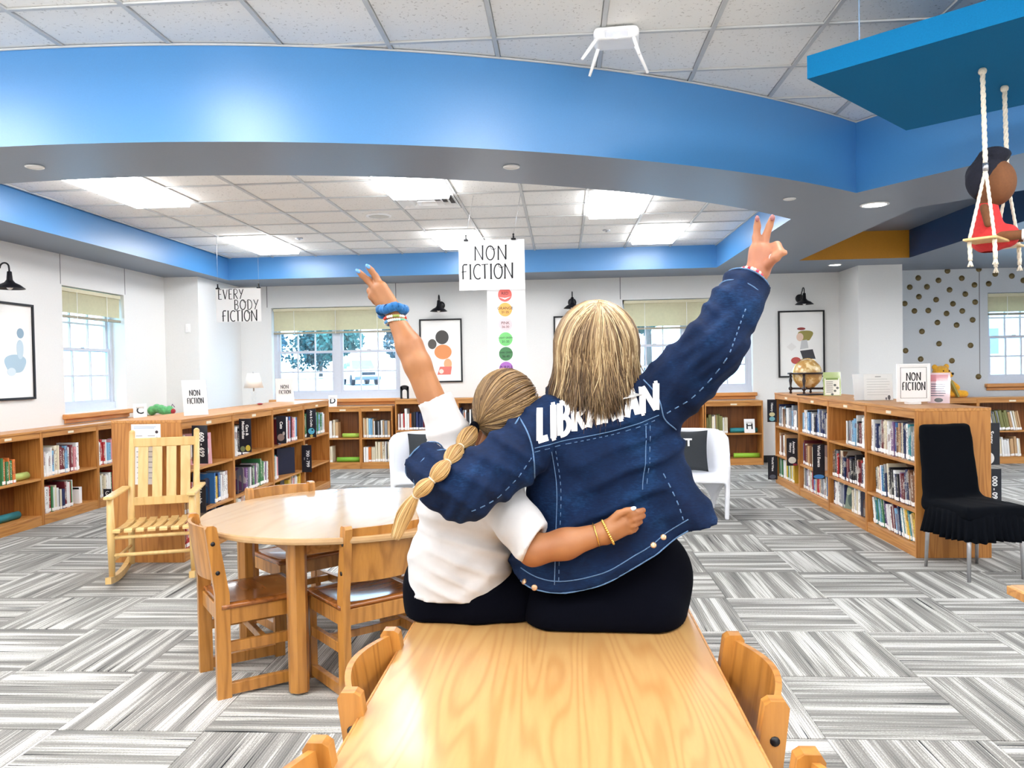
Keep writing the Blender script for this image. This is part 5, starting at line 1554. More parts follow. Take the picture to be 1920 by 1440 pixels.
# ================================================================== things on the walls
def poster(p, rz, w, h, label, shapes):
    """p: centre of the back, faces local -y"""
    t = thing('framed_poster', label, 'poster', p, rz, 'black framed posters')
    f = MB(); e = .022
    f.box((-w / 2, -.028, -h / 2), (-w / 2 + e, 0, h / 2), 0, .002).box((w / 2 - e, -.028, -h / 2), (w / 2, 0, h / 2), 0, .002)
    f.box((-w / 2 + e, -.028, -h / 2), (w / 2 - e, 0, -h / 2 + e), 0, .002).box((-w / 2 + e, -.028, h / 2 - e), (w / 2 - e, 0, h / 2), 0, .002)
    f.build('frame', BLACK, t)
    pr = obox('print', (-w / 2 + e, -.010, -h / 2 + e), (w / 2 - e, -.004, h / 2 - e), plain('satin_poster_paper', C(244, 243, 240), .25, .01, 4), t)
    for i, (col, pts) in enumerate(shapes):
        art('printed_shape', col, pts, pr, -.0012 - .0004 * i, (0, -.010, 0))
poster((-5.348, 7.34, 1.69), PI / 2, .66, .95, 'black framed poster with a pale blue shape on the side wall',
       [((168, 194, 210), blob(.06, -.12, .15, .10, 30, .10)), ((190, 210, 222), blob(.13, .02, .05, .10, 26, .05)), ((140, 166, 184), blob(.14, .18, .05, .05, 20)), ((206, 220, 228), blob(.0, -.2, .06, .04, 20))])
poster((-1.81, 11.748, 1.725), 0, .64, .95, 'black framed poster with grey and orange circles beside raised arm',
       [((74, 72, 70), blob(.02, .20, .10, .105, 24)), ((90, 86, 82), blob(-.13, .10, .065, .075, 24)), ((228, 148, 92), blob(.03, -.02, .13, .11, 26)), ((236, 176, 130), blob(.10, -.20, .06, .08, 20)), ((226, 122, 108), [(-.06, -.36), (.14, -.36), (.16, -.24), (-.02, -.24)]), ((246, 226, 214), blob(0, -.31, .035, .035, 16))])
poster((.20, 11.748, 1.725), 0, .64, .95, 'black framed poster mostly hidden behind the blond head', [((190, 200, 206), blob(0, 0, .15, .2, 24))])
poster((3.475, 11.748, 1.72), 0, .66, .97, 'black framed poster with olive and charcoal strokes behind the globe',
       [((150, 140, 72), blob(.06, .12, .10, .09, 20, .2)), ((226, 196, 176), blob(-.02, .10, .05, .06, 16)), ((150, 60, 58), blob(.0, .22, .06, .02, 14)), ((60, 60, 66), [(-.02, -.10), (.16, -.08), (.20, -.22), (.02, -.22)]), ((196, 196, 196), [(-.02, -.08), (.1, -.06), (.08, .06), (.0, .05)]), ((230, 228, 224), blob(-.14, -.04, .07, .06, 4)), ((190, 80, 74), blob(-.08, -.24, .07, .05, 14))])
def sconce(p, rz, label):
    """gooseneck barn lamp, p = centre of wall plate; faces local -y"""
    t = thing('wall_lamp', label, 'lamp', p, rz, 'black gooseneck wall lamps')
    MB().lathe([(1e-6, 0), (.062, 0), (.062, .014), (.045, .022), (1e-6, .022)], 24, M=Matrix.Rotation(PI / 2, 4, 'X')).build('wall_plate', BLACK, t)
    path = [(0, -.02, -.0)] + [(0, -.03 - .10 * i / 6, .005 + .09 * (1 - math.cos(PI * i / 6)) / 2) for i in range(7)] + [(0, -.13 - .045 * (1 - math.cos(PI * i / 8)), .095 + .045 * math.sin(PI * i / 8)) for i in range(1, 8)] + [(0, -.22, .09), (0, -.222, .04)]
    MB().tube(path, .008, 8).build('gooseneck', BLACK, t)
    MB().lathe([(.014, .06), (.02, .055), (.026, -.02), (.045, -.045), (.085, -.065), (.125, -.098), (.128, -.104), (.122, -.101), (.08, -.073), (.04, -.052), (.012, -.05)], 30, (0, -.222, 0)).build('lamp_shade', BLACK, t)
    MB().sphere((0, -.222, -.085), .028, 12, 8).build('bulb', WHITE, t)
sconce((-5.348, 7.06, 2.365), PI / 2, 'black gooseneck lamp over the bird-blue poster on side wall')
sconce((-1.80, 11.748, 2.40), 0, 'black gooseneck lamp over the poster with circles')
sconce((.16, 11.748, 2.40), 0, 'black gooseneck lamp partly behind the blond head')
sconce((3.46, 11.748, 2.38), 0, 'black gooseneck lamp over the poster behind the globe')
sw = thing('light_switch', 'white wall switch plate on the grey pier', 'switch', (-5.03, 10.359, 2.06))
obox('plate', (-.035, -.006, -.058), (.035, 0, .058), WHITE, sw, .003); obox('rocker', (-.012, -.012, -.025), (.012, -.005, .025), WHITE, sw, .002)

# ================================================================== things hanging from the ceiling
def clip(parent, x, z):
    mb = MB(); mb.box((x - .022, -.012, z - .006), (x + .022, .012, z + .012), 0, .003).box((x - .008, -.006, z + .01), (x + .008, .006, z + .035), 0, .002).sphere((x, 0, z + .045), .010, 10, 6)
    return mb.build('binder_clip', BLACK, parent)
hs = thing('hanging_sign', 'white hanging sign lettered NON FICTION with binder clips', 'sign', (-.635, 7.28, 0))
o = MB().box((-.305, 0, 2.165), (.305, .003, 2.625)).build('board', PAPER, hs)
hand_lettering('NON', .128, INK, o, (-.01, -.0005, 2.505), .29, thick=.10, gap=.26)
hand_lettering('FICTION', .135, INK, o, (-.045, -.0005, 2.335), .475, thick=.10, gap=.16)
for x in (-.235, .205):
    clip(hs, x, 2.625)
    MB().tube([(x, 0, 2.66), (x + .07, .06, 3.05)], .0018, 5).build('wire', CHROME, hs)
ct = thing('colour_chart', 'tall white chart of coloured reading-level circles below hanging sign', 'chart', (-.52, 7.30, 0))
o = MB().box((-.165, 0, 1.10), (.19, .002, 2.20)).build('sheet', PAPER, ct)
for k, (nm, num, col) in enumerate((('RED', '', (232, 106, 98)), ('ORANGE', '21-25', (244, 178, 94)), ('PINK', '26-30', (242, 206, 210)), ('LIGHT GREEN', '31-35', (124, 208, 124)), ('DARK GREEN', '36-40', (74, 132, 84)), ('PURPLE', '41-45', (176, 110, 196)))):
    z = 2.118 - .1365 * k
    art('circle', col, blob(0, z, .064, .064, 32), o)
    text(nm, .036 if len(nm) < 7 else .021, INK, o, (0, -.002, z + .012))
    if num: text(num, .03, INK, o, (0, -.002, z - .024))
    else: art('swoosh', (250, 240, 236), [(-.055, z - .02), (0, z - .045), (.055, z - .018), (0, z - .03)], o, -.0022)
ev = thing('hanging_sign', 'white hanging sign lettered EVERY BODY FICTION', 'sign', (-3.80, 9.10, 0))
o = MB().box((-.272, 0, 2.045), (.272, .003, 2.44)).build('board', PAPER, ev)
hand_lettering('EVERY', .115, INK, o, (-.09, -.0005, 2.372), .30, thick=.10, gap=.2)
hand_lettering('BODY', .115, INK, o, (.095, -.0005, 2.245), .285, thick=.10, gap=.2)
hand_lettering('FICTION', .125, INK, o, (.01, -.0005, 2.115), .42, thick=.10, gap=.16)
for x in (-.245, .25):
    clip(ev, x, 2.44); MB().tube([(x, 0, 2.47), (x, .0, 3.05)], .0014, 5).build('wire', CHROME, ev)

# wireless router on the near ceiling
ro = thing('wifi_router', 'white wireless router with antennas mounted on the ceiling', 'router', (.33, 4.46, 3.296), math.radians(-4))
sdf_obj('body', lambda P: np.maximum(rbox(P, (0, 0, -.035), (.125, .10, .034), .03), -rbox(P, (0, -.105, -.045), (.07, .03, .02), .012)), (-.15, -.13, -.085), (.15, .13, .02), .007, WHITE, ro)
obox('status_light', (-.012, -.088, -.066), (.012, -.076, -.06), LED, ro, .002)
obox('front_panel', (-.062, -.082, -.066), (.062, -.074, -.026), plain('router_grey', C(214, 216, 222), .4), ro, .004)
for x, dx, dy in ((-.10, -.085, -.10), (-.095, -.06, .05), (.10, .075, .06), (.09, .03, -.12)):
    y0 = -.06 if dy < 0 else .05
    MB().tube([(x, y0, -.05), (x + dx * .25, y0 + dy * .25, -.085), (x + dx, y0 + dy, -.20)], [.010, .011, .008], 10).build('antenna', WHITE, ro)

# teal ceiling cloud with a doll on a rope swing
sl = thing('ceiling_cloud', 'teal square acoustic slab hung below the ceiling', 'ceiling panel', (0, 0, 0))
A, B_ = Vector((1.26, 4.11)), Vector((2.16, 5.09)); d_ = (B_ - A); nrm_ = Vector((d_.y, -d_.x)).normalized() * d_.length
q = [A, B_, B_ + nrm_, A + nrm_]
MB().prism([tuple(v) for v in q], 2.87, 2.985).build('slab', TEAL, sl)
cen = (q[0] + q[2]) / 2
for v in q:
    w = cen + (v - cen) * .72
    MB().tube([(w.x, w.y, 2.98), (w.x, w.y, 3.30)], .004, 6).build('hanger_wire', plain('blue_grey_wire', C(150, 176, 206), .5), sl)
ROPE = plain('cotton_rope', C(232, 222, 204), .9, .12, 120, .3)
def rope(mb, a, b, r=.011):
    a, b = Vector(a), Vector(b); n = max(6, int((b - a).length / .011))
    ax = (b - a).normalized(); u = ax.orthogonal().normalized(); w = ax.cross(u)
    for k in range(3):
        pts = []
        for i in range(n + 1):
            ang = i * .75 + k * 2 * PI / 3
            pts.append(a + (b - a) * i / n + (u * math.cos(ang) + w * math.sin(ang)) * r * .52)
        mb.tube(pts, r * .62, 5)
S1 = Vector((2.09, 4.06)); S2 = Vector((2.34, 4.33))
swg = thing('rope_swing', 'small wooden swing hanging on two cotton ropes from teal slab', 'swing', (0, 0, 0))
ZS_ = 2.035
ax2 = (S2 - S1).normalized(); pr2 = Vector((ax2.y, -ax2.x))
Ms = Matrix.Translation(((S1.x + S2.x) / 2, (S1.y + S2.y) / 2, ZS_)) @ Matrix(((ax2.x, pr2.x, 0, 0), (ax2.y, pr2.y, 0, 0), (0, 0, 1, 0), (0, 0, 0, 1)))
for k, s in enumerate((S1, S2)):
    mb = MB(); rope(mb, (s.x, s.y, 2.865), (s.x + .012, s.y, ZS_ + .34))
    mb.sphere((s.x, s.y, 2.855), .020, 10, 6)
    e = (-.21, .21)[k]
    top_ = (s.x + .012, s.y, ZS_ + .34)
    for yy in (-.055, .055):
        rope(mb, top_, tuple(Ms @ Vector((e, yy, .0))), .008)
        b0 = Ms @ Vector((e, yy, -.012)); b1 = b0 + Vector((.004, 0, -.095))
        rope(mb, b0, b1, .010)
        for j in range(7):
            a_j = 2 * PI * j / 7
            mb.tube([b1, b1 + Vector((.012 * math.cos(a_j), .012 * math.sin(a_j), -.03))], [.005, .003], 5)
    mb.build('rope', ROPE, swg)
    MB().tube([(top_[0], top_[1], ZS_ + .33), (top_[0], top_[1], ZS_ + .37)], .013, 10).build('metal_clasp', CHROME, swg)
MB().box((-.25, -.075, -.012), (.25, .075, 0), 0, .003, Ms).build('seat', MAPLE, swg)
DOLLSKIN = plain('brown_doll_cloth', C(112, 70, 40), .9, .08, 80, .1)
DOLLRED = plain('plain_red_doll_cloth', C(196, 48, 48), .9, .08, 80, .1)
DOLLHAIR = plain('black_doll_yarn', C(20, 22, 36), .95, .25, 90, .5)
dl = thing('rag_doll', 'plain brown rag doll in red dress sitting on the swing', 'doll', (0, 0, 0))
c0 = Ms.translation
fwd = Vector((.66, -.42, 0)).normalized()
P3 = lambda a, s, z: tuple(c0 + fwd * a + Vector((-fwd.y, fwd.x, 0)) * s + Vector((0, 0, z)))
prs = [ell(P3(.0, 0, .30), (.098, .098, .118)), cap(P3(-.03, 0, .05), P3(-.03, 0, .2), .05, .04), cap(P3(0, .05, .02), P3(.19, .055, .015), .026, .022), cap(P3(0, -.05, .02), P3(.19, -.055, .015), .026, .022),
       cap(P3(-.04, .07, .17), P3(-.02, .10, .08), .02, .018), cap(P3(-.04, -.07, .17), P3(-.02, -.10, .08), .02, .018)]
lo_ = c0 - Vector((.3, .3, .05)); hi_ = c0 + Vector((.3, .3, .45))
sdf_obj('body', lambda P: union(P, prs, .012), tuple(lo_), tuple(hi_), .009, DOLLSKIN, dl)
sdf_obj('dress', lambda P: union(P, [cap(P3(-.03, 0, .03), P3(-.03, 0, .17), .085, .05), cap(P3(-.02, 0, .025), P3(.05, 0, .025), .07, .06)], .02), tuple(lo_), tuple(hi_), .009, DOLLRED, dl)
sdf_obj('hair', lambda P: np.maximum(union(P, [ell(P3(-.03, 0, .325), (.100, .100, .115)), ell(P3(.0, 0, .435), (.075, .075, .045))], .02) - ripple(P, (.006, 90, 60, 80, 1, 0)), (P - np.array(P3(-.02, 0, .31))) @ np.array([fwd.x, fwd.y, -.75]) - .0), tuple(lo_), tuple(c0 + Vector((.3, .3, .5))), .009, DOLLHAIR, dl)
for s in (-.055, .055):
    MB().tube([P3(.12, s, .018), P3(.20, s, .016)], .026, 12).build('stocking', PAPER, dl)
    MB().sphere(P3(.215, s, .035), .03, 12, 8, sc=(1, 1, 1.5)).build('shoe', BLACK, dl)

# ================================================================== the two people on the table
def skin_mat(name, col, blush):
    t = NT(name); nz = t.noise(t.coords(), 9.0, 4); n2 = t.noise(t.coords(), 160.0, 2)
    t.color(t.ramp(nz, [(.35, blush), (.65, col)]))
    t.bsdf.inputs['Roughness'].default_value = .5
    t.bsdf.inputs['Subsurface Weight'].default_value = .08
    t.bsdf.inputs['Subsurface Radius'].default_value = (.02, .008, .004)
    t.bump(n2, .06, .002)
    return t.m
SKIN_G = skin_mat('girl_skin', C(166, 112, 70), C(152, 98, 60))
SKIN_W = skin_mat('woman_skin', C(178, 124, 92), C(166, 106, 78))
def denim_mat():
    t = NT('blue_denim')
    v = t.coords((420, 420, 420)); tw = t.n('ShaderNodeTexWave'); tw.bands_direction = 'DIAGONAL'; tw.inputs['Scale'].default_value = .6; tw.inputs['Distortion'].default_value = 1.5
    t.l(v, tw.inputs['Vector'])
    big = t.noise(t.coords(), 7.0, 5, .6); fine = t.noise(t.coords((90, 90, 300)), 1.0, 2)
    f = t.math('ADD', t.math('MULTIPLY', big, .75), t.math('MULTIPLY', fine, .25))
    base = t.ramp(f, [(.34, C(5, 18, 44)), (.54, C(10, 34, 69)), (.72, C(26, 64, 106))])
    tint = t.ramp(tw.outputs['Fac'], [(0, (.82, .82, .84, 1)), (1, (1, 1, 1, 1))])
    t.color(t.mix(1.0, base, tint, 'MULTIPLY'))
    t.bsdf.inputs['Roughness'].default_value = .85; t.bsdf.inputs['Specular IOR Level'].default_value = .2
    t.bump(fine, .12, .002)
    return t.m
DENIM = denim_mat()
STITCH = plain('pale_denim_stitch', C(88, 120, 158), .9, .2, 200)
TEE = plain('white_cotton', C(196, 194, 194), .9, .02, 50, .05)
BLKCLOTH = plain('black_knit', C(4, 5, 13), .95, .15, 120, spec=.06)
def strand_mat(name, stops):
    t = NT(name); a = t.n('ShaderNodeAttribute'); a.attribute_name = 'strand'
    t.color(t.ramp(a.outputs['Fac'], stops))
    t.bsdf.inputs['Roughness'].default_value = .42; t.bsdf.inputs['Specular IOR Level'].default_value = .35
    return t.m
HAIR_W = strand_mat('ash_blond_hair', [(0.0, C(72, 54, 38)), (.28, C(112, 88, 62)), (.55, C(160, 134, 98)), (.8, C(202, 180, 140)), (1, C(224, 208, 174))])
HAIR_G = strand_mat('light_brown_hair', [(0.0, C(72, 52, 34)), (.35, C(112, 86, 56)), (.7, C(150, 120, 80)), (1, C(186, 156, 108))])
HAIR_P = strand_mat('blond_ponytail_hair', [(0.0, C(116, 86, 50)), (.35, C(164, 128, 78)), (.7, C(204, 170, 114)), (1, C(232, 208, 160))])
def strands(name, paths, mat, parent, n=5):
    """paths: list of (points, radius, tone) joined into one hair mesh"""
    mb = MB(); tone = []
    for pts, r, tn in paths:
        k = len(pts); o0 = len(mb.v)
        rad = [r * (0.75 + .25 * math.sin(PI * min(1, i / (k - 1) * 1.3))) * (1 if i < k - 2 else (.7 if i == k - 2 else .15)) for i in range(k)]
        mb.tube(pts, rad, n, flat=.6)
        kk = len(mb.v) - o0
        tone += [min(1, max(0, (tn[min(len(tn) - 1, i // n * len(tn) // k)] if isinstance(tn, list) else tn))) for i in range(kk)]
    me = mb.mesh(name, mat)
    at_ = me.attributes.new('strand', 'FLOAT', 'POINT'); at_.data.foreach_set('value', tone)
    return link(name, me, parent)
def bvh_of(o):
    return BVHTree.FromPolygons([v.co for v in o.data.vertices], [p.vertices for p in o.data.polygons])
def drape(bvh, x, z, off=.002, y0=1.5):
    h = bvh.ray_cast(Vector((x, y0, z)), Vector((0, 1, 0)))
    if h[0] is None:
        h = bvh.find_nearest(Vector((x, 2.1, z)))
    return h[0] - Vector((0, off, 0)), h[1]
def dense(pts, step=.012):
    out = []
    for a, b in zip(pts, pts[1:]):
        a, b = Vector(a), Vector(b); m = max(1, int((b - a).length / step))
        out += [a + (b - a) * i / m for i in range(m)]
    return out + [Vector(pts[-1])]
def spline(pts, m=8):
    P = [Vector(p) for p in pts]; P = [P[0] * 2 - P[1]] + P + [P[-1] * 2 - P[-2]]; out = []
    for i in range(1, len(P) - 2):
        for j in range(m):
            t = j / m
            out.append(.5 * ((2 * P[i]) + (P[i + 1] - P[i - 1]) * t + (2 * P[i - 1] - 5 * P[i] + 4 * P[i + 1] - P[i + 2]) * t * t + (3 * P[i] - P[i - 1] - 3 * P[i + 1] + P[i + 2]) * t ** 3))
    return out + [P[-2]]
def chain(pts, rs):
    return [cap(a, b, r0_, r1_) for a, b, r0_, r1_ in zip(pts, pts[1:], rs, rs[1:])]
def plane_cut(P, p, nrm):
    n = np.array(nrm, float); n /= np.linalg.norm(n)
    return (P - np.array(p)) @ n
def table_cut(d, P, z=.7205):
    return np.maximum(d, np.where(P[:, 1] < 2.53, z - P[:, 2], -1.0))

# ------------------------------------------------------------------ woman in the denim jacket
wm = thing('person', 'person in denim jacket lettered LIBRARIAN, shoulder-length blond hair, raising a peace sign', 'person', (.13, 2.3, .72))
inv_w = Matrix.Translation((-.13, -2.3, -.72))
def wpart(o):
    o.parent = wm; o.matrix_parent_inverse = inv_w
    return o
W_head = (0.099, 2.310, 1.483)
W_sR, W_eR, W_wR = (0.250, 2.250, 1.313), (0.404, 2.140, 1.477), (0.523, 2.220, 1.668)
W_sL, W_eL, W_wL = (-0.047, 2.220, 1.266), (-0.257, 2.030, 1.120), (-0.360, 2.100, 1.182)
# raised hand
hY = 2.225
w_hand = [cap((0.535, 2.220, 1.678), (0.541, 2.225, 1.745), .025, .022), cap((0.546, 2.220, 1.682), (0.563, 2.225, 1.744), .026, .024), cap((0.554, 2.215, 1.687), (0.574, 2.215, 1.736), .020, .020)]
w_fing = chain([(0.541, 2.225, 1.745), (0.541, 2.230, 1.782), (0.543, 2.225, 1.811), (0.541, 2.215, 1.829)], [.0125, .0105, .0095, .0075])
w_fing2 = chain([(0.560, 2.225, 1.747), (0.566, 2.225, 1.784), (0.574, 2.215, 1.811), (0.579, 2.205, 1.831)], [.0125, .0110, .0098, .0080])
w_fold = chain([(0.570, 2.220, 1.749), (0.589, 2.200, 1.754), (0.591, 2.180, 1.737), (0.577, 2.180, 1.725)], [.0125, .0120, .0110, .009])
w_fold2 = chain([(0.573, 2.215, 1.734), (0.587, 2.185, 1.732), (0.581, 2.175, 1.716), (0.571, 2.185, 1.712)], [.0115, .0110, .010, .008])
w_thumb = chain([(0.562, 2.200, 1.700), (0.577, 2.175, 1.719), (0.591, 2.170, 1.729), (0.601, 2.170, 1.729)], [.015, .0115, .010, .0085])
wrist_l = [cap(W_wL, (-0.385, 2.190, 1.153), .027, .024)] + [cap((-0.385, 2.190, 1.153), (-0.390, 2.270, 1.130), .024, .02)]
lf = []
for i, (dx, dz) in enumerate(((0, 0), (9, 5), (17, 11), (24, 18))):
    pass
wl_f = chain([(-0.391, 2.260, 1.144), (-0.382, 2.300, 1.142), (-0.366, 2.320, 1.130)], [.011, .010, .008]) + chain([(-0.391, 2.260, 1.132), (-0.380, 2.305, 1.122), (-0.361, 2.325, 1.107)], [.011, .010, .008]) + chain([(-0.390, 2.260, 1.119), (-0.377, 2.305, 1.103), (-0.357, 2.320, 1.088)], [.011, .010, .008]) + chain([(-0.387, 2.250, 1.108), (-0.376, 2.295, 1.086), (-0.363, 2.310, 1.071)], [.010, .009, .007]) + chain([(-0.387, 2.200, 1.125), (-0.374, 2.200, 1.161), (-0.362, 2.220, 1.173)], [.013, .011, .008])
hx, hy_, hz_ = W_head
w_limbs = [ell(W_head, (.078, .095, .112)), ell((hx, hy_ + .03, hz_ - .05), (.06, .07, .07)), cap((hx, hy_ - .01, hz_ - .08), (0.096, 2.290, 1.305), .052, .056),
           cap((0.006, 2.250, 1.263), (0.202, 2.250, 1.276), .055, .055), cap((0.027, 2.260, 1.171), (0.209, 2.260, 1.176), .08, .08), cap((0.039, 2.280, 0.983), (0.185, 2.280, 0.990), .085, .085), cap((0.014, 2.300, 0.838), (0.200, 2.300, 0.846), .105, .105),
           cap(W_sR, W_eR, .055, .042), cap(W_eR, W_wR, .042, .027), cap(W_wR, (0.538, 2.220, 1.688), .027, .026), cap(W_sL, W_eL, .055, .042), cap(W_eL, W_wL, .042, .027),
           cap((.05, 2.32, .84), (.02, 2.70, .83), .085, .065), cap((.22, 2.32, .84), (.26, 2.70, .83), .085, .065), cap((.02, 2.70, .83), (.02, 2.72, .40), .055, .04), cap((.26, 2.70, .83), (.26, 2.72, .40), .055, .04),
           cap((.02, 2.72, .36), (.02, 2.84, .31), .04, .035), cap((.26, 2.72, .36), (.26, 2.84, .31), .04, .035)]
w_face = [cap((hx, hy_ + .088, hz_ + .02), (hx, hy_ + .108, hz_ - .012), .010, .014), ell((hx, hy_ + .088, hz_ - .045), (.026, .014, .010)), ell((hx - .078, hy_ + .01, hz_ - .005), (.012, .02, .032)), ell((hx + .078, hy_ + .01, hz_ - .005), (.012, .02, .032))]
def f_body(P):
    d = union(P, w_limbs, .025)
    d = smin(d, union(P, w_face, .008), .012)
    h = union(P, w_hand + w_fing, .006)
    h = np.minimum(h, union(P, w_fing2, .004)); h = smin(h, union(P, w_fold, .003), .002); h = smin(h, union(P, w_fold2, .003), .002); h = smin(h, union(P, w_thumb, .004), .005)
    h2 = union(P, wrist_l + wl_f, .005)
    d = smin(smin(d, h, .008), h2, .008)
    return table_cut(d, P, .73)
body_w = wpart(sdf_obj('body', f_body, (-.5, 1.95, .25), (.72, 2.95, 1.92), .005, SKIN_W))
for s in (-1, 1):
    wpart(MB().sphere((hx + s * .032, hy_ + .083, hz_ + .018), .012, 12, 8).build('eye', WHITE))
wpart(MB().sphere((0.539, 2.208, 1.830), .0062, 10, 6, sc=(1, .7, 1.4)).build('fingernail', plain('mauve_nail_polish', C(150, 96, 96), .2)))
wpart(MB().sphere((0.577, 2.197, 1.829), .0066, 10, 6, sc=(1, .7, 1.4)).build('fingernail', MATS['mauve_nail_polish']))
for p in ((.02, 2.79, .30), (.26, 2.79, .30)):
    wpart(MB().sphere(p, .055, 16, 10, sc=(.85, 1.9, .7)).build('shoe', BLKCLOTH))
# jacket
hem_pts = [(-0.160, 2.120, 0.863), (-0.124, 2.120, 0.844), (-0.074, 2.110, 0.830), (-0.002, 2.110, 0.824), (0.098, 2.110, 0.847), (0.197, 2.110, 0.898), (0.268, 2.110, 0.947), (0.323, 2.100, 0.991), (0.403, 2.080, 1.013)]
hx_ = np.array([p[0] for p in hem_pts]); hzv = np.array([p[2] for p in hem_pts])
j_t = [cap((-0.012, 2.240, 1.272), (0.214, 2.250, 1.291), .072, .072), cap((0.013, 2.250, 1.169), (0.233, 2.250, 1.185), .100, .098), cap((0.002, 2.260, 1.056), (0.248, 2.260, 1.069), .106, .106), cap((-0.013, 2.280, 0.913), (0.268, 2.270, 0.961), .122, .116, 1.25),
       cap((-0.033, 2.280, 0.820), (0.229, 2.280, 0.874), .130, .12, 1.35), cap((0.251, 2.240, 1.155), (0.346, 2.150, 1.014), .07, .055), cap((0.333, 2.160, 1.034), (0.372, 2.120, 0.998), .045, .028)]
j_aR = chain([W_sR, (0.335, 2.200, 1.402), W_eR, (0.465, 2.170, 1.581), (0.517, 2.215, 1.665)], [.090, .083, .074, .066, .058])
j_aL = chain([W_sL, (-0.148, 2.130, 1.184), W_eL, (-0.310, 2.050, 1.137), (-0.375, 2.110, 1.183)], [.080, .078, .074, .066, .058])
cR = np.array((0.512, 2.210, 1.656)); cRd = np.array((0.517, 2.215, 1.665)) - np.array((0.465, 2.170, 1.581)); cRd /= np.linalg.norm(cRd)
cL = np.array((-0.378, 2.115, 1.186)); cLd = np.array((-0.375, 2.110, 1.183)) - np.array((-0.310, 2.050, 1.137)); cLd /= np.linalg.norm(cLd)
def f_jacket(P):
    d = union(P, j_t, .045)
    aR = union(P, j_aR, .02); aL = union(P, j_aL, .02)
    # crumple the sleeves
    aR = aR - .010 * np.exp(-((P - np.array(W_eR)) ** 2).sum(1) / .012) * np.sin((P @ np.array([.65, .1, -.75])) * 95) ** 2 - ripple(P, (.010, 70, 10, 66, .5, 0), (.007, -66, 30, 60, .5, 1))
    aL = aL - .010 * np.exp(-((P - np.array(W_eL)) ** 2).sum(1) / .014) * np.sin((P @ np.array([.8, .1, -.5])) * 80) ** 2 - ripple(P, (.010, 60, 12, 84, .5, 2), (.008, 92, 10, -40, .5, 1))
    aR = np.maximum(aR, plane_cut(P, cR, cRd)); aL = np.maximum(aL, plane_cut(P, cL, cLd))
    inR = np.maximum(prim_d(P, cap(cR - cRd * .06, cR + cRd * .02, .052, .050)), plane_cut(P, cR - cRd * .045, -cRd))
    inL = np.maximum(prim_d(P, cap(cL - cLd * .06, cL + cLd * .02, .052, .050)), plane_cut(P, cL - cLd * .045, -cLd))
    d = d - ripple(P, (.016, -38, 6, 78, .55, .3), (.008, 30, 6, 26, .6, 1.2))
    d = smin(d, aR, .035); d = smin(d, aL, .02)
    hem = np.interp(P[:, 0], hx_, hzv)
    inner = np.maximum(d + .015, P[:, 2] - hem - .04)
    near = P[:, 0] > -.18
    d = np.maximum(d, np.where(near, hem - P[:, 2], -1))
    d = np.maximum(d, np.where(near, -inner, -1))
    return np.maximum(np.maximum(d, -inR), -inL)
jk = wpart(sdf_obj('jacket', f_jacket, (-.52, 1.88, .74), (.70, 2.46, 1.76), .0065, DENIM))
bj = bvh_of(jk)
def jpart(o):
    o.parent = jk
    return o
# painted lettering across the yoke
def letters_on(bvh, word, a, b, h0, h1, thick):
    st, tot = hand_letter(word, 1.0, 1.12, .20)
    mb = MB(); a, b = Vector(a), Vector(b)
    for pts, th in st:
        pts = dense([(p[0], 0, p[1]) for p in pts], .09)
        Q = []
        for p in pts:
            u = p[0] / tot; hgt = h0 + (h1 - h0) * u
            base = a + (b - a) * u
            Q.append((base.x, base.z + p[2] * hgt))
        n = len(Q); L = []; R = []
        for i, q in enumerate(Q):
            p0 = Q[max(0, i - 1)]; p1 = Q[min(n - 1, i + 1)]
            dx, dz = p1[0] - p0[0], p1[1] - p0[1]; dd = math.hypot(dx, dz) or 1
            w = thick / 2 * (1.0 if th > .85 else .85)
            L.append((q[0] - dz / dd * w, q[1] + dx / dd * w)); R.append((q[0] + dz / dd * w, q[1] - dx / dd * w))
        vs = []
        for l, r in zip(L, R):
            for j in range(4):
                t = j / 3
                v, _n = drape(bvh, l[0] + (r[0] - l[0]) * t, l[1] + (r[1] - l[1]) * t, .0025 + .0004 * len(mb.f) / 400)
                vs.append(v)
        mb.add(vs, [(i * 4 + j, i * 4 + j + 1, i * 4 + 5 + j, i * 4 + 4 + j) for i in range(n - 1) for j in range(3)], 0, True)
    return mb
jpart(letters_on(bj, 'LIBRARIAN', (-0.068, 2.140, 1.232), (0.252, 2.140, 1.314), .090, .068, .0165).build('lettering', PAPER))
def seam(name, pts, r=.0013, dash=False, mat=STITCH, off=.0008, y0=1.5):
    mb = MB(); D = dense(spline([(p[0], 0, p[2]) for p in pts], 6), .008)
    Q = [drape(bj, p[0], p[2], off, y0)[0] for p in D]
    Q = [q for i, q in enumerate(Q) if i == 0 or (q - Q[i - 1]).length < .05]
    if dash:
        for i in range(0, len(Q) - 1, 2): mb.tube([Q[i], Q[i + 1]], r, 5)
    elif len(Q) > 2: mb.tube(Q, r, 6)
    return jpart(mb.build(name, mat))
yk = [(-0.077, 2.120, 1.219), (0.005, 2.120, 1.233), (0.105, 2.120, 1.250), (0.197, 2.120, 1.273), (0.258, 2.120, 1.298)]
yk2 = [(p[0], p[1], p[2] - .010) for p in yk]
seam('yoke_seam', yk); seam('yoke_seam', yk2, .0012, True)
for P_ in ([(-0.033, 2.120, 1.205), (-0.021, 2.120, 1.101), (-0.026, 2.120, 0.971), (-0.031, 2.120, 0.850)], [(0.224, 2.120, 1.270), (0.220, 2.120, 1.185), (0.210, 2.120, 1.099)]):
    seam('panel_seam', P_); seam('panel_seam', [(p[0] + .011, p[1], p[2]) for p in P_], .0012, True)
seam('armhole_seam', [(-0.125, 2.100, 1.307), (-0.092, 2.100, 1.254), (-0.079, 2.100, 1.190), (-0.080, 2.100, 1.126)], .0022)
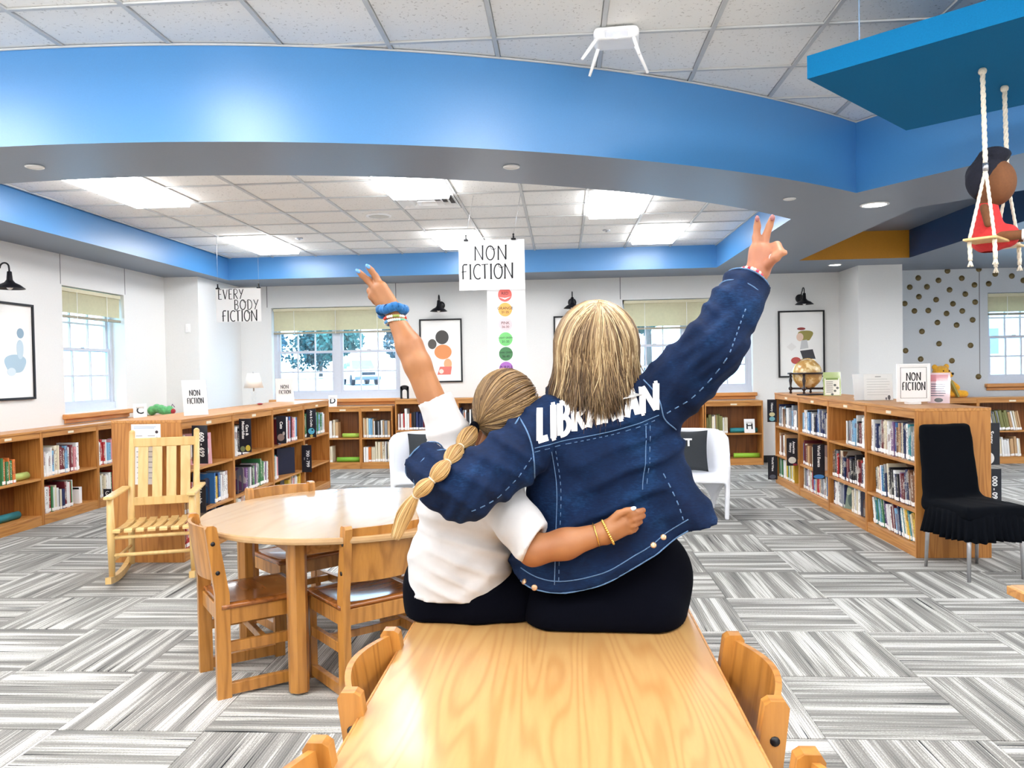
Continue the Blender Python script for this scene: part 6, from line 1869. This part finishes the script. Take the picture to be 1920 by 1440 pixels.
seam('sleeve_seam', [(-0.085, 2.050, 1.196), (-0.126, 2.000, 1.141), (-0.181, 2.000, 1.096), (-0.243, 2.000, 1.073)], .0016, True)
seam('sleeve_seam', [(0.279, 2.150, 1.303), (0.342, 2.100, 1.343), (0.398, 2.100, 1.409), (0.443, 2.100, 1.492), (0.481, 2.120, 1.583)], .0018, True)
seam('armhole_seam', [(0.222, 2.200, 1.394), (0.256, 2.170, 1.346), (0.273, 2.150, 1.289), (0.309, 2.150, 1.255)], .0018)
seam('side_seam', [(0.267, 2.120, 1.141), (0.297, 2.100, 1.073), (0.314, 2.080, 1.014)], .0018, True)
hb = [(p[0], p[1], p[2] + .036) for p in hem_pts[1:-1]]
seam('hem_seam', hb, .0016); seam('hem_edge', [(p[0], p[1], p[2] + .004) for p in hem_pts[1:-1]], .0020)
for q in ((-0.114, 2.100, 0.850), (-0.085, 2.100, 0.841), (0.234, 2.100, 0.955), (0.262, 2.100, 0.974)):
    v, nn = drape(bj, q[0], q[2], .001)
    M = Matrix.Translation(v) @ nn.to_track_quat('Z', 'Y').to_matrix().to_4x4()
    jpart(MB().lathe([(1e-6, .0022), (.006, .0022), (.0085, .001), (.0085, -.002)], 16, M=M).build('button', BRONZE))
v = Vector((0.501, 2.150, 1.664)); hit = bj.ray_cast(Vector((v.x, 1.5, v.z)), Vector((0, 1, 0)))
for c_, cd, r_ in ((cR, cRd, .0575), (cL, cLd, .0575)):
    q = Vector(cd).to_track_quat('Z', 'Y').to_matrix().to_4x4()
    for k, (dz, rr) in enumerate(((-.004, r_ + .004), (-.05, r_ + .007))):
        M = Matrix.Translation(Vector(c_ + cd * dz)) @ q
        pts = [M @ Vector((rr * math.cos(2 * PI * i / 28), rr * math.sin(2 * PI * i / 28), 0)) for i in range(29)]
        jpart(MB().tube(pts, .0022, 6).build('cuff_edge', STITCH))
M = Matrix.Translation(Vector((0.499, 2.143, 1.647)))
jpart(MB().sphere((0, 0, 0), .007, 12, 8, sc=(1, .5, 1), M=None).build('cuff_button', CHROME)).location = M.translation
# collar standing behind the hair
ck = []
for s in (-1, 1):
    base = [(hx + s * .02, 2.20, 1.285), (hx + s * .07, 2.215, 1.295), (hx + s * .115, 2.26, 1.315), (hx + s * .125, 2.33, 1.345)]
    mb = MB(); sp_ = spline(base, 5); vs = []
    for p in sp_:
        o_ = Vector((p.x - hx, p.y - 2.27, 0)).normalized()
        vs += [p, p + Vector((0, 0, .055)) - o_ * .006, p + o_ * .028 + Vector((0, 0, .028))]
    n = len(sp_)
    mb.add(vs, [f for i in range(n - 1) for f in ((i * 3, i * 3 + 1, i * 3 + 4, i * 3 + 3), (i * 3 + 1, i * 3 + 2, i * 3 + 5, i * 3 + 4))], 0, True)
    o = jpart(mb.build('collar', DENIM)); m_ = o.modifiers.new('thickness', 'SOLIDIFY'); m_.thickness = .004
# trousers
w_tr = [cap((-0.002, 2.320, 0.794), (0.224, 2.320, 0.817), .125, .145, 1.05), cap((-0.034, 2.300, 0.736), (0.237, 2.300, 0.748), .100, .108, 1.95), cap((.04, 2.34, .835), (.02, 2.70, .835), .118, .092), cap((.23, 2.34, .835), (.26, 2.70, .835), .118, .092), cap((.02, 2.70, .83), (.02, 2.72, .40), .085, .07), cap((.26, 2.70, .83), (.26, 2.72, .40), .085, .07), cap((0.016, 2.300, 0.948), (0.217, 2.300, 0.962), .095, .095)]
def f_tr(P):
    d = union(P, w_tr, .03)
    return table_cut(np.maximum(d, .36 - P[:, 2]), P, .7212)
wpart(sdf_obj('trousers', f_tr, (-.25, 1.98, .34), (.52, 2.86, 1.06), .009, BLKCLOTH))
# bracelets at the raised wrist
beadcols = [C(244, 240, 236), C(226, 70, 104), C(240, 226, 200), C(180, 40, 60), C(246, 200, 190), C(60, 40, 50)]
for k, (off, rr) in enumerate(((.012, .034), (.024, .033))):
    M = Matrix.Translation(Vector(cR + cRd * off)) @ Vector(cRd).to_track_quat('Z', 'Y').to_matrix().to_4x4()
    br_ = wpart(MB().tube([M @ Vector((rr * math.cos(2 * PI * i / 28), rr * math.sin(2 * PI * i / 28), 0)) for i in range(29)], .002, 5).build('bracelet', PAPER))
    for i in range(26):
        b = MB().sphere(M @ Vector((rr * math.cos(2 * PI * i / 26), rr * math.sin(2 * PI * i / 26), 0)), .0052, 8, 6).build('bead', OBJCOL, br_)
        b.color = beadcols[(i * 3 + k * 2 + i // 5) % 6]
rg = Vector((0.573, 2.178, 1.718))
wpart(MB().tube([rg + Vector((.010 * math.cos(a), .004 * math.sin(a), .010 * math.sin(a))) for a in [2 * PI * i / 16 for i in range(17)]], .0018, 5).build('ring', CHROME))
# hair
rnd = random.Random(3)
HB = (.098, .112, .118)
paths = []
hc = Vector(W_head) + Vector((0, -.008, .008))
for i in range(2600):
    th = rnd.uniform(-2.3, 2.3)
    lay = rnd.random() ** .8
    ex = .003 + .024 * lay
    side = 1 if th > 0 else -1
    # start on the parting line (runs front to back, a little off centre), end hanging at azimuth th
    back = math.cos(th)
    y0 = -.55 * max(-.9, min(1, back + rnd.uniform(-.25, .25)))
    sv = Vector((.06 + .05 * side * rnd.random(), y0, math.sqrt(max(.05, 1 - y0 * y0)))).normalized()
    ev = Vector((math.sin(th), -math.cos(th), -.10)).normalized()
    if lay < .45:
        sv = sv.slerp(ev, rnd.uniform(.0, .5))
    ph = rnd.uniform(0, 6); pts = []
    ztip = 1.308 + rnd.gauss(0, .018) + (.008 if abs(th) > 1.4 else 0) - .010 * math.cos(th * 2.6 + .5) + .03 * (rnd.random() < .2)
    wv = rnd.uniform(-.05, .05)
    for j in range(8):
        v = sv.slerp(ev, j / 7)
        v = Vector((v.x + wv * math.sin(j * .45), v.y, v.z)).normalized()
        pts.append(hc + Vector((v.x * (HB[0] + ex), v.y * (HB[1] + ex), v.z * (HB[2] + ex * .6))))
    last = pts[-1]; m = 8
    d = Vector((last.x - hc.x, last.y - hc.y, 0)).normalized(); sd = Vector((-d.y, d.x, 0))
    amp = rnd.uniform(.002, .012); drift = rnd.gauss(0, .012); fl = rnd.uniform(-.012, .012)
    for j in range(1, m + 1):
        f = j / m
        z = last.z + (ztip - last.z) * f
        out_ = -.006 * math.sin(f * PI) + fl * f * f + .016 * f
        pts.append(Vector((last.x, last.y, z)) + d * out_ + sd * (amp * (math.sin(ph + 4.5 * f) - math.sin(ph)) + drift * f))
    g = .45 + rnd.gauss(0, .15) + .13 * math.sin(th * 7 + 1.2) + .10 * math.sin(th * 17 + 2)
    if rnd.random() < .16: g += .25
    if rnd.random() < .14: g -= .22
    tn = [g + .10] * 3 + [g + .02] * 5 + [g - .08] * 3 + [g - .22, g - .34]
    paths.append((pts, rnd.uniform(.0014, .0030), tn))
hw = wpart(strands('hair', paths, HAIR_W, None))
cap_fn = lambda P: np.maximum(union(P, [ell(tuple(hc), (HB[0] + .004, HB[1] + .004, HB[2] + .004)), cap((hc.x - .045, hc.y - .05, hc.z - .03), (hc.x - .045, hc.y - .06, 1.345), .055, .045), cap((hc.x + .045, hc.y - .05, hc.z - .03), (hc.x + .045, hc.y - .06, 1.345), .055, .045)], .02), (P - np.array([hc.x, hc.y + .055, hc.z])) @ np.array([0, .8, -.6]))
me = surface(cap_fn, (hc.x - .15, hc.y - .16, 1.28), (hc.x + .15, hc.y + .16, hc.z + .15), .008, 'hair_mass')
at_ = me.attributes.new('strand', 'FLOAT', 'POINT'); at_.data.foreach_set('value', [.22] * len(me.vertices)); me.materials.append(HAIR_W)
o = link('hair_mass', me); o.parent = hw

# ------------------------------------------------------------------ girl in the white tee
gr = thing('person', 'person in white tee with bubble ponytail, one bare arm raised in a peace sign', 'person', (-.33, 2.3, .72))
inv_g = Matrix.Translation((.33, -2.3, -.72))
def gpart(o):
    o.parent = gr; o.matrix_parent_inverse = inv_g
    return o
G_head = (-0.162, 2.260, 1.311)
G_sL, G_eL, G_wL = (-0.290, 2.250, 1.129), (-0.415, 2.240, 1.450), (-0.484, 2.270, 1.588)
G_sR, G_eR, G_wR = (-0.184, 2.200, 1.067), (-0.085, 2.075, 0.950), (0.101, 2.075, 0.995)
g_hand = [cap((-0.485, 2.270, 1.594), (-0.534, 2.280, 1.671), .020, .019), cap((-0.476, 2.270, 1.603), (-0.521, 2.275, 1.676), .018, .017), cap((-0.496, 2.275, 1.598), (-0.545, 2.285, 1.656), .017, .017)]
g_f1 = chain([(-0.541, 2.280, 1.674), (-0.564, 2.285, 1.697), (-0.579, 2.280, 1.712), (-0.589, 2.275, 1.723)], [.0115, .0098, .0090, .0078])
g_f2 = chain([(-0.524, 2.278, 1.679), (-0.540, 2.280, 1.708), (-0.551, 2.275, 1.725), (-0.559, 2.270, 1.735)], [.0115, .0098, .0090, .0078])
g_f3 = chain([(-0.542, 2.285, 1.662), (-0.559, 2.290, 1.667), (-0.558, 2.310, 1.657)], [.012, .011, .009]) + chain([(-0.539, 2.285, 1.646), (-0.556, 2.290, 1.650), (-0.553, 2.310, 1.639)], [.011, .010, .008])
g_th = chain([(-0.510, 2.290, 1.612), (-0.547, 2.315, 1.638), (-0.553, 2.315, 1.659)], [.013, .011, .009])
g_hr = [cap((0.098, 2.075, 0.995), (0.152, 2.085, 1.020), .026, .022), cap((0.107, 2.080, 0.985), (0.155, 2.090, 1.002), .022, .018), cap((0.101, 2.080, 1.005), (0.148, 2.085, 1.032), .020, .017)]
g_fr = [chain([(0.112, 2.075, 1.017), (0.140, 2.070, 1.046), (0.160, 2.070, 1.054), (0.178, 2.075, 1.057)], [.014, .0105, .0092, .0078]),
        chain([(0.152, 2.080, 1.033), (0.174, 2.075, 1.045), (0.192, 2.085, 1.048), (0.207, 2.100, 1.050)], [.0115, .010, .009, .0078]),
        chain([(0.155, 2.083, 1.021), (0.178, 2.077, 1.030), (0.195, 2.088, 1.034), (0.207, 2.102, 1.035)], [.0115, .010, .009, .0078]),
        chain([(0.156, 2.087, 1.009), (0.177, 2.080, 1.014), (0.190, 2.090, 1.018), (0.200, 2.104, 1.019)], [.011, .0095, .0088, .0075]),
        chain([(0.155, 2.090, 0.997), (0.171, 2.085, 0.998), (0.182, 2.095, 1.000), (0.189, 2.106, 1.002)], [.010, .0088, .008, .007])]
gx, gy, gz = G_head
g_limbs = [ell(G_head, (.074, .088, .100)), ell((gx, gy + .03, gz - .04), (.055, .06, .06)), cap((gx - .02, gy - .005, gz - .06), (-0.234, 2.260, 1.135), .042, .044),
           cap((-0.303, 2.250, 1.106), (-0.184, 2.250, 1.085), .045, .045), cap((-0.334, 2.260, 1.028), (-0.229, 2.260, 1.019), .068, .068), cap((-0.340, 2.280, 0.883), (-0.265, 2.280, 0.878), .082, .082), cap((-0.344, 2.300, 0.807), (-0.268, 2.300, 0.807), .09, .09),
           cap(G_sL, G_eL, .047, .037), cap(G_eL, (-0.438, 2.250, 1.500), .036, .036), cap((-0.438, 2.250, 1.500), G_wL, .036, .0235), cap(G_sR, G_eR, .040, .037), cap(G_eR, (-0.000, 2.070, 0.968), .039, .038), cap((-0.000, 2.070, 0.968), G_wR, .038, .027),
           cap((-.39, 2.34, .80), (-.42, 2.66, .80), .07, .055), cap((-.26, 2.34, .80), (-.22, 2.66, .80), .07, .055), cap((-.42, 2.66, .80), (-.42, 2.68, .42), .05, .035), cap((-.22, 2.66, .80), (-.22, 2.68, .42), .05, .035),
           cap((-.42, 2.68, .39), (-.42, 2.78, .36), .034, .03), cap((-.22, 2.68, .39), (-.22, 2.78, .36), .034, .03)]
g_face = [cap((gx, gy + .082, gz + .01), (gx, gy + .098, gz - .015), .008, .011), ell((gx, gy + .08, gz - .045), (.022, .012, .009)), ell((gx - .074, gy + .01, gz - .01), (.011, .018, .028)), ell((gx + .074, gy + .01, gz - .01), (.011, .018, .028))]
def f_gbody(P):
    d = union(P, g_limbs, .022)
    d = smin(d, union(P, g_face, .008), .010)
    h = union(P, g_hand + g_f1, .005); h = np.minimum(h, union(P, g_f2, .004)); h = smin(h, union(P, g_f3, .003), .002); h = smin(h, union(P, g_th, .004), .004)
    h2 = union(P, g_hr, .008)
    for c_ in g_fr: h2 = smin(h2, union(P, c_, .003), .0025)
    d = smin(smin(d, h, .008), h2, .008)
    return table_cut(d, P, .73)
gpart(sdf_obj('body', f_gbody, (-.62, 1.95, .30), (.30, 2.86, 1.80), .0045, SKIN_G))
for s in (-1, 1):
    gpart(MB().sphere((gx + s * .03, gy + .077, gz + .01), .011, 12, 8).build('eye', WHITE))
NAIL = plain('blue_nail_polish', C(96, 150, 206), .15)
NAILP = plain('pale_blue_nail_polish', C(196, 220, 246), .15)
for p, mt, mz in (((-0.589, 2.269, 1.723), NAIL, .8), ((-0.558, 2.264, 1.735), NAIL, .8), ((0.178, 2.069, 1.060), NAILP, -1.2)):
    gpart(MB().sphere(p, .0066, 10, 6, sc=(.9, .6, 1.35), M=Matrix.Rotation(-mz, 4, 'Y')).build('fingernail', mt))
for p in ((-.42, 2.74, .35), (-.22, 2.74, .35)):
    gpart(MB().sphere(p, .046, 16, 10, sc=(.85, 1.8, .7)).build('shoe', TEE))
# tee
t_t = [cap((-0.316, 2.250, 1.106), (-0.172, 2.240, 1.084), .058, .058), cap((-0.340, 2.260, 1.028), (-0.221, 2.260, 1.016), .084, .084), cap((-0.351, 2.270, 0.893), (-0.260, 2.270, 0.884), .103, .100), cap((-0.341, 2.280, 0.800), (-0.282, 2.280, 0.797), .118, .115)]
t_aL = chain([(-0.285, 2.250, 1.117), (-0.328, 2.250, 1.245), (-0.372, 2.250, 1.357)], [.068, .058, .047])
t_aR = chain([(-0.193, 2.210, 1.073), (-0.122, 2.130, 1.006), (-0.076, 2.070, 0.965)], [.066, .062, .058])
kL = np.array((-0.370, 2.250, 1.350)); kLd = np.array((-0.372, 2.250, 1.357)) - np.array((-0.328, 2.250, 1.245)); kLd /= np.linalg.norm(kLd)
kR = np.array((-0.080, 2.075, 0.969)); kRd = np.array([.78, -.25, -.42]); kRd /= np.linalg.norm(kRd)
nk = np.array((-0.222, 2.250, 1.190))
def f_tee(P):
    d = union(P, t_t, .04)
    aL = union(P, t_aL, .02) - ripple(P, (.008, -34, 10, 120, .4, 0), (.005, 60, 14, 80, .5, 1.5))
    aR = union(P, t_aR, .02) - ripple(P, (.006, 70, 20, -60, .5, 0))
    aL = np.maximum(aL, plane_cut(P, kL, kLd)); aR = np.maximum(aR, plane_cut(P, kR, kRd))
    d = d - ripple(P, (.010, 38, 6, 118, .6, .5), (.007, -50, 6, 66, .6, 2.1))
    d = smin(smin(d, aL, .03), aR, .03)
    inL = np.maximum(prim_d(P, cap(kL - kLd * .05, kL + kLd * .03, .038, .038)), plane_cut(P, kL - kLd * .035, -kLd))
    inR = np.maximum(prim_d(P, cap(kR - kRd * .02, kR + kRd * .04, .041, .043)), plane_cut(P, kR - kRd * .03, -kRd))
    d = np.maximum(np.maximum(d, -inL), -inR)
    neck = prim_d(P, cap(nk + np.array([0, .02, -.035]), nk + np.array([.02, .02, .12]), .050, .062))
    d = np.maximum(d, -neck)
    hem = .782 + .10 * (P[:, 0] + .33) ** 2 * 4 + .02 * np.clip((P[:, 1] - 2.2) / .2, 0, 1)
    inner = np.maximum(d + .017, P[:, 2] - hem - .03)
    d = np.maximum(d, hem - P[:, 2])
    return np.maximum(d, -inner)
te = gpart(sdf_obj('tee', f_tee, (-.60, 1.90, .76), (.12, 2.45, 1.45), .006, TEE))
bt = bvh_of(te)
rim = []
for i in range(41):
    a = 2 * PI * i / 40
    q = bt.find_nearest(Vector(nk) + Vector((.056 * math.cos(a), .02 + .056 * math.sin(a), .01)))[0]
    rim.append(q)
o = MB().tube(rim, .005, 6).build('neckband', TEE); o.parent = te
g_tr = [cap((-0.389, 2.310, 0.781), (-0.254, 2.310, 0.781), .092, .098, 1.4), cap((-0.395, 2.310, 0.725), (-0.255, 2.310, 0.725), .075, .08, 1.7), cap((-.39, 2.36, .80), (-.42, 2.62, .80), .095, .085), cap((-.26, 2.36, .80), (-.22, 2.62, .80), .095, .085), cap((-0.246, 2.300, 0.752), (-0.151, 2.300, 0.752), .095, .09, 1.4)]
gpart(sdf_obj('shorts', lambda P: table_cut(np.maximum(union(P, g_tr, .03), P[:, 1] - 2.60), P, .7212), (-.62, 2.04, .68), (-.02, 2.66, 1.0), .009, BLKCLOTH))
# hair drawn to a side ponytail
tie = Vector((-0.247, 2.175, 1.266)); gc = Vector(G_head) + Vector((0, -.004, .006))
GB = (.090, .100, .108)
def nd(v): return Vector((v.x / GB[0], v.y / GB[1], v.z / GB[2])).normalized()
td = nd(tie - gc)
paths = []
for i in range(1900):
    z = rnd.uniform(-.55, 1); a = rnd.uniform(0, 2 * PI); rr = math.sqrt(max(0, 1 - z * z))
    s = Vector((rr * math.cos(a), rr * math.sin(a), z))
    if s.y > .55 and s.z < .55: continue
    if s.y > .1 and s.z < -.2: continue
    if s.dot(td) > .985: continue
    ang = math.acos(max(-1, min(1, s.dot(td)))); ex = rnd.uniform(.0, .008)
    sd = s.cross(td); sag = .22 * rnd.uniform(.6, 1.2) * (1 if s.z > -.1 else .2)
    pts = []
    for j in range(12):
        t_ = j / 11
        v = (s * math.sin((1 - t_) * ang) + td * math.sin(t_ * ang)) / max(1e-4, math.sin(ang))
        v = (v + Vector((0, -.25, .35)) * sag * math.sin(PI * t_)).normalized()
        k = 1 - .0 * t_
        pts.append(gc + Vector((v.x * (GB[0] + ex), v.y * (GB[1] + ex), v.z * (GB[2] + ex))) * k)
    pts[-1] = pts[-1].lerp(tie, .6)
    g = .42 + rnd.gauss(0, .18) + .10 * math.sin(a * 9 + z * 14)
    paths.append((pts, rnd.uniform(.0013, .0026), g))
hg = gpart(strands('hair', paths, HAIR_G, None))
gcap = lambda P: np.maximum(prim_d(P, ell(tuple(gc), (GB[0], GB[1], GB[2]))), (P - np.array([gc.x, gc.y + .05, gc.z])) @ np.array([0, .75, -.66]))
me = surface(gcap, (gc.x - .12, gc.y - .13, gc.z - .13), (gc.x + .12, gc.y + .13, gc.z + .13), .007, 'hair_mass')
at_ = me.attributes.new('strand', 'FLOAT', 'POINT'); at_.data.foreach_set('value', [.2] * len(me.vertices)); me.materials.append(HAIR_G)
o = link('hair_mass', me); o.parent = hg
knots = [tie, Vector((-0.274, 2.075, 1.225)), Vector((-0.295, 1.985, 1.195)), Vector((-0.329, 1.945, 1.157)), Vector((-0.372, 1.955, 1.117)), Vector((-0.409, 1.985, 1.060)), Vector((-0.435, 2.000, 1.002))]
axis = spline(knots, 8); NA = len(axis)
paths = []
def bub(i):
    s = i / 8.0; k = int(min(s, 5.999)); f = s - k
    if k < 4: return (.0075 + (.0175 - .002 * k) * math.sin(PI * f) ** .8)
    if k == 4: return .0075 + .013 * math.sin(PI * f * .5)
    return .0205 * (1 - .35 * f)
for i in range(420):
    a = rnd.uniform(0, 2 * PI); rr = math.sqrt(rnd.uniform(.25, 1)); tw = rnd.uniform(-.6, .6)
    end = NA - rnd.choice([0, 0, 0, 1, 2, 3])
    pts = []
    for j in range(0, end):
        t_ = (axis[min(NA - 1, j + 1)] - axis[max(0, j - 1)]).normalized()
        u = t_.cross(Vector((0, 1, 0))).normalized(); w = t_.cross(u)
        r_ = bub(j) * rr
        aa = a + tw * j / NA
        pts.append(axis[j] + u * math.cos(aa) * r_ + w * math.sin(aa) * r_)
    g0 = rnd.gauss(0, .15)
    paths.append((pts, rnd.uniform(.0016, .0028), [.25 + g0 + .55 * j / NA for j in range(NA)]))
gpart(strands('ponytail', paths, HAIR_P, None))
gpart(MB().sphere(tie, .019, 14, 8, sc=(.75, 1, 1.15)).build('hair_tie', BLKCLOTH))
ELAS = plain('clear_elastic', C(206, 196, 176), .4)
for k in (1, 2, 3, 4):
    i = k * 8; t_ = (axis[i + 1] - axis[i - 1]).normalized(); u = t_.orthogonal().normalized(); w = t_.cross(u)
    gpart(MB().tube([axis[i] + (u * math.cos(2 * PI * j / 18) + w * math.sin(2 * PI * j / 18)) * .0098 for j in range(19)], .0022, 6).build('elastic_band', ELAS))
# scrunchie and bracelets on the raised wrist
def ring_pts(c_, ax_, r_, n=48):
    M = Matrix.Translation(Vector(c_)) @ Vector(ax_).to_track_quat('Z', 'Y').to_matrix().to_4x4()
    return M, [M @ Vector((r_ * math.cos(2 * PI * i / n), r_ * math.sin(2 * PI * i / n), 0)) for i in range(n + 1)]
SCR = plain('blue_velvet_scrunchie', C(12, 96, 156), .75, .3, 60, .2, sheen=.15)
axw = Vector(G_wL) - Vector((-0.438, 2.250, 1.500)); axw.normalize()
sc_c = Vector((-0.490, 2.272, 1.605)); tilt_ax = (axw + Vector((.0, .0, .0))).normalized()
tilt_ax = Vector((-.10, 0.22, 1)).normalized()
M, pts = ring_pts(sc_c, tilt_ax, .034, 64)
rad = [.0125 + .0028 * math.sin(i * 1.7) + .0018 * math.sin(i * .9 + 1) for i in range(65)]; rad[-1] = rad[0]
pts = [p + Vector((0, 0, .003 * math.sin(i * 1.3))) for i, p in enumerate(pts)]; pts[-1] = pts[0]
gpart(MB().tube(pts, rad, 12, cap=False).build('scrunchie', SCR))
for k, (cc, cols_) in enumerate((((-0.483, 2.270, 1.582), [C(200, 60, 40), C(236, 230, 220), C(160, 170, 90), C(236, 230, 220)]), ((-0.480, 2.268, 1.571), [C(80, 140, 190), C(240, 240, 236), C(180, 214, 210), C(90, 170, 140)]))):
    M, pts = ring_pts(cc, tilt_ax, .0305, 30)
    b0 = gpart(MB().tube(pts, .002, 5, cap=False).build('bracelet', PAPER))
    for i in range(30):
        b = MB().sphere(pts[i], .0042, 8, 6).build('bead', OBJCOL, b0); b.color = cols_[(i // 3) % 4]
axr = (Vector(G_wR) - Vector((-0.000, 2.070, 0.968))).normalized()
M, pts = ring_pts((0.081, 2.073, 0.991), axr, .0315, 40); gpart(MB().tube(pts, .0016, 6, cap=False).build('bracelet', GOLD))
M, pts = ring_pts((0.112, 2.077, 0.997), (axr + Vector((.1, 0, .25))).normalized(), .033, 34)
b0 = gpart(MB().tube(pts, .0015, 5, cap=False).build('bracelet', GOLD))
for i in range(34): MB().sphere(pts[i], .0038, 8, 6).build('bead', GOLD, b0)
